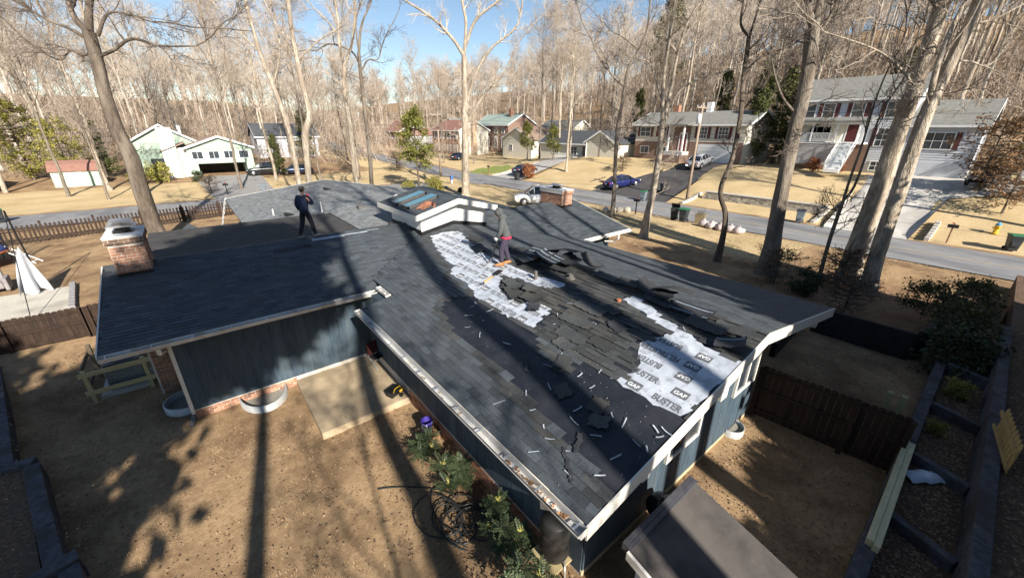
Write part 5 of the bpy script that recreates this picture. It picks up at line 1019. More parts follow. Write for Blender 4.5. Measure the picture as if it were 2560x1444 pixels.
wood(62, 150, 62, 190, 11, 'bare tree in the wood beyond the brick houses in the middle distance', 'trees of the wood beyond the middle houses', lambda x, y: (x-40)*.9+(y-60) > 55, 80, .78, 1.0)
wood(-62, 58, 84, 190, 10.5, 'bare tree in the wood beyond the green house at left', 'trees of the wood at left', lambda x, y: not (22 < x < 32 and y < 120) and not (30 < x and y < 128), 85, .9, 1.15)
# trees one by one among the houses and along the side road
for k, x, y, s, l in ((2, 5.5, 55.5, .75, 'bare tree right of the black cars across the side road'), (4, 11.5, 58, .8, 'bushy bare tree on the verge across the side road'), (0, 1.2, 62, .95, 'bare tree in front of the black parked cars'), (3, -3.4, 57, .9, 'bare tree at the end of the green house drive'), (5, -12.5, 58, 1.0, 'pale bare tree left of the green house'), (1, -15.5, 63, 1.0, 'bare tree between the green shed and the green house'), (3, -18.6, 60.5, .8, 'bare tree in front of the green shed'), (2, -15.2, 56.5, .7, 'small bare tree right of the green shed'), (0, -24, 66, 1.0, 'bare tree left of the green shed'), (5, -21, 74, 1.1, 'tall bare tree behind the green shed'), (1, -27, 58, .95, 'bare tree at the far left across the side road'), (4, -10, 80, 1.1, 'bare tree rising behind the green house roof'), (0, -1, 84, 1.15, 'bare tree rising behind the green house garage'), (3, 8, 72, 1.0, 'bare tree behind the black cars'), (5, 14, 66, .95, 'bare tree near the far bend of the side road'), (2, 17, 78, .9, 'bare tree left of the far utility pole'),
                     (0, 36, 40, .95, 'bare tree on the straw lawn left of the tan split-level house'), (4, 39.5, 33.8, .62, 'small spreading bare tree in front of the split-level house'), (1, 41.5, 44.5, .9, 'bare tree beside the low gabled house'), (3, 47, 58, 1.0, 'bare tree in front of the white gabled house'), (5, 50.5, 31, 1.0, 'bare tree behind the left end of the split-level house'), (2, 53.5, 38, 1.0, 'bare tree behind the low gabled house'), (0, 56, 17, 1.1, 'bare tree between the split-level and the white house'), (1, 46.5, 52, .95, 'bare tree near the blue car on the pale drive'), (3, 58, 66, 1.0, 'bare tree right of the brick house'), (4, 37, 66, .9, 'bare tree left of the brick house lawn'), (2, 33.5, 72, .85, 'bare tree on the far lawn by the road bend'), (5, 55, 3.5, 1.15, 'bare tree behind the white house roof'), (0, 56.5, -4, 1.1, 'bare tree behind the right wing of the white house'), (3, 39, -7, .95, 'bare tree at the right edge across the road'), (1, 35.5, -5.5, .8, 'slanting bare tree near the yellow hydrant')):
    tree(k, x, y, s, l, None)
# far woods that read as one mass
def far_woods():
    Vs = []; Qs = []; n = 0; src = []
    for sd in (201, 202, 203):
        g = np.random.default_rng(sd); h = 22; z = np.linspace(0, h*.9, 8); sp = np.stack([z*0, z*0, z, .3*(1-.85*z/(h*.9))], 1); P, D, L, R = spawn(sp[None, :, :3], sp[None, :, 3], 14, g, .4, .99, 42, 6); limb = grow(P, D, L, 4, g, .12, .09); lr = lin(np.clip(R*.6, .05, .2), np.full(len(R), .04), 5)
        P, D, L, R = spawn(limb, lr, 6, g, .2, 1, 42, 2.6); p2 = grow(P, D, L, 2, g, .2, .06); r2 = lin(np.full(len(R), .04), np.full(len(R), .02), 3); P, D, L, R = spawn(p2, r2, 2, g, .2, 1, 40, 1.6); p3 = grow(P, D, L, 1, g, .2, .06); r3_ = lin(np.full(len(R), .032), np.full(len(R), .016), 2)
        src.append(merge([tubes(sp[None, :, :3], sp[None, :, 3], 4), tubes(limb, lr, 3), tubes(p2, r2, 3), tubes(p3, r3_, 3)]))
    c = 0
    for i in range(700):
        a = rad(r5.uniform(-4, 106)); d = r5.uniform(135, 250); x = CAMP[0]+d*cos(a); y = CAMP[1]+d*sin(a)
        if c >= 500: break
        V, Q = src[i % 3]; th = r5.uniform(0, 6.28); s = r5.uniform(.7, 1.0); R = np.array([[cos(th), -sin(th), 0], [sin(th), cos(th), 0], [0, 0, 1]])*s
        Vs.append(V @ R.T+np.array([x, y, H(x, y)-.3])); Qs.append(Q+n); n += len(V); c += 1
    o = link('far_woods', npmesh('far_woods', np.concatenate(Vs), np.concatenate(Qs), TWIG)); tag(stuff(o), 'far leafless woods along the horizon', 'woods')
far_woods()
def undergrowth(n, pick, name, label, hmin, hmax, m, seed):
    Vs = []; Qs = []; k = 0; src = []; r = random.Random(seed)
    for sd in range(4):
        g = np.random.default_rng(seed*10+sd); b = 4; P = g.normal(0, .25, (b, 3)); P[:, 2] = 0; D = g.normal(0, .35, (b, 3)); D[:, 2] = 1; q = grow(P, D, g.uniform(.5, 1, b), 4, g, .12, .05); rr = lin(np.full(b, .009), np.full(b, .003), 5); P, D, L, R = spawn(q, rr, 8, g, .2, 1, 40, .34); q2 = grow(P, D, L, 1, g, .2, .05); src.append(merge([tubes(q, rr, 3), tubes(q2, np.full((len(q2), 2), .0036), 3)]))
    c = 0
    for i in range(n*3):
        x, y = pick(r)
        if c >= n or not in_view(x, y): continue
        V, Q = src[i % 4]; th = r.uniform(0, 6.28); s = r.uniform(hmin, hmax); R = np.array([[cos(th), -sin(th), 0], [sin(th), cos(th), 0], [0, 0, 1]])*s
        Vs.append(V @ R.T+np.array([x, y, H(x, y)-.1])); Qs.append(Q+k); k += len(V); c += 1
    tag(stuff(link(name, npmesh(name, np.concatenate(Vs), np.concatenate(Qs), m))), label, 'brush')
undergrowth(800, lambda r: (r.uniform(54, 125), r.uniform(-16, 64)), 'undergrowth', 'bare saplings and brush under the hillside wood', 2.5, 7, BRUSH, 3)
undergrowth(800, lambda r: (r.uniform(-60, 60), r.uniform(74, 175)), 'undergrowth', 'bare saplings and brush in the wood at left', 2.5, 7, BRUSH, 4)
undergrowth(500, lambda r: (r.uniform(-75, 60), r.uniform(118, 185)), 'undergrowth', 'tall bare brush on the far ridge at left', 5, 10, BRUSH, 6)
undergrowth(800, lambda r: (r.uniform(60, 170), r.uniform(64, 200)), 'undergrowth', 'bare saplings and brush beyond the brick houses', 3, 8, BRUSH, 5)
# ---------------------------------------------------------------- leaves
def leaf_cloud(P, size, g, flat=0.0, aspect=1.8):
    """a four-cornered leaf at each point"""
    N = len(P); a = nrm(g.normal(0, 1, (N, 3))*np.array([1, 1, 1-flat])); b = nrm(np.cross(a, g.normal(0, 1, (N, 3)) if not flat else np.array([0, 0, 1.0])+g.normal(0, .22, (N, 3)))); s = size*g.uniform(.6, 1.3, N)[:, None]
    V = np.stack([P-a*s*aspect/2, P+b*s*.5, P+a*s*aspect/2, P-b*s*.5], 1).reshape(-1, 3); Q = np.arange(N*4).reshape(N, 4); return V, Q
def evergreen(seed, h, rad0, n, leaf, shape, m, tr=.15, gap=.25):
    g = np.random.default_rng(seed); sp = np.stack([np.zeros(12), np.zeros(12), np.linspace(-.2, h*.96, 12), np.linspace(tr, .02, 12)], 1); parts = [rough_trunk(sp, 8, seed)]
    nb = 70; zz = h*(gap+(1-gap)*g.uniform(0, 1, nb)**.9); f = (zz/h-gap)/(1-gap)
    rr = rad0*({'cone': (1-f)**.8+.05, 'round': np.sqrt(np.clip(1-(2*f-1)**2, .03, 1)), 'pine': (.35+.65*np.sin(np.clip(f*1.0, 0, 1)*pi*.9+.25))*(1.05-f*.6)}[shape])*g.uniform(.6, 1.2, nb)
    th = g.uniform(0, 2*pi, nb); D = np.stack([np.cos(th), np.sin(th), g.uniform(.0, .35, nb)], 1); limb = grow(np.stack([zz*0, zz*0, zz], 1), D, rr, 6, g, .12, -.01); lr = lin(np.full(nb, .03*h/8+.012), np.full(nb, .008), 7); parts.append(tubes(limb, lr, 4))
    P, D, L, R = spawn(limb, lr, 5, g, .25, 1, 40, rad0*.33); p2 = grow(P, D, L, 3, g, .15, .03); parts.append(tubes(p2, lin(np.full(len(P), .012), np.full(len(P), .005), 4), 3))
    V, Q = merge(parts); t_me = npmesh('trunk', V, Q, BARKD, smooth=True)
    bi = g.integers(0, len(p2), n); t = g.uniform(.15, 1.05, n)[:, None]*3; i = np.minimum(t.astype(int), 2); fr = t-i; C0 = p2[bi, i[:, 0]]*(1-fr)+p2[bi, i[:, 0]+1]*fr; C0 = C0+g.normal(0, leaf*1.1, (n, 3)); V, Q = leaf_cloud(C0, leaf, g); 
    return t_me, npmesh('crown', V, Q, m, tint=g.uniform(0, 1, n))
PINEG = mat('pine_needles', (.15, .16, .03), (.24, .235, .06), 1.2, .8, tint=.55, trans=.25, obj=True)
CEDAR = mat('cedar_needles', (.06, .07, .022), (.11, .115, .035), 1.2, .85, tint=.5, obj=True)
YELG = mat('yellow_green_leaf', (.27, .26, .05), (.38, .34, .09), 1.2, .8, tint=.5, trans=.3, obj=True)
HOLLY = mat('holly_leaf', (.035, .055, .025), (.06, .085, .035), 3, .45, tint=.5, trans=.15, obj=True)
BRNL = mat('brown_leaf', (.26, .15, .075), (.36, .22, .12), 2, .9, tint=.5, trans=.3, obj=True)
RUSTL = mat('rust_leaf', (.33, .12, .05), (.42, .18, .08), 2, .9, tint=.5, trans=.3, obj=True)
EV = {'pine': evergreen(301, 9, 2.9, 7500, .125, 'pine', PINEG, .14, .28), 'cedar': evergreen(302, 11, 2.4, 11000, .16, 'cone', CEDAR, .2, .08), 'yel': evergreen(303, 9, 3.0, 5500, .14, 'round', YELG, .14, .1),
      'shrub': evergreen(304, 2.0, 1.1, 2600, .10, 'round', HOLLY, .05, .05), 'gshrub': evergreen(305, 1.6, 1.0, 1800, .09, 'round', YELG, .04, .05), 'brown': evergreen(306, 4.5, 2.3, 1700, .11, 'round', BRNL, .09, .15), 'rust': evergreen(307, 2.0, 1.2, 1600, .12, 'round', RUSTL, .05, .08), 'twiggy': evergreen(308, 1.6, 1.0, 260, .06, 'round', BRNL, .04, .03), 'tallpine': evergreen(309, 22, 3.6, 11000, .25, 'pine', CEDAR, .3, .45), 'dense': evergreen(310, 14, 4.2, 14000, .40, 'round', CEDAR, .3, .22), 'shade': evergreen(312, 19.5, 2.45, 12000, .32, 'round', CEDAR, .34, .67), 'shade2': evergreen(314, 16.3, 1.9, 7000, .28, 'round', CEDAR, .2, .74), 'shade_hedge': evergreen(313, 11, 3.2, 20000, .33, 'round', CEDAR, .25, .12), 'rhodo': evergreen(311, 2.2, 1.8, 1500, .13, 'round', mat('rhodo_leaf', (.06, .068, .02), (.12, .115, .04), 3, .6, tint=.5, trans=.12, obj=True), .05, .05)}
def plant(kind, x, y, s, name, label, cat, z=None, group=None, zs=1.0):
    tr, cr = EV[kind]; t = thing(name, label, cat, (x, y, H(x, y) if z is None else z), r5.uniform(0, 6.28), group); t.scale = (s, s, s*zs); link('stem' if cat in ('shrub', 'plant') else 'trunk', tr, t); link('foliage' if cat in ('shrub', 'plant') else 'crown', cr, t); return t
for k, x, y, s, n, l, c in (
  ('pine', 14.2, 44.0+.5, .98, 'pine_tree', 'sparse yellow-green pine in front of the brick houses', 'tree'), ('pine', 40.5, 47.5, .58, 'young_pine', 'young bright green pine beside the pale drive', 'tree'), ('pine', 46.5, 61, .75, 'young_pine', 'small pine in front of the white gabled house', 'tree'),
  ('tallpine', 70, 47, 1.05, 'pine_tree', 'tall dark pine standing out on the hillside', 'tree'), ('cedar', 51.5, 18.2, .95, 'cedar_tree', 'dark cedar between the split-level and the white house', 'tree'), ('cedar', 49, 20, .7, 'cedar_tree', 'smaller cedar at the split-level house corner', 'tree'), ('cedar', 54.5, 22, 1.0, 'cedar_tree', 'cedar on the slope above the garage', 'tree'),
  ('cedar', 60, 30, .9, 'cedar_tree', 'cedar in the wood above the split-level house', 'tree'), ('cedar', 58, 44, .8, 'cedar_tree', 'cedar behind the low gabled house', 'tree'), ('cedar', 62, 10, .9, 'cedar_tree', 'cedar in the wood above the white house', 'tree'),
  ('yel', 40.5, -4.2, .85, 'holly_tree', 'yellow-green tree right of the white house drive', 'tree'), ('cedar', 46, -9, .9, 'cedar_tree', 'dark evergreen at the right edge across the road', 'tree'), ('yel', 52, -8, 1.1, 'holly_tree', 'yellow-green tree behind the right wing of the white house', 'tree'), ('brown', 37.2, -2.4, .85, 'oak_sapling', 'young tree holding brown leaves beside the white house drive', 'tree'), ('brown', 41.0, -.6, 1.15, 'oak_sapling', 'low tree of brown leaves below the right wing', 'tree'),
  ('yel', -23.5, 76, 1.0, 'holly_tree', 'large yellow-green tree behind the green shed', 'tree'), ('yel', -19.5, 72, .8, 'holly_tree', 'yellow-green tree left of the leaning oak', 'tree'), ('cedar', -16.5, 73.5, .62, 'cedar_tree', 'dark evergreen between the shed and the green house', 'tree'), ('cedar', 11.5, 88, .8, 'cedar_tree', 'cedar far behind the black cars', 'tree'), ('cedar', 2.5, 66.5, .5, 'cedar_tree', 'low dark evergreen behind the black cars', 'tree'),
  ('gshrub', -11.0, 67.0, 1.35, 'shrub', 'rounded yellow-green shrub at the left corner of the green house', 'shrub'), ('gshrub', -13.0, 66, 1.0, 'shrub', 'second yellow-green shrub left of the green house', 'shrub'), ('shrub', -7.2, 65.5, .65, 'shrub', 'small clipped dark shrub by the green house drive', 'shrub'),
  ('rust', 31.8, 43.6, .95, 'shrub', 'rust red shrub beside the pale drive', 'shrub'), ('gshrub', 13.2, 38.5, 1.1, 'shrub', 'yellow-green shrub at the foot of the pine', 'shrub'), ('gshrub', 10.6, 39.5, .9, 'shrub', 'low yellow-green shrub behind the far roof', 'shrub'), ('rust', 43.6, 11.5, .62, 'shrub', 'dry red-brown shrub under the white porch', 'shrub'), ('rust', 43.5, 9.4, .55, 'shrub', 'second dry red-brown shrub by the porch steps', 'shrub'),
  ('rhodo', 12.8, -1.5, .5, 'shrub', 'large dark evergreen shrub at the right edge', 'shrub'), ('rhodo', 10.9, -2.6, .5, 'shrub', 'dark evergreen shrub behind the black timber', 'shrub'), ('rhodo', 14.6, -2.6, .5, 'shrub', 'dark evergreen shrub nearest the road at right', 'shrub'), ('shrub', 8.6, -2.7, .8, 'shrub', 'green leafy shrub on the leaf bed beyond the fence', 'shrub'), ('shrub', 12.6, 2.4, .6, 'shrub', 'low shrub at the foot of the pale trunks', 'shrub'), ('twiggy', 13.2, 3.8, 1.1, 'shrub', 'twiggy brown bush beside the stout dark trunk', 'shrub'), ('twiggy', 15.0, 1.6, 1.2, 'shrub', 'twiggy brown bush between the sapling and the pale trunk', 'shrub'), ('twiggy', 11.4, .6, 1.1, 'shrub', 'twiggy brush behind the far roof corner', 'shrub'), ('gshrub', 6.4, -2.95, .30, 'plant', 'small yellow-green plant in the leaf bed', 'plant'), ('gshrub', 4.0, -2.8, .2, 'plant', 'tiny yellow plant beside the two posts', 'plant'),
  ('twiggy', -6.5, 55, 1.2, 'shrub', 'twiggy brush on the verge beside the far mailbox', 'shrub'), ('twiggy', 19.0, 62, 1.8, 'shrub', 'spreading bare bush near the road bend', 'shrub'), ('twiggy', 38, 31.5, 1.3, 'shrub', 'bare bush in front of the brick planter', 'shrub')):
    plant(k, x, y, s, n, l, c, {'rhodo': .5}.get(k) if x > 8 and x < 16 else (.42 if y < -2.5 and 0 < x < 9 else None))
# unseen trees behind and beside the viewer; evergreens added to shade lawn and roof
for i, (k, x, y, s, l) in enumerate(SHADE_TREES if 'SHADE_TREES' in globals() else ()):
    if isinstance(k, str): plant(k, x, y, s, 'shade_evergreen', l, 'tree')
    else: tree(k, x, y, s, l, None, kinds=None if k > 5 else KLOW)
# ---------------------------------------------------------------- spiny shrubs along the gutter wall
MAH = mat('mahonia_leaf', (.055, .08, .038), (.095, .12, .058), 6, .4, tint=.4, obj=True); MFL = mat('mahonia_flower', (.55, .50, .12), (.62, .56, .2), 6, .8, obj=True); MST = mat('mahonia_stem', (.12, .08, .05), (.16, .11, .07), 5, .9, obj=True)
def mahonia(seed, x, y, s, label):
    g = np.random.default_rng(seed); rr = random.Random(seed); t = thing('mahonia_shrub', label, 'shrub', (x, y, H(x, y)), rr.uniform(0, 6), 'spiny shrubs along the gutter wall'); t.scale = (s, s, s); st = MB(); lf = MB(); fl = MB()
    for k in range(6):
        a = rr.uniform(0, 6.28); h = rr.uniform(.35, .8); top = Vector((.28*cos(a), .28*sin(a), h)); st.tube([(0, 0, 0), (top.x*.5, top.y*.5, h*.6), top], [.02, .016, .012], 6)
        for j in range(12):
            b = j*2.4+rr.uniform(-.3, .3); el = rr.uniform(-.15, .55); d = Vector((cos(b)*cos(el), sin(b)*cos(el), sin(el))); L = rr.uniform(.28, .42); sd = d.cross(Vector((0, 0, 1))).normalized(); upv = sd.cross(d); lf.tube([top, top+d*L+Vector((0, 0, -.05))], [.004, .002], 3, False, .3)
            for q in range(7):
                f = .2+.8*q/6; c = top+d*L*f+Vector((0, 0, -.05*f*f))
                for sg in (-1, 1):
                    if q == 6 and sg > 0: tip = d
                    else: tip = (sd*sg+d*.45).normalized()
                    w_ = .027; ll = .09*(1-.25*abs(f-.5)); perp = tip.cross(upv).normalized()*w_; n0 = upv*.012; ti = rr.random()
                    lf.add([c[:], (c+tip*ll*.45+perp-n0)[:], (c+tip*ll)[:], (c+tip*ll*.45-perp-n0)[:]], [(0, 1, 2, 3)], ti)
        if k < 2:
            for j in range(6):
                b = rr.uniform(0, 6.28); d = Vector((cos(b)*.6, sin(b)*.6, .75)).normalized(); fl.tube([top, top+d*.09, top+d*.17], [.012, .010, .004], 5)
            fl.build('flower_spike', MFL, t); fl = MB()
    st.build('stem', MST, t); lf.build('foliage', MAH, t)
for i, (x, y, s, l) in enumerate(((-5.45, 4.95, .72, 'spiny evergreen shrub next to the purple bucket'), (-5.35, 3.75, .80, 'spiny evergreen shrub beside the top of the hose heap'), (-5.30, 2.35, .72, 'spiny evergreen shrub right of the hose heap'), (-5.35, 1.65, .66, 'spiny evergreen shrub just above the rain barrel'), (-5.75, .75, .74, 'spiny evergreen shrub in front of the rain barrel'))): mahonia(40+i, x, y, s, l)
# ---------------------------------------------------------------- fallen leaves: nobody could count them
g6 = np.random.default_rng(77); N = 9000
X_ = np.concatenate([g6.uniform(-13, -4.9, 4200), g6.normal(-5.7, .5, 1500), g6.uniform(-4, 9, 3300)]); Y_ = np.concatenate([g6.uniform(1, 16, 4200), g6.uniform(0, 8, 1500), g6.uniform(-2.4, .4, 3300)])
keep = ~((X_ > -7.3) & (X_ < -4.5) & (Y_ > 7.1)) & ~((X_ > -9.8) & (Y_ > 10.1)); X_, Y_ = X_[keep], Y_[keep]; P = np.stack([X_, Y_, np.array([H(a, b) for a, b in zip(X_, Y_)])+.03], 1)
B_ = np.stack([g6.uniform(-2.3, 8, 4500), g6.uniform(-3.4, -2.6, 4500), np.full(4500, .44)], 1); B2_ = np.stack([g6.uniform(-2.5, 12, 3500), g6.uniform(-5, -3.7, 3500), np.full(3500, 1.07)], 1); B3_ = np.stack([g6.uniform(-15, -11.5, 1800), g6.uniform(2.5, 16, 1800), np.full(1800, -.04)], 1)
P = np.concatenate([P, B_, B2_, B3_]); V, Q = leaf_cloud(P, .036, g6, .8, 1.6); tag(stuff(link('fallen_leaves', npmesh('fallen_leaves', V, Q, mat('fallen_leaf', (.20, .125, .072), (.30, .195, .115), 30, .9, tint=.5), g6.uniform(0, 1, len(Q))))), 'dry brown leaves scattered over lawn and beds', 'leaves')
XB = np.concatenate([g6.uniform(12, 23, 4000), g6.uniform(9, 17, 2500)]); YB = np.concatenate([g6.uniform(3, 26, 4000), g6.uniform(-2, 5, 2500)]); P = np.stack([XB, YB, np.array([H(a, b) for a, b in zip(XB, YB)])+.04], 1); V, Q = leaf_cloud(P, .05, g6, .85, 1.5); tag(stuff(link('fallen_leaves', npmesh('fallen_leaves', V, Q, mat('fallen_leaf', (.2, .1, .05)), g6.uniform(0, 1, len(Q))))), 'dry leaves strewn over the front yard and verge', 'leaves')

# dry tufts of grass on the near lawn: nobody could count them
def tufts(n, xs, ys, h, label, ok, m):
    X0 = g6.uniform(*xs, n); Y0 = g6.uniform(*ys, n); d = np.sin(X0*2.1+1.3*np.sin(Y0*1.7))+np.sin(Y0*2.7+X0*.9); keep = (d+g6.normal(0, .5, n) > .2) & np.array([ok(a, b) for a, b in zip(X0, Y0)]); X0, Y0 = X0[keep], Y0[keep]
    Z0 = np.array([H(a, b) for a, b in zip(X0, Y0)]); k = 5; N = len(X0)*k; P = np.repeat(np.stack([X0, Y0, Z0], 1), k, 0)+np.concatenate([g6.normal(0, .03, (N, 2)), np.zeros((N, 1))], 1); a = g6.uniform(0, 6.28, N); L = h*g6.uniform(.5, 1.3, N); w_ = .0035
    T = P+np.stack([np.cos(a)*L*.9, np.sin(a)*L*.9, L*.55+.02], 1); S = np.stack([-np.sin(a)*w_, np.cos(a)*w_, np.zeros(N)], 1)
    V = np.stack([P-S, P+S, T], 1).reshape(-1, 3); Q = np.arange(N*3).reshape(N, 3); o = link('dry_grass', npmesh('dry_grass', V, Q, m, g6.uniform(0, 1, N))); tag(stuff(o), label, 'grass')
DRYG = mat('dry_grass', (.32, .23, .135), (.43, .32, .20), 6, .95, tint=.5)
tufts(9000, (-13, -4.9), (1.2, 16.5), .045, 'thin dry grass on the near lawn', lambda x, y: not (-7.35 < x < -4.4 and y > 7.0) and not (x > -9.9 and y > 10.1) and not (x > -10.6 and y > 12.1), DRYG)
tufts(9000, (17, 23.2), (-2, 26), .16, 'dry grass along the road verge', lambda x, y: True, DRYG)
# ================================================================== neighbouring houses
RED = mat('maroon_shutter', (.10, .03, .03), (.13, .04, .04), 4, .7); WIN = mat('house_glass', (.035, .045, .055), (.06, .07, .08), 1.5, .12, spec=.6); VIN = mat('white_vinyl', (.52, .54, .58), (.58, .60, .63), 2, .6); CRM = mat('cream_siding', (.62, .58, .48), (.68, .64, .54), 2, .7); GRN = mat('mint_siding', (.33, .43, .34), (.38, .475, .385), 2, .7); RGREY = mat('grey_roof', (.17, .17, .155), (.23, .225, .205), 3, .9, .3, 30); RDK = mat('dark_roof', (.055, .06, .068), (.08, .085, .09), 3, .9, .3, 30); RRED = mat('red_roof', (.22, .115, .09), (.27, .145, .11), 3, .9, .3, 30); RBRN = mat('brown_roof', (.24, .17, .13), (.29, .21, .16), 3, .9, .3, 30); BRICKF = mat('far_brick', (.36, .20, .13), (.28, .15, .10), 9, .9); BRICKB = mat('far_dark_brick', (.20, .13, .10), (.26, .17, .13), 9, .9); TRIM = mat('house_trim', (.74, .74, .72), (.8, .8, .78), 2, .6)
def hb(t, name, m, *boxes, parent=None, bevel=0.0):
    mb = MB()
    for b in boxes: mb.bb(*b)
    return mb.build(name, m, parent or t, False, bevel)
def gable_x(t, x0, x1, y0, y1, ze_, zr_, m, ov=.35, wallm=None, yr=None):
    """gable roof with its ridge along local x"""
    yr = (y0+y1)/2 if yr is None else yr; mb = MB()
    for ya, za in ((y0-ov, ze_-ov*(zr_-ze_)/(yr-y0)), (y1+ov, ze_-ov*(zr_-ze_)/(y1-yr))):
        P = [(x0-ov, ya, za), (x1+ov, ya, za), (x1+ov, yr, zr_), (x0-ov, yr, zr_)]; mb.hexa(P+[(x, y, z+.14) for x, y, z in P])
    r = mb.build('roof', m, t)
    for x in (x0, x1): MB().add([(x, y0, ze_-.02), (x, yr, zr_), (x, y1, ze_-.02)], [(0, 1, 2)]).build('gable', wallm, t)
    f = MB(); sl_ = (zr_-ze_)/(yr-y0)
    for x in (x0-ov-.02, x1+ov):
        for ya, yb, za, zb in ((y0-ov, yr, ze_-ov*sl_, zr_), (y1+ov, yr, ze_-ov*(zr_-ze_)/(y1-yr), zr_)): f.hexa([(x, ya, za-.15), (x+.02, ya, za-.15), (x+.02, yb, zb-.15), (x, yb, zb-.15), (x, ya, za+.16), (x+.02, ya, za+.16), (x+.02, yb, zb+.16), (x, yb, zb+.16)])
    f.bb(x0-ov, x1+ov, y0-ov-.03, y0-ov-.004, ze_-ov*sl_-.12, ze_-ov*sl_+.1); f.build('fascia', TRIM, t); return r
def gable_y(t, x0, x1, y0, y1, ze_, zr_, m, ov=.3, wallm=None):
    """gable roof with its ridge along local y, gable facing the viewer"""
    xm = (x0+x1)/2; mb = MB(); sl_ = (zr_-ze_)/(xm-x0)
    for xa in (x0-ov, x1+ov):
        za = ze_-ov*sl_; P = [(xa, y0-ov, za), (xm, y0-ov, zr_), (xm, y1+ov, zr_), (xa, y1+ov, za)]; mb.hexa(P+[(x, y, z+.14) for x, y, z in P])
    r = mb.build('roof', m, t); f = MB()
    for y in (y0, y1): MB().add([(x0, y, ze_-.02), (xm, y, zr_), (x1, y, ze_-.02)], [(0, 1, 2)]).build('gable', wallm, t)
    for xa in (x0-ov, x1+ov):
        za = ze_-ov*sl_; f.hexa([(xa, y0-ov-.03, za-.12), (xm, y0-ov-.03, zr_-.12), (xm, y0-ov-.004, zr_-.12), (xa, y0-ov-.004, za-.12), (xa, y0-ov-.03, za+.15), (xm, y0-ov-.03, zr_+.15), (xm, y0-ov-.004, zr_+.15), (xa, y0-ov-.004, za+.15)])
    f.build('fascia', TRIM, t); return r
def win(t, x, z, w_, h, y=0.0, shut=None, bars=(1, 1), trim=TRIM, face='y'):
    """window on the plane y (or on x when face='x'), centre x, sill z"""
    def B(mb, a0, a1, d0, d1, z0, z1):
        if face == 'y': mb.bb(a0, a1, y+d0, y+d1, z0, z1)
        else: mb.bb(y+d0, y+d1, a0, a1, z0, z1)
    mb = MB(); f = .08; B(mb, x-w_/2-f, x+w_/2+f, -.06, .0, z-f, z); B(mb, x-w_/2-f, x+w_/2+f, -.06, 0, z+h, z+h+f); B(mb, x-w_/2-f, x-w_/2, -.06, 0, z, z+h); B(mb, x+w_/2, x+w_/2+f, -.06, 0, z, z+h)
    for k in range(bars[0]): c = x-w_/2+w_*(k+1)/(bars[0]+1); B(mb, c-.02, c+.02, -.05, -.012, z, z+h)
    for k in range(bars[1]): c = z+h*(k+1)/(bars[1]+1); B(mb, x-w_/2, x+w_/2, -.048, -.014, c-.025, c+.025)
    wo = mb.build('window', trim, t); p = MB(); B(p, x-w_/2, x+w_/2, -.03, -.01, z, z+h); p.build('pane', WIN, wo)
    if shut:
        for sg in (-1, 1):
            s = MB(); c = x+sg*(w_/2+f+.2); B(s, c-.18, c+.18, -.045, -.002, z-.05, z+h+.05); s.build('shutter', shut, t)
def siding(t, x0, x1, y, z0, z1, m, step=.22, skip=()):
    """lapped horizontal boards, joined as one part"""
    mb = MB(); z = z0
    while z < z1-.02:
        zt = min(z+step, z1); mb.add([(x0, y-.03, z), (x1, y-.03, z), (x1, y-.004, zt), (x0, y-.004, zt)], [(0, 1, 2, 3)]); mb.add([(x0, y-.03, z), (x1, y-.03, z), (x1, y, z), (x0, y, z)], [(3, 2, 1, 0)]); z += step
    return stuff(mb.build('siding_boards', m, t))
FACE_ROAD = -pi/2
# white two-storey house with porch
t = thing('white_house', 'white two-storey house with lattice porch and maroon shutters on the hill', 'house', (47, 15.3, 3.1), FACE_ROAD); Wz = -3.1
hb(t, 'wall', VIN, (0, 9.5, 0, 8, -1, 7.1)); siding(t, 0, 9.5, 0, .6, 7.1, VIN); gable_x(t, 0, 9.5, 0, 8, 7.1, 9.2, RGREY, .4, VIN)
for x in (1.2, 2.9, 5.4, 8.1): win(t, x, 5.2, .95, 1.35, -.03, RED if x != 1.2 else None, (0, 1))
win(t, 8.0, 2.55, .95, 1.6, -.03, RED, (1, 2)); win(t, 2.6, 3.1, 1.9, 1.2, -.03, None, (2, 1)); win(t, 8.2, .2, .9, .8, -.03)
d = hb(t, 'door', mat('dark_red_door', (.08, .018, .018), (.10, .025, .025), 3, .5), (5.0, 5.9, -.06, -.0, 2.85, 4.9)); hb(t, 'door_frame', TRIM, (4.88, 4.99, -.08, .0, 2.85, 5.0), (5.91, 6.02, -.08, .0, 2.85, 5.0), (4.88, 6.02, -.08, 0, 5.0, 5.12))
hb(t, 'porch_floor', TRIM, (.4, 7.0, -2.6, -.03, 2.65, 2.8)); hb(t, 'under_porch_shade', BRICKB, (.02, 7.2, -.09, -.035, -1, 2.64)); hb(t, 'porch_wall', CRM, (.3, 4.8, -.06, -.035, 2.8, 4.6))  # dark panel behind the lattice stands in for shade under the porch
mb = MB(); mb.hexa([(.2, -2.9, 4.72), (7.2, -2.9, 4.72), (7.2, -.03, 5.15), (.2, -.03, 5.15), (.2, -2.9, 4.84), (7.2, -2.9, 4.84), (7.2, -.03, 5.27), (.2, -.03, 5.27)]); mb.build('porch_roof', RGREY, t); hb(t, 'porch_beam', TRIM, (.4, 7.0, -2.65, -2.5, 4.5, 4.72))
for x in (.5, 2.6, 4.7, 6.9): hb(t, 'porch_post', TRIM, (x-.07, x+.07, -2.62, -2.48, 2.8, 4.5))
for x0, x1 in ((.57, 2.53), (2.67, 4.63)):
    hb(t, 'railing', TRIM, (x0, x1, -2.58, -2.52, 3.62, 3.70), (x0, x1, -2.58, -2.52, 2.88, 2.94), *[(x0+.12*k, x0+.12*k+.04, -2.565, -2.535, 2.94, 3.62) for k in range(1, int((x1-x0)/.12))])
mb = MB()
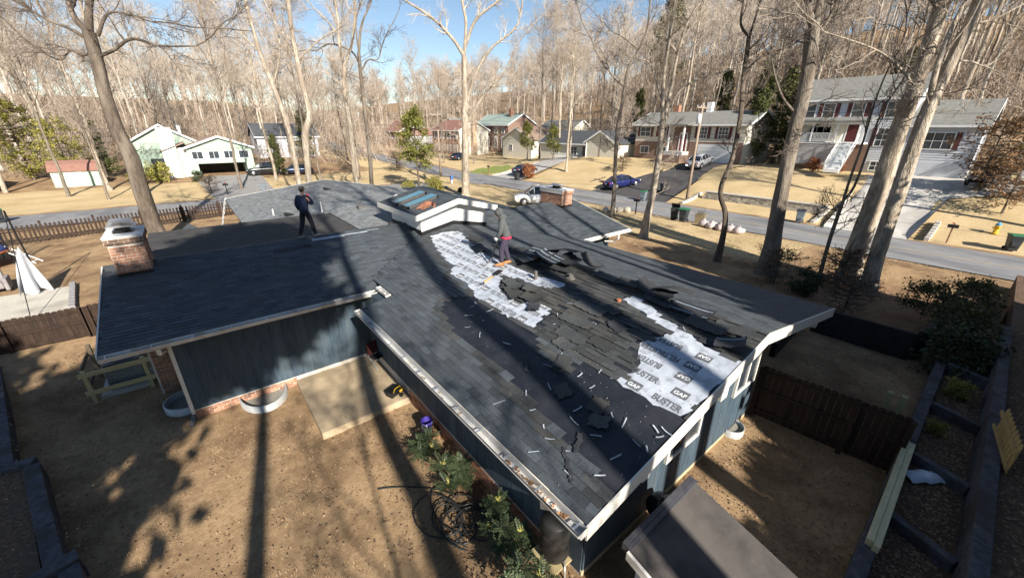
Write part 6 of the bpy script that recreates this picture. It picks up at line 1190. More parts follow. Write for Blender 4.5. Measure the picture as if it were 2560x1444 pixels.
for k in range(-20, 66):
    for sg in (1, -1):
        pts = []
        for q in range(0, 13):
            x = .45+k*.13+sg*q*.17; z = .55+q*.17
            if .45 <= x <= 5.0 and z < 2.65: pts.append((x, z))
        if len(pts) > 1: a, b = pts[0], pts[-1]; mb.hexa([(a[0]-.025, -2.55-.02*sg, a[1]), (a[0]+.025, -2.55-.02*sg, a[1]), (a[0]+.025, -2.54-.02*sg, a[1]), (a[0]-.025, -2.54-.02*sg, a[1]), (b[0]-.025, -2.55-.02*sg, b[1]), (b[0]+.025, -2.55-.02*sg, b[1]), (b[0]+.025, -2.54-.02*sg, b[1]), (b[0]-.025, -2.54-.02*sg, b[1])])
stuff(mb.build('lattice', TRIM, t))
for k in range(12): hb(t, 'step', TRIM, (5.35, 6.6, -2.6-.28*(k+1), -2.6-.28*k, 2.65-.21*(k+1), 2.75-.21*k))
for x in (5.3, 6.65):
    mb = MB(); mb.hexa([(x-.03, -2.6, 3.55), (x+.03, -2.6, 3.55), (x+.03, -5.9, 1.05), (x-.03, -5.9, 1.05), (x-.03, -2.6, 3.65), (x+.03, -2.6, 3.65), (x+.03, -5.9, 1.15), (x-.03, -5.9, 1.15)])
    for k in range(20): y = -2.6-.165*k; z = 2.75-.125*k; mb.bb(x-.02, x+.02, y-.02, y+.02, z, z+.85)
    mb.build('stair_rail', TRIM, t)
hb(t, 'wing_wall', VIN, (9.5, 14.6, .0, 7.5, -1, 4.6)); siding(t, 9.5, 14.6, 0, 1.2, 4.6, VIN); gable_x(t, 9.5, 14.6, 0, 7.5, 4.6, 6.6, RGREY, .4, VIN); win(t, 12.0, 2.4, 2.0, 1.4, -.03, RED, (2, 1)); hb(t, 'base', VIN, (9.52, 14.6, -.05, 0, -1, 1.2))
# tan split-level
t = thing('split_level_house', 'tan split-level house with white garage door and maroon shutters', 'house', (46, 35.5, 2.9), FACE_ROAD)
hb(t, 'wall', CRM, (0, 15.6, 0, 8, -1, 4.9)); siding(t, 0, 6.1, 0, 2.5, 4.9, CRM); siding(t, 8.6, 15.6, 0, 2.65, 4.9, CRM); gable_x(t, 0, 15.6, 0, 8, 4.9, 6.35, RGREY, .55, CRM)
hb(t, 'brick_base', BRICKB, (0, 6.1, -.04, 0, -1, 2.5), (8.6, 15.6, -.05, 0, -1, 2.65))
g = hb(t, 'garage_door', TRIM, (9.9, 14.4, -.09, -.05, .15, 2.35)); 
for k in range(1, 5): hb(t, 'panel_joint', mat('door_joint', (.45, .46, .47), (.5, .5, .5), 3, .7), (9.95, 14.35, -.098, -.091, .15+k*.44-.012, .15+k*.44+.012), parent=g)
for x in (10.2, 12.9): win(t, x, 3.1, 1.15, 1.3, -.03, RED, (2, 2))
win(t, 1.6, 3.2, 1.6, 1.2, -.03, RED, (1, 1)); win(t, 4.4, 3.2, 1.1, 1.2, -.03, RED, (1, 1)); win(t, 1.8, .9, 1.3, .9, -.05, None, (1, 0)); win(t, 4.6, .9, 1.3, .9, -.05, None, (1, 0))
hb(t, 'entry_recess', BRICKB, (6.12, 8.58, -.02, 0, .9, 4.8)); hb(t, 'door', mat('red_door', (.16, .025, .02), (.2, .03, .025), 3, .5), (7.2, 8.1, -.07, -.03, 1.4, 3.5)); hb(t, 'door_frame', TRIM, (7.05, 7.19, -.08, -.02, 1.4, 3.7), (8.11, 8.25, -.08, -.02, 1.4, 3.7), (7.05, 8.25, -.08, -.02, 3.55, 3.75))
for x in (6.3, 8.4): hb(t, 'porch_column', TRIM, (x-.1, x+.1, -1.6, -1.4, 1.3, 4.75))
mb = MB(); mb.hexa([(5.6, -2.0, 4.62), (9.1, -2.0, 4.62), (9.1, .2, 4.95), (5.6, .2, 4.95), (5.6, -2.0, 4.76), (9.1, -2.0, 4.76), (9.1, .2, 5.1), (5.6, .2, 5.1)]); mb.build('porch_roof', RGREY, t); hb(t, 'porch_floor', CONC, (6.0, 8.7, -1.8, -.04, -.5, 1.35))
for k in range(6): hb(t, 'step', CONC, (6.8, 8.2, -1.8-.3*(k+1), -1.8-.3*k, -.8, 1.2-.2*(k+1)))
hb(t, 'vent_stack', TRIM, (8.3, 9.0, 3.6, 4.3, 6.0, 7.6)); hb(t, 'chimney', BRICKF, (1.0, 1.9, 7.6, 8.4, 0, 7.6))
t2 = thing('brick_planter', 'low red brick planter beside the asphalt drive', 'planter', (42.6, 29.3, H(42.6, 29.3)-.3), FACE_ROAD); hb(t2, 'brick_wall', BRICKB, (-.2, 3.2, -.1, .15, 0, 1.25), (-.2, .05, .15, 2.2, 0, 1.25), (2.95, 3.2, .15, 2.2, 0, 1.25)); hb(t2, 'soil', SOIL, (.05, 2.95, .15, 2.2, 0, 1.1))
# low gabled house
t = thing('gabled_house', 'low pale gabled house with dark roof beyond the straw lawn', 'house', (43, 56.0, 1.6), FACE_ROAD)
hb(t, 'wall', CRM, (0, 13.4, 2.5, 9, -1, 3.2)); gable_x(t, 0, 13.4, 2.5, 9, 3.2, 5.0, RDK, .4, CRM)
hb(t, 'front_wall', CRM, (13.4, 19.2, 0, 9, -1, 3.5)); gable_y(t, 13.4, 19.2, 0, 9, 3.5, 5.1, RDK, .35, CRM)
win(t, 4, 1.3, 1.6, 1.2, 2.5, None, (2, 1)); win(t, 8.5, 1.3, 1.4, 1.2, 2.5, None, (1, 1)); hb(t, 'door', BRICKB, (10.5, 11.4, 2.44, 2.5, .6, 2.7)); hb(t, 'railing', TRIM, (5.5, 12, .9, .98, 1.3, 1.4), *[(5.5+.2*k, 5.56+.2*k, .92, .96, .5, 1.3) for k in range(33)]); hb(t, 'porch_floor', TRIM, (5.4, 12.1, .85, 2.5, .2, .5)); hb(t, 'downpipe', TRIM, (13.42, 13.52, -.1, 0, 0, 3.4)); hb(t, 'dark_trim', BRICKB, (16.2, 16.3, -.05, -.0, .2, 4.4))
# white gabled house
t = thing('gabled_house', 'cream gabled house left of the low dark-roofed one', 'house', (52, 76.2, .9), FACE_ROAD)
hb(t, 'wall', CRM, (0, 10.2, 0, 10, -1, 3.9)); gable_y(t, 0, 10.2, 0, 10, 3.9, 6.2, RBRN, .4, CRM); win(t, 3.0, 1.4, 1.2, 1.2, 0, None); hb(t, 'rear_wall', CRM, (1, 12, 10, 18, -1, 5.6)); gable_x(t, 1, 12, 10, 18, 5.6, 7.9, RGREY, .4, CRM)
# dark brick house with grey-green roof
t = thing('brick_house', 'dark brick house with tall arched windows and grey-green roof', 'house', (55, 92, .9), FACE_ROAD)
hb(t, 'wall', BRICKB, (0, 14, 0, 9, -1, 7.0)); gable_x(t, 0, 14, 0, 9, 7.0, 9.4, mat('green_roof', (.26, .32, .28), (.3, .36, .32), 3, .9), .4, BRICKB)
for x in (2, 5.5, 9, 12): win(t, x, 1.6, 1.1, 2.2, 0, None, (1, 2)); win(t, x, 5.0, 1.1, 1.3, 0, None, (1, 1))
mb = MB()
for x in (2, 5.5, 9, 12):
    P = [(x+.63*cos(pi*k/8), 3.85+.5*sin(pi*k/8)) for k in range(9)]; mb.prism(P, 'y', -.05, -.005)
mb.build('window_arch', TRIM, t); hb(t, 'chimney', BRICKF, (10.5, 11.4, 3, 4, 7, 10.6))
# red brick house with tan gable end
t = thing('brick_house', 'red brick house with brown roof and tall tan end chimney', 'house', (45.5, 98.5, .9), FACE_ROAD)
hb(t, 'wall', BRICKF, (0, 13.5, 0, 8.5, -1, 5.7)); gable_x(t, 0, 13.5, 0, 8.5, 5.7, 7.9, RRED, .45, CRM); hb(t, 'end_wall', CRM, (13.5, 13.56, 0, 8.5, -1, 5.68)); hb(t, 'chimney', mat('tan_brick', (.5, .36, .24), (.55, .4, .28), 6, .9), (13.56, 14.3, 3.2, 4.6, -1, 9.0))
for x in (2, 5.2, 8.4, 11.6):
    win(t, x, 3.6, 1.2, 1.4, 0, TRIM, (1, 1)); win(t, x, .7, 1.2, 1.5, 0, TRIM, (1, 1))
t = thing('brick_house', 'farther brick house with red roof left of the pine', 'house', (43, 126, 1.6), FACE_ROAD)
hb(t, 'wall', BRICKF, (0, 13, 0, 8.5, -1, 4.6)); gable_x(t, 0, 13, 0, 8.5, 4.6, 7.2, RRED, .45, VIN); hb(t, 'garage_wall', VIN, (13, 17, 1, 8, -1, 3.6)); gable_y(t, 13, 17, 1, 8, 3.6, 5.2, RRED, .3, VIN)
for x in (2, 6, 10): win(t, x, 2.2, 1.3, 1.3, 0, TRIM, (1, 1))
win(t, 15, 1.2, 1.4, 1.3, 1, None)
t = thing('far_house', 'pale house with white trim glimpsed through the pine', 'house', (56, 112, 1.2), FACE_ROAD); hb(t, 'wall', VIN, (0, 10, 0, 8, -1, 6)); gable_y(t, 0, 10, 0, 8, 6, 8.4, RGREY, .4, VIN)
for x in (2, 5, 8): win(t, x, 3.6, 1.2, 1.3, 0, None); win(t, x, .8, 1.2, 1.3, 0, None)
# mint green house across the side road
t = thing('green_house', 'mint green house with white chimney and dark open carport', 'house', (-7.5, 70.6, .35))
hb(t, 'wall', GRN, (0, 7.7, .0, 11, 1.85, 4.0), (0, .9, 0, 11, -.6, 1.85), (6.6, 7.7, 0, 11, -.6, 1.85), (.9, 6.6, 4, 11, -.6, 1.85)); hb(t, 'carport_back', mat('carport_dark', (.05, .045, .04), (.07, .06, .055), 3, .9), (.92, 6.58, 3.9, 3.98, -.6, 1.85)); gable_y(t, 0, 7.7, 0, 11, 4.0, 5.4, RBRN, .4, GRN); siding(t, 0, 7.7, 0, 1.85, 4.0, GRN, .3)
for x in (1.1, 3.0, 4.8, 6.6): win(t, x, 2.5, 1.15, .95, -.03, None, (1, 0))
hb(t, 'gable_vent', TRIM, (3.6, 4.1, -.06, -.02, 4.5, 4.9))
hb(t, 'chimney', mat('white_masonry', (.70, .66, .58), (.76, .72, .64), 3, .8), (-2.6, -1.0, -.2, 1.2, -.6, 6.6)); hb(t, 'link_wall', mat('white_masonry', (.7, .66, .58)), (-2.0, 0, .3, 10, -.6, 4.0))
mb = MB(); mb.hexa([(-2.9, -.2, 3.4), (.0, -.2, 4.6), (0, 10, 4.6), (-2.9, 10, 3.4), (-2.9, -.2, 3.54), (.0, -.2, 4.74), (0, 10, 4.74), (-2.9, 10, 3.54)]); mb.build('roof', RBRN, t)
hb(t, 'rear_wall', GRN, (-6.5, 2, 5.5, 13, -.6, 4.4)); gable_y(t, -6.5, 2, 5.5, 13, 4.4, 6.9, RBRN, .4, GRN); hb(t, 'dark_glazing', WIN, (-4.2, -2.1, 5.44, 5.5, .4, 2.4)); hb(t, 'flue', GALV, (-.3, .1, 5, 5.4, 5.6, 6.9))
t = thing('garden_shed', 'mint green shed with pinkish gambrel roof at far left', 'shed', (-20.5, 67.6, .3)); mb = MB(); mb.prism([(0, 0), (2.6, 0), (2.6, 1.9), (2.1, 2.5), (1.3, 2.85), (.5, 2.5), (0, 1.9)], 'x', 0, 4.0); mb.v = [(y, x, z) if False else (x, y, z) for x, y, z in mb.v]; mb.build('wall', GRN, t)
mb = MB(); P = [(-.15, 1.8), (.5, 2.55), (1.3, 2.92), (2.1, 2.55), (2.75, 1.8)]; mb.prism(P+[(y, z+.08) for y, z in P[::-1]], 'x', -.15, 4.15); mb.build('roof', RRED, t); hb(t, 'door', TRIM, (1.2, 2.6, -.04, 0, .1, 1.7))
t = thing('white_house', 'pale cottage cut off by the left edge across the side road', 'house', (-31, 63.5, .3)); hb(t, 'wall', CRM, (0, 5.6, 0, 7, -.5, 2.6)); gable_y(t, 0, 5.6, 0, 7, 2.6, 4.2, RDK, .3, CRM); win(t, 2.8, .8, 1.2, 1.1, 0)
t = thing('far_house', 'grey-roofed house half hidden behind the green house', 'house', (4, 92, 1.2)); hb(t, 'wall', VIN, (0, 11, 0, 8, -1, 4.2)); gable_x(t, 0, 11, 0, 8, 4.2, 6.4, RDK, .4, VIN); win(t, 3, 1.5, 1.3, 1.3, 0); win(t, 8, 1.5, 1.3, 1.3, 0)
# ================================================================== vehicles
TYRE = mat('tyre', (.015, .015, .015), (.025, .025, .025), 8, .9); RIM = mat('wheel_rim', (.5, .5, .52), (.6, .6, .62), 4, .3, metal=.8); TAIL = mat('tail_lamp', (.35, .015, .015), (.45, .02, .02), 4, .25); HEAD = mat('head_lamp', (.65, .68, .7), (.75, .77, .78), 4, .15); CGL = mat('car_glass', (.012, .016, .02), (.02, .025, .03), 2, .06, spec=.7); PLATE = mat('plate', (.7, .7, .68), (.75, .75, .74), 4, .5)
def car(label, paint, x, y, rz, kind='sedan', name='parked_car', z=None, group=None, slope=0.0):
    c = {'blue': (.018, .024, .13), 'silver': (.52, .53, .55), 'black': (.012, .013, .015), 'white': (.75, .76, .77), 'navy': (.02, .035, .075)}[paint]
    pm = mat('car_paint_'+paint, c, tuple(v*1.08 for v in c), 1, .25, metal=.35 if paint in ('silver', 'blue', 'navy') else 0, coat=.8, spec=.5)
    t = thing(name, label, 'car', (x, y, (H(x, y)+.02) if z is None else z), rz, group); t.rotation_euler = (0, slope, rz); suv = kind != 'sedan'; hz = .22 if suv else 0
    # lower body: sections along the length
    st = [(-2.3, .70, .42, .78), (-2.22, .80, .30, .92), (-1.9, .88, .24, .98), (-1.2, .91, .22, .97), (0, .915, .20, .95), (1.0, .91, .22, .93), (1.6, .89, .24, .84), (2.05, .84, .28, .74), (2.28, .70, .36, .62)]
    if suv: st = [(a, b, c_+.06, d+.14 if a < 1.1 else d+.18) for a, b, c_, d in st]
    V = []; n = 10
    for a, hw_, zb, zt in st:
        sec = [(-hw_*.86, zb), (-hw_, zb+.12), (-hw_, zt-.22), (-hw_*.96, zt-.06), (-hw_*.86, zt), (hw_*.86, zt), (hw_*.96, zt-.06), (hw_, zt-.22), (hw_, zb+.12), (hw_*.86, zb)]
        V += [(a, b, c_) for b, c_ in sec]
    F = [(i*n+j, i*n+(j+1) % n, (i+1)*n+(j+1) % n, (i+1)*n+j) for i in range(len(st)-1) for j in range(n)]; F += [tuple(range(n)), tuple(range((len(st)-1)*n, len(st)*n))[::-1]]
    mb = MB(); mb.add(V, F); mb.build('body', pm, t, True)
    cs = [(-1.75 if not suv else -2.15, .80, .80, .93+hz, .94+hz), (-1.05 if not suv else -1.85, .80, .60, .94+hz, 1.36+hz*1.6), (-.2, .82, .62, .94+hz, 1.45+hz*1.6), (.45, .82, .62, .93+hz, 1.41+hz*1.6), (1.25, .80, .78, .90+hz, .93+hz)]
    V = []; 
    for a, wb, wt, zb, zt in cs: V += [(a, -wb, zb), (a, -wt, zt), (a, wt, zt), (a, wb, zb)]
    F = [(i*4+j, i*4+j+1, i*4+5+j, i*4+4+j) for i in range(4) for j in range(3)]; mb = MB(); mb.add(V, F); mb.add(V[:4], [(0, 1, 2, 3)]); mb.add(V[-4:], [(3, 2, 1, 0)]); g = mb.build('glasshouse', CGL, t)
    mb = MB(); R = [(a, b*1.01, c_+.012) for i, (a, b, c_) in enumerate(V) if i % 4 in (1, 2)]; q = R[2:8]; mb.add(q+[(a, b, c_-.03) for a, b, c_ in q], [(0, 1, 3, 2), (2, 3, 5, 4), (0, 2, 8, 6), (2, 4, 10, 8), (1, 7, 9, 3), (3, 9, 11, 5), (0, 6, 7, 1), (4, 5, 11, 10)]); mb.build('roof', pm, t, True)
    mb = MB()
    for s in (0, 3):
        for i in range(4):
            b0 = V[i*4+s]; t0 = V[i*4+(1 if s == 0 else 2)]; 
            if i in (1, 2, 3): mb.tube([Vector(b0)+Vector((-.05 if i == 2 else 0, 0, 0)), Vector(t0)+Vector((0, 0, 0))], .035, 5)
        mb.tube([V[4+(1 if s == 0 else 2)], V[s]], .045, 5); mb.tube([V[12+(1 if s == 0 else 2)], V[16+s]], .035, 5)
    mb.build('pillars', pm, t, True)
    for wx in (-1.38, 1.42):
        for sg in (-1, 1):
            wv = MB(); wr = .33+hz*.2; wv.lathe((0, 0, 0), [(.2, -.09), (wr-.02, -.1), (wr, -.06), (wr, .06), (wr-.02, .1), (.2, .09)], 20); wv.v = [(a+wx, c_+sg*.82, b+wr) for a, b, c_ in wv.v]; wo = wv.build('wheel', TYRE, t, True)
            rv = MB(); rv.lathe((0, 0, 0), [(.21, 0), (.20, .02), (.08, .03), (.01, .03)], 16); rv.v = [(a+wx, sg*(.925+c_), b+wr) for a, b, c_ in rv.v]; rv.build('rim', RIM, wo, True)
            ar = MB(); ar.tube([(wx+(wr+.05)*cos(pi*k/8), sg*.905, wr+(wr+.05)*sin(pi*k/8)) for k in range(9)], .035, 6); ar.build('wheel_arch', TYRE, t, True)
    for sg in (-1, 1):
        mb = MB(); mb.box((-2.22, sg*.62, .80+hz*.6), (.12, .36, .17)); mb.build('tail_light', TAIL, t, False, .02)
        mb = MB(); mb.box((2.08, sg*.62, .62+hz*.6), (.22, .36, .13)); mb.build('headlight', HEAD, t, False, .03)
        mb = MB(); mb.box((.98, sg*.98, .98+hz), (.1, .16, .12)); mb.build('mirror', pm, t, False, .02)
        for dx in (-.5, .45):
            mb = MB(); mb.box((dx, sg*.925, .82+hz), (.16, .02, .03)); mb.build('door_handle', RIM, t)
    mb = MB(); mb.box((-2.31, 0, .68+hz*.5), (.02, .5, .12)); mb.build('number_plate', PLATE, t); mb = MB(); mb.box((-2.24, 0, .44+hz*.3), (.12, 1.5, .12)); mb.box((2.22, 0, .42+hz*.3), (.12, 1.4, .12)); mb.build('bumper', TYRE, t, False, .02)
    return t
car('blue sedan parked at the foot of the asphalt drive', 'blue', 33.4, 28.0, rad(-18), slope=-.10); car('silver sedan parked before the white garage door', 'silver', 42.0, 23.0, rad(4), slope=-.16)
car('dark blue car on the pale drive beside the rust shrub', 'navy', 33.6, 46.6, rad(5)); car('black car parked left of the green house drive, nearer the green house', 'black', .9, 68.3, rad(175), 'suv'); car('black sedan right of the other black car beyond the roof', 'navy', 5.1, 67.2, rad(170))
car('white car half hidden behind the right chimney', 'white', 18.0, 26.6, rad(146), 'suv', slope=0); car('pale car under the lattice of brown leaves at the white house', 'white', 46.3, -3.4, rad(175), 'suv'); car('black car in shade behind the two pale trunks', 'black', 42.6, -.9, rad(172))
car('grey car on the road bend seen between trees', 'silver', 25.3, 96, rad(88)); car('dark car on the far drive by the brick house', 'navy', 38.5, 74, rad(20))
# ================================================================== street furniture
def bin_(label, x, y, rz, body, lid, open_=False, z=None, s=1.0, group=None):
    bm_ = mat('bin_'+body, {'black': (.035, .04, .045), 'grey': (.16, .19, .21), 'brown': (.22, .16, .09)}[body], None, 3, .5); lm_ = mat('lid_'+lid, {'black': (.025, .028, .035), 'green': (.03, .16, .07), 'grey': (.2, .22, .24)}[lid], None, 3, .5)
    t = thing('wheelie_bin', label, 'bin', (x, y, H(x, y) if z is None else z), rz, group); t.scale = (s, s, s); mb = MB(); mb.hexa([(-.21, -.24, .06), (.21, -.24, .06), (.21, .24, .06), (-.21, .24, .06), (-.29, -.35, .98), (.29, -.35, .98), (.29, .35, .98), (-.29, .35, .98)]); mb.bb(-.31, .31, -.37, .37, .94, .99); mb.bb(-.2, .2, -.37, -.3, .35, .6); mb.build('body', bm_, t, False, .02)
    l = MB()
    l.prism([(-.38, 0), (.38, 0), (.36, .05), (.1, .09), (-.3, .07)], 'x', -.32, .32); lo = l.build('lid', lm_, t, False, .01); lo.location = (0, .38 if open_ else 0, 1.0)
    if open_: lo.rotation_euler = (rad(-35), 0, 0); lo.location = (0, .1, 1.12)
    for sg in (-1, 1):
        w_ = MB(); w_.lathe((0, 0, 0), [(.05, -.03), (.12, -.03), (.12, .03), (.05, .03)], 14); w_.v = [(sg*.24+c_, .28+a, .12+b) for a, b, c_ in w_.v]; w_.build('wheel', TYRE, t, True)
    h = MB(); h.tube([(-.22, .36, .93), (-.22, .44, .95), (.22, .44, .95), (.22, .36, .93)], .018, 6); h.build('handle', bm_, t, True); return t
bin_('black bin with its lid propped open on the verge', 21.6, 14.15, rad(-70), 'black', 'black', True); bin_('black bin with green lid next to the open-lidded bin', 21.3, 13.2, rad(-85), 'black', 'green'); bin_('dark bin standing on the asphalt drive', 33.3, 22.3, rad(-80), 'black', 'black'); bin_('grey bin at the road edge by the drive, rubbish on top', 28.9, 21.9, rad(-80), 'grey', 'green'); bin_('grey bin in front of the stone wall', 30.2, 7.9, rad(-80), 'grey', 'black'); bin_('black bin with green lid at the right edge across the road', 31.3, -3.4, rad(-70), 'black', 'green'); bin_('dark bin at the mouth of the pale drive', 29.4, 43.6, rad(-80), 'black', 'black'); bin_('dark grey bin beyond the far roof at left', -1.8, 51.4, rad(-10), 'grey', 'grey'); bin_('green-lidded bin at the far left by the side road', -20.6, 46.9, rad(20), 'black', 'green', z=0); bin_('grey bin beside the garage corner of the green house', -6.9, 66.7, rad(10), 'grey', 'grey')
t = thing('leaf_bin', 'open brown bin stuffed with twigs beside the paper bags', 'bin', (22.2, 12.3, H(22.2, 12.3)), -1.3); mb = MB(); mb.hexa([(-.3, -.3, 0), (.3, -.3, 0), (.3, .3, 0), (-.3, .3, 0), (-.36, -.36, .85), (.36, -.36, .85), (.36, .36, .85), (-.36, .36, .85)]); mb.build('box', mat('leaf_box', (.18, .14, .08), (.24, .19, .11), 5, .85), t)
g7 = np.random.default_rng(4); P = g7.uniform(-.25, .25, (40, 3)); P[:, 2] = .7; D = g7.normal(0, .5, (40, 3)); D[:, 2] = 1; q = grow(P, D, g7.uniform(.3, .7, 40), 4, g7, .2, 0); V, Q = tubes(q, np.full((40, 5), .008), 4); link('twigs', npmesh('twigs', V, Q, TWIGD), t)
bagm = mat('leaf_bag', (.40, .33, .31), (.52, .45, .43), 7, .6, .9, 9, dist=.04)
for i, (x, y) in enumerate(((20.9, 11.35), (20.85, 10.7), (20.8, 10.05), (20.75, 9.4), (20.7, 8.75))):
    mb = MB(); n = 14; mb.lathe((0, 0, 0), [(.22, 0), (.33, .08), (.36, .22), (.31, .36), (.2, .44), (.07, .47), (.10, .53), (.03, .54)], n); rr = random.Random(i); mb.v = [(a*(1+.16*sin(5*atan2(b, a)+i+c_*7)), b*(1+.16*cos(4*atan2(b, a)+2*i)), c_*(1+.14*rr.uniform(-1, 1))) for a, b, c_ in mb.v]
    o = mb.build('leaf_bag', bagm, None, True); o.location = (x, y, H(x, y)); o.rotation_euler = (rr.uniform(-.15, .15), rr.uniform(-.15, .15), rr.uniform(0, 6)); o.scale = (1.0, 1.15, 1.0); tag(o, 'pale full leaf bag in the row along the verge', 'bag', 'leaf bags in a row on the verge')
def mailbox(label, x, y, rz, m=BLKF, post=None):
    t = thing('mailbox', label, 'mailbox', (x, y, H(x, y)), rz); mb = MB(); mb.bb(-.04, .04, -.04, .04, -.1, 1.05); mb.build('post', post or BLKF, t); mb = MB(); P = [(-.1, 0), (.1, 0)]+[(.1*cos(pi*k/8), .12+.1*sin(pi*k/8)) for k in range(9)]; mb.prism(P, 'y', -.26, .26); mb.v = [(a, b, c_+1.05) for a, b, c_ in mb.v]; mb.build('box', m, t); mb = MB(); mb.bb(.11, .12, -.05, .0, 1.15, 1.36); mb.bb(.11, .12, -.05, .09, 1.29, 1.36); mb.build('flag', TAIL, t)
mailbox('black mailbox on a post at the road edge behind the chimney wing', 20.9, 17.3, .2); mailbox('mailbox beside the white house drive', 30.9, -.6, .1, post=mat('cedar_post', (.2, .1, .06), (.25, .13, .08), 4, .9)); mailbox('far mailbox on the green lawn patch', 31.2, 53.2, .1, post=mat('cedar_post', (.2, .1, .06))); mailbox('dark mailbox on the verge across the side road', -5.2, 52.5, 1.5)
t = thing('fire_hydrant', 'yellow fire hydrant with blue cap across the road', 'hydrant', (34.0, -2.5, H(34.0, -2.5)), .4); HY = mat('hydrant_yellow', (.70, .42, .03), (.75, .46, .04), 4, .5)
mb = MB(); mb.lathe((0, 0, 0), [(.19, 0), (.19, .05), (.13, .06), (.13, .5), (.17, .52), (.17, .56), (.13, .57)], 16); mb.build('barrel', HY, t, True); mb = MB(); mb.lathe((0, 0, .57), [(.15, 0), (.14, .1), (.08, .17), (.03, .19), (.03, .24)], 14); mb.build('bonnet', mat('hydrant_blue', (.06, .25, .5), (.08, .3, .55), 4, .5), t, True)
for a in (0, pi/2, pi):
    mb = MB(); mb.tube([(.1*cos(a), .1*sin(a), .4), (.22*cos(a), .22*sin(a), .4)], .06, 10); mb.build('outlet', HY, t, True)
POLE = mat('pole_wood', (.26, .20, .15), (.34, .27, .21), 4, .95, .3, 20, stretch=(2, 2, .3)); WIRE = mat('wire', (.05, .05, .05), (.07, .07, .07), 4, .6)
def upole(label, x, y, h, arm=True, trf=False, rz=0.0):
    z = H(x, y); t = thing('utility_pole', label, 'utility pole', (x, y, z), rz); mb = MB(); mb.tube([(0, 0, -.3), (0, 0, h)], [.16, .10], 10); mb.build('pole', POLE, t, True)
    if arm:
        mb = MB(); mb.bb(-1.1, 1.1, -.06, .06, h-.5, h-.38); mb.build('crossarm', POLE, t)
        for dx in (-1, -.35, .35, 1): mb = MB(); mb.lathe((dx, 0, h-.38), [(.03, 0), (.05, .05), (.03, .14)], 8); mb.build('insulator', GALV, t, True)
    if trf: mb = MB(); mb.lathe((-.32, 0, h-1.9), [(.02, 0), (.22, .02), (.22, .8), (.1, .9), (.02, .92)], 14); mb.build('transformer', mat('transformer', (.55, .57, .58), (.6, .62, .63), 3, .5), t, True)
upole('leaning-grained utility pole beside the asphalt drive', 32.2, 18.8, 9.3, True, True); upole('distant utility pole with crossarm by the road bend', 21.8, 85, 9.5, True, True, 1.2); upole('utility pole past the right edge of the picture', 32.2, -28, 9.3); upole('utility pole at the corner of the two roads', 21.8, 52.5, 9); upole('utility pole far along the side road at left', -34, 52.5, 9)
def wires(label, a, b, zs, sag=.6, name='overhead_wire', group=None):
    for i, (dz, dx) in enumerate(zs):
        A = Vector((a[0]+dx, a[1], a[2]-dz)); B = Vector((b[0]+dx, b[1], b[2]-dz)); mb = MB(); mb.tube([A.lerp(B, k/14)+Vector((0, 0, -sag*4*(k/14)*(1-k/14))) for k in range(15)], .017, 4); tag(mb.build('overhead_wire', WIRE), ('top', 'middle', 'lowest')[i]+' '+label, 'wire', group)
wires('overhead wire running along the road at right', (32.2, 18.8, 9.3), (32.2, -28, 9.3), ((.4, 0), (2.6, .1), (2.9, 0)), .8, group='wires along the main road'); wires('overhead wire crossing before the gabled houses', (32.2, 18.8, 9.3), (21.8, 52.5, 9), ((.5, 0), (2.6, 0), (2.9, .1)), .8, group='wires to the corner pole'); wires('overhead wire along the side road at left', (21.8, 52.5, 8.2), (-34, 52.5, 8.0), ((.3, 0), (2.2, 0), (2.5, 0)), 1.0, group='wires along the side road'); wires('overhead wire running to the distant pole', (21.8, 52.5, 9), (21.8, 85, 9.8), ((.4, 0), (1.6, 0)), .5, group='wires to the distant pole')
# stone wall and drive edging across the road
t = thing('stone_wall', 'low grey stone retaining wall along the far road edge', 'wall', (33.4, 12.2, H(33.4, 12.2)-.35)); r8 = random.Random(8); mb = MB()
for k in range(6):
    y = -5.2
    while y < 5.2:
        L = r8.uniform(.22, .5); mb.box((r8.uniform(-.02, .02), y+L/2, .1+k*.16), (.34, L-.02, .15), 0, r8.random()); y += L
stuff(mb.build('stones', mat('field_stone', (.36, .33, .28), (.44, .41, .35), 3, .9, .4, 20, tint=.3), t)); hb(t, 'coping', mat('pale_coping', (.5, .48, .44), (.56, .54, .5), 3, .9), (-.22, .22, -5.3, 5.3, 1.03, 1.12))
for (x, y, lab, sg) in ((30.6, 7.1, 'stepped block edging on the left of the concrete drive', 1), (30.6, .35, 'stepped block edging on the right of the concrete drive', 1), (30.5, 18.4, 'stepped pale block edging at the end of the stone wall', 1)):
    t = thing('block_edging', lab, 'edging', (x, y, H(x, y)-.1))
    for k in range(7): hb(t, 'block', mat('edging_stone', (.46, .43, .38), (.52, .49, .44), 4, .9), (k*.55, k*.55+.53, -.14, .14, H(x+k*.55, y)-H(x, y)-.1, H(x+k*.55+.5, y)-H(x, y)+.32), bevel=.02)
t = thing('boulder_edging', 'pale boulders edging the bank behind the chimney wing', 'boulders', (19.9, 18.9, H(19.9, 18.9)))
for k, (dx, dy) in enumerate(((0, 0), (.55, -.3), (1.0, -.75), (-.5, .4))):
    mb = MB(); mb.ball((dx, dy, .18), (.36, .3, .30), 10, 6); mb.v = [(a+.05*sin(b*9+k), b+.04*sin(a*11), c_) for a, b, c_ in mb.v]; mb.build('boulder', mat('pale_stone', (.48, .43, .34), (.56, .5, .4), 3, .95), t, True)
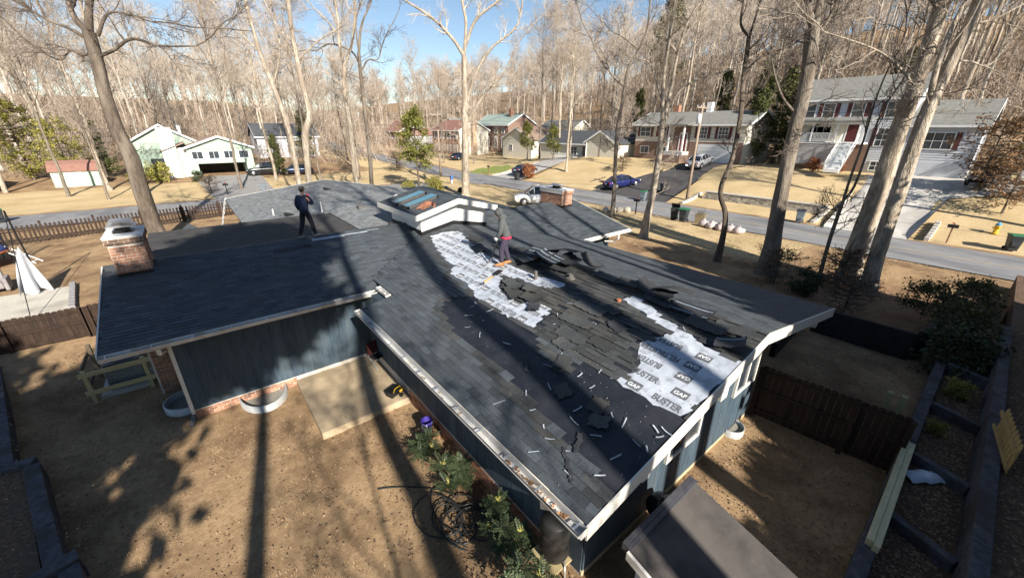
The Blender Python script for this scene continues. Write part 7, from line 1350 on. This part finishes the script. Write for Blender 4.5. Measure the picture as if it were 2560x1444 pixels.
for i, (x, y, l) in enumerate(((16.6, 38.6, 'left one of two black drain pipes behind the skylight roof'), (17.3, 38.2, 'right one of two black drain pipes behind the skylight roof'))):
    mb = MB(); n = 20; ring = []
    for k in range(9): ring.append((.27+.02*(k % 2), k*.09))
    mb.lathe((0, 0, 0), ring, 16); mb.v = [(a, c_-.4, b+.3) for a, b, c_ in mb.v]; o = mb.build('drain_pipe', BLKF, None, True); o.location = (x, y, H(x, y)); o.rotation_euler = (0, 0, -.7); tag(o, l, 'pipe')
t = thing('road_sign', 'blue and white road sign on a post before the pine', 'sign', (17.2, 41.6, H(17.2, 41.6)), .5); hb(t, 'post', GALV, (-.03, .03, -.03, .03, 0, 1.6)); hb(t, 'panel', mat('sign_blue', (.08, .16, .45), (.1, .2, .5), 3, .5), (-.35, .35, -.045, -.032, 1.1, 1.6)); hb(t, 'notice', TRIM, (-.2, .2, -.045, -.032, .7, 1.05))
# ================================================================== people
def skin(name, J, E, R, m, parent, root=None, sub=2):
    names = list(J); idx = {n: i for i, n in enumerate(names)}; me = bpy.data.meshes.new(name); me.from_pydata([J[n] for n in names], [(idx[a], idx[b]) for a, b in E], []); o = bpy.data.objects.new(name, me); COL.objects.link(o)
    md = o.modifiers.new('skin', 'SKIN'); md.use_smooth_shade = True; md.branch_smoothing = .4; sv = me.skin_vertices[0].data if me.skin_vertices else None
    if sv is None:
        bpy.context.view_layer.objects.active = o; me.skin_vertices.new() if hasattr(me.skin_vertices, 'new') else None; sv = me.skin_vertices[0].data
    for n in names:
        r = R[n]; sv[idx[n]].radius = (r if isinstance(r, tuple) else (r, r)); sv[idx[n]].use_root = (n == (root or names[0]))
    ms = o.modifiers.new('sub', 'SUBSURF'); ms.levels = ms.render_levels = sub
    bpy.context.view_layer.update(); ev = o.evaluated_get(bpy.context.evaluated_depsgraph_get()); nm = bpy.data.meshes.new_from_object(ev); nm.name = name; bpy.data.objects.remove(o); nm.materials.clear(); nm.materials.append(m)
    nm.polygons.foreach_set('use_smooth', [True]*len(nm.polygons)); return link(name, nm, parent)
SKIN = mat('skin', (.42, .23, .16), (.47, .27, .19), 6, .6); NAVY = mat('navy_jacket', (.016, .024, .055), (.024, .034, .072), 9, .9, .3, 30); BLKT = mat('black_trousers', (.012, .014, .02), (.02, .022, .03), 8, .95); GRYH = mat('grey_hoodie', (.075, .080, .080), (.105, .11, .11), 9, .95, .3, 40); PURT = mat('plum_trousers', (.040, .032, .055), (.055, .045, .07), 8, .95); REDS = mat('red_shirt', (.5, .03, .07), (.55, .04, .09), 6, .9); TANB = mat('tan_boot', (.36, .17, .07), (.42, .21, .09), 6, .8); SHOE = mat('grey_shoe', (.06, .06, .062), (.09, .09, .09), 6, .8); SOLE = mat('pale_sole', (.5, .46, .4), (.55, .5, .45), 4, .8); GLV = mat('white_glove', (.7, .68, .66), (.76, .74, .72), 6, .9); GLR = mat('red_glove', (.5, .05, .06), (.55, .07, .08), 6, .9); HAIR = mat('dark_hair', (.015, .011, .009), (.025, .02, .016), 20, .7)
def hand(parent, wrist, d, thumb, curl, m, name='hand', s=1.0):
    """palm and five bent fingers; d = direction of the hand, thumb = side of the thumb"""
    d = Vector(d).normalized(); th = Vector(thumb); th = (th-d*th.dot(d)).normalized(); n = d.cross(th); w_ = Vector(wrist); mb = MB(); mb.tube([w_-d*.01*s, w_+d*.045*s, w_+d*.09*s], [.028*s, .040*s, .036*s], 10)
    for k in range(4):
        b = w_+d*.085*s+th*(.03-.02*k)*s; L = (.075, .085, .08, .062)[k]*s; p = [b]; a = 0; dd = d.copy()
        for j in range(3):
            a += curl; q = d*cos(a)+n*sin(a); p.append(p[-1]+q*L*(.42, .33, .25)[j])
        mb.tube(p, [.0105*s, .010*s, .009*s, .007*s], 6)
    b = w_+d*.03*s+th*.03*s; mb.tube([b, b+(th*.7+d*.6).normalized()*.035*s, b+(th*.5+d*.8).normalized()*.062*s+n*.015*s*curl, b+(th*.3+d).normalized()*.085*s+n*.03*s*curl], [.014*s, .012*s, .011*s, .008*s], 6)
    return mb.build(name, m, parent, True)
def head(parent, c, fwd, m, s=1.0):
    """head with brow, eyes, nose, mouth and ears, looking along fwd"""
    f = Vector(fwd).normalized(); l = Vector((0, 0, 1)).cross(f).normalized(); u = f.cross(l); c = Vector(c); V = []; F = []; n, mm = 20, 14
    for i in range(mm+1):
        ph = -pi/2+pi*i/mm
        for j in range(n):
            a = 2*pi*j/n; x, y, z = cos(ph)*cos(a), cos(ph)*sin(a), sin(ph); rx, ry, rz = .098, .076, .118
            if z < 0: ry *= 1+.28*z; rx *= 1+.08*z
            if x > .55 and abs(z) < .5: rx *= .965
            q = c+(f*x*rx+l*y*ry+u*z*rz)*s; V.append(q[:])
    for i in range(mm):
        for j in range(n): F.append((i*n+j, i*n+(j+1) % n, (i+1)*n+(j+1) % n, (i+1)*n+j))
    mb = MB(); mb.add(V, F); mb.tube([c+(f*.088+u*.02)*s, c+(f*.104-u*.012)*s, c+(f*.115-u*.03)*s, c+(f*.09-u*.04)*s], [.008*s, .011*s, .015*s, .008*s], 6)
    for sg in (-1, 1): mb.ball(c+(l*sg*.076*s-f*.005*s), (.02*s, .012*s, .03*s), 8, 6)
    h = mb.build('head', m, parent, True); e = MB()
    for sg in (-1, 1): e.ball(c+(f*.086+l*sg*.032+u*.012)*s, .012*s, 8, 6)
    e.build('eyes', HAIR, h, True); mo = MB(); mo.ball(c+(f*.088-u*.062)*s, (.012*s, .024*s, .007*s), 8, 5); mo.build('mouth', mat('lips', (.35, .12, .1), (.38, .14, .12), 5, .6), h, True); return h
def boot(parent, heel, d, m, solem, name='shoe', L=.29):
    d = Vector((d[0], d[1], 0)).normalized(); s = Vector((-d.y, d.x, 0)); h = Vector(heel); V = []; F = []; st = [(-.02, .036, .10), (.05, .044, .12), (.12, .046, .10), (.20, .050, .065), (.26, .042, .05), (L, .02, .03)]
    for a, w_, z in st:
        V += [(h+d*a+s*(-w_)+Vector((0, 0, .02)))[:], (h+d*a+s*(-w_*.8)+Vector((0, 0, z*.75)))[:], (h+d*a+Vector((0, 0, z)))[:], (h+d*a+s*(w_*.8)+Vector((0, 0, z*.75)))[:], (h+d*a+s*w_+Vector((0, 0, .02)))[:]]
    k = 5; F = [(i*k+j, i*k+(j+1) % k, (i+1)*k+(j+1) % k, (i+1)*k+j) for i in range(len(st)-1) for j in range(k)]+[tuple(range(k)), tuple(range((len(st)-1)*k, len(st)*k))[::-1]]
    mb = MB(); mb.add(V, F); o = mb.build(name, m, parent, True); so_ = MB(); P = [(h+d*a+s*(-w_*1.05))[:2] for a, w_, z in st]+[(h+d*a+s*w_*1.05)[:2] for a, w_, z in st[::-1]]; so_.prism(P, 'z', heel[2], heel[2]+.024); so_.build('sole', solem, o); return o
def person(label, loc, rz, J, jm, tm, sm, skinc, shirt=None, hood=False, cap=False, gl=None, look=(1, 0, 0), armr=None):
    """J: joints in the figure's frame, x forward, y left"""
    t = thing('person', label, 'person', loc, rz)
    A = {k: Vector(v) for k, v in J.items()}
    E = [('pelvis', 'waist'), ('waist', 'chest'), ('chest', 'neck'), ('neck', 'skull'), ('chest', 'shl'), ('shl', 'ell'), ('ell', 'wrl'), ('chest', 'shr'), ('shr', 'elr'), ('elr', 'wrr'), ('pelvis', 'hil'), ('hil', 'knl'), ('knl', 'anl'), ('pelvis', 'hir'), ('hir', 'knr'), ('knr', 'anr')]
    R = dict(pelvis=(.12, .09), waist=(.11, .085), chest=(.12, .09), neck=.052, skull=.05, shl=.045, ell=.026, wrl=.022, shr=.045, elr=.026, wrr=.022, hil=.075, knl=.052, anl=.038, hir=.075, knr=.052, anr=.038)
    skin('body', J, E, R, SKIN, t, 'pelvis', 2)
    up = [e for e in E if not any(q in e for q in ('skull', 'hil', 'hir', 'knl', 'knr', 'anl', 'anr'))]; ju = {k: v for k, v in J.items() if k in {a for e in up for a in e}}
    ju['hem'] = tuple(A['pelvis']+Vector((0, 0, -.06))); up = [('hem', 'pelvis')]+up
    Ru = dict(hem=(.18, .155), pelvis=(.18, .155), waist=(.185, .155), chest=(.205, .175), neck=.085, shl=.118, ell=.085, wrl=.058, shr=.118, elr=.092, wrr=.066); skin('jacket', ju, up, Ru, jm, t, 'chest', 2)
    lo = [e for e in E if any(q in e for q in ('hil', 'hir', 'knl', 'knr', 'anl', 'anr'))]; jl = {k: v for k, v in J.items() if k in {a for e in lo for a in e}}; jl['belt'] = tuple(A['pelvis']+Vector((0, 0, .1))); lo = [('belt', 'pelvis')]+lo
    Rl = dict(belt=(.14, .12), pelvis=(.155, .13), hil=.118, knl=.088, anl=.070, hir=.118, knr=.088, anr=.070); skin('trousers', jl, lo, Rl, tm, t, 'pelvis', 2)
    if shirt:
        mb = MB(); p = A['pelvis']; mb.lathe((p.x, p.y, p.z-.10), [(.155, 0), (.168, .012), (.166, .055), (.14, .07)], 18, 1, 1.18); mb.build('shirt_tail', shirt, t, True)
    hc = A['skull']+Vector((.02, 0, .05)); head(t, hc, look, SKIN)
    f = Vector(look).normalized()
    if cap:
        mb = MB(); mb.lathe((hc.x-.012, hc.y, hc.z+.035), [(.107, 0), (.106, .05), (.085, .095), (.03, .115), (.005, .117)], 18, 1.02, .86); cp = mb.build('cap', mat('cap_cloth', (.04, .035, .03), (.06, .05, .045), 8, .9), t, True); b = MB(); l = Vector((0, 0, 1)).cross(f); P = [hc+f*.07+l*.075, hc+f*.16+l*.055, hc+f*.185, hc+f*.16-l*.055, hc+f*.07-l*.075]; b.add([(p+Vector((0, 0, .045)))[:] for p in P]+[(p+Vector((0, 0, .057)))[:] for p in P], [(0, 1, 2, 3, 4), (9, 8, 7, 6, 5), (0, 5, 6, 1), (1, 6, 7, 2), (2, 7, 8, 3), (3, 8, 9, 4)]); b.build('cap_brim', mat('cap_cloth', (.04, .035, .03)), cp); bd = MB(); q = hc-f*.104+Vector((0, 0, .085)); bd.ball(q, (.015, .03, .02), 8, 5); bd.build('cap_badge', mat('badge', (.5, .35, .12), (.55, .4, .15), 5, .6), cp, True)
        hr = MB(); hr.lathe((hc.x-.016, hc.y, hc.z-.055), [(.07, 0), (.094, .03), (.100, .09)], 16, .96, .82); hr.build('hair', HAIR, t, True)
    if hood:
        V = []; F = []; l = Vector((0, 0, 1)).cross(f).normalized(); u = f.cross(l); n, mm = 18, 12
        for i in range(mm+1):
            a = -2.25+4.5*i/mm      # opening faces forward
            for j in range(n+1):
                b = -1.15+2.55*j/n; d = (f*-1*cos(b)+u*sin(b)); p = hc+(-f*.02+u*.02)+(f*(-cos(b))*cos(a*.5)*.135+l*sin(a*.62)*.118*max(.35, cos(b*.55))+u*sin(b)*.155); V.append(p[:])
        for i in range(mm):
            for j in range(n): F.append((i*(n+1)+j, i*(n+1)+j+1, (i+1)*(n+1)+j+1, (i+1)*(n+1)+j))
        mb = MB(); mb.add(V, F); mb.tube([A['chest']+Vector((-.05, 0, .12)), A['neck']+Vector((-.03, 0, .03)), hc+Vector((-.05, 0, -.06))], [.13, .105, .10], 14); mb.ball(hc+(-f*.035+u*.03), (.125, .112, .135), 16, 10); o = mb.build('hood', jm, t, True)
    gm = gl or SKIN
    hand(t, A['wrl'], A['wrl']-A['ell'], (1, -.3, .1), .35, gm); hand(t, A['wrr'], A['wrr']-A['elr'] if armr is None else armr, (1, .3, .1), .6, gm)
    da = (1, 0, 0)
    for q in ('l', 'r'):
        a = A['an'+q]; kn = A['kn'+q]; boot(t, (a.x-.05, a.y, a.z-.09), da, sm[0], sm[1]); 
    return t
J1 = dict(pelvis=(0, 0, .97), waist=(.0, 0, 1.12), chest=(.03, 0, 1.36), neck=(.05, 0, 1.53), skull=(.07, 0, 1.62), shl=(.03, .19, 1.44), ell=(-.02, .27, 1.16), wrl=(.10, .29, .93), shr=(.03, -.19, 1.44), elr=(.14, -.30, 1.19), wrr=(.20, -.13, 1.43), hil=(0, .10, .92), knl=(-.06, .12, .50), anl=(-.26, .13, .11), hir=(0, -.10, .92), knr=(.13, -.11, .51), anr=(.20, -.12, .09))
rp1 = (-5.35, 13.86, 3.315)
person('man in navy jacket and cap walking along the ridge, hand at his mouth', rp1, rad(36), J1, NAVY, BLKT, (SHOE, SOLE), SKIN, None, False, True, GLR, (1, .25, -.05), (-.1, .25, 1))
J2 = dict(pelvis=(-.03, 0, .95), waist=(0, 0, 1.10), chest=(.08, 0, 1.33), neck=(.14, 0, 1.49), skull=(.19, 0, 1.57), shl=(.09, .19, 1.40), ell=(.12, .24, 1.12), wrl=(.25, .16, .90), shr=(.09, -.19, 1.40), elr=(.02, -.25, 1.11), wrr=(.16, -.20, .86), hil=(-.03, .10, .90), knl=(.12, .12, .50), anl=(.10, .14, .09), hir=(-.03, -.10, .90), knr=(.0, -.11, .49), anr=(-.12, -.10, .09))
p2 = Bz(-1.16, 7.2, .02)
person('hooded worker in grey with red hem, bent over a shovel on the stripped slope', (p2.x, p2.y, p2.z), rad(140), J2, GRYH, PURT, (TANB, TANB), SKIN, REDS, True, False, GLV, (1, 0, -.45))
def shovel(name, label, p, q, hm, bm_, up, flat=1.0):
    """p = grip end, q = blade tip"""
    p = Vector(p); q = Vector(q); d = (q-p).normalized(); L = (q-p).length; upv = Vector(up); s = d.cross(upv).normalized(); n = s.cross(d); t = thing(name, label, 'shovel', p); mb = MB(); mb.tube([d*.1, d*(L-.36)], .021, 8); mb.build('handle', hm, t, True)
    mb = MB(); mb.tube([d*.1-s*.0, d*.06+s*.05, s*.06, -s*.06, d*.06-s*.05, d*.1], .012, 6); mb.build('grip', BLKF, t, True); mb = MB(); mb.tube([d*(L-.45), d*(L-.32)], [.021, .024], 8); b = [(-.10, 0), (.10, 0), (.11, .2), (.09, .32), (-.09, .32), (-.11, .2)]; d2 = Vector((d.x, d.y, d.z*flat)).normalized(); n2 = s.cross(d2); V = [(d*(L-.34)+d2*v+s*u-n2*(.02*(1-(u/.11)**2)))[:] for u, v in b]; mb.add(V+[(Vector(v)+n*.006)[:] for v in V], [(0, 1, 2, 3, 4, 5), (11, 10, 9, 8, 7, 6)]+[(i, (i+1) % 6, 6+(i+1) % 6, 6+i) for i in range(6)]); mb.build('blade', bm_, t); return t
shovel('shovel', 'orange-handled shovel lying on the white underlayment', Bz(-2.42, 6.70, .04), Bz(-1.5, 6.95, .05), mat('orange_handle', (.55, .28, .06), (.6, .32, .08), 8, .6), BLKF, (-sin(tB), 0, cos(tB)))
R2 = Matrix.Rotation(rad(140), 3, 'Z'); hp = p2+R2 @ Vector((.22, -.02, .83)); tipp = Bz(*(p2+R2 @ Vector((.62, -.12, 0)))[:2], -.17); top = hp+(hp-tipp).normalized()*.16
shovel('roofing_shovel', 'dark roofing shovel held by the hooded worker', top, tipp, BLKF, mat('worn_steel', (.22, .21, .2), (.3, .29, .28), 6, .4, metal=.6), (0, 0, 1), .25)
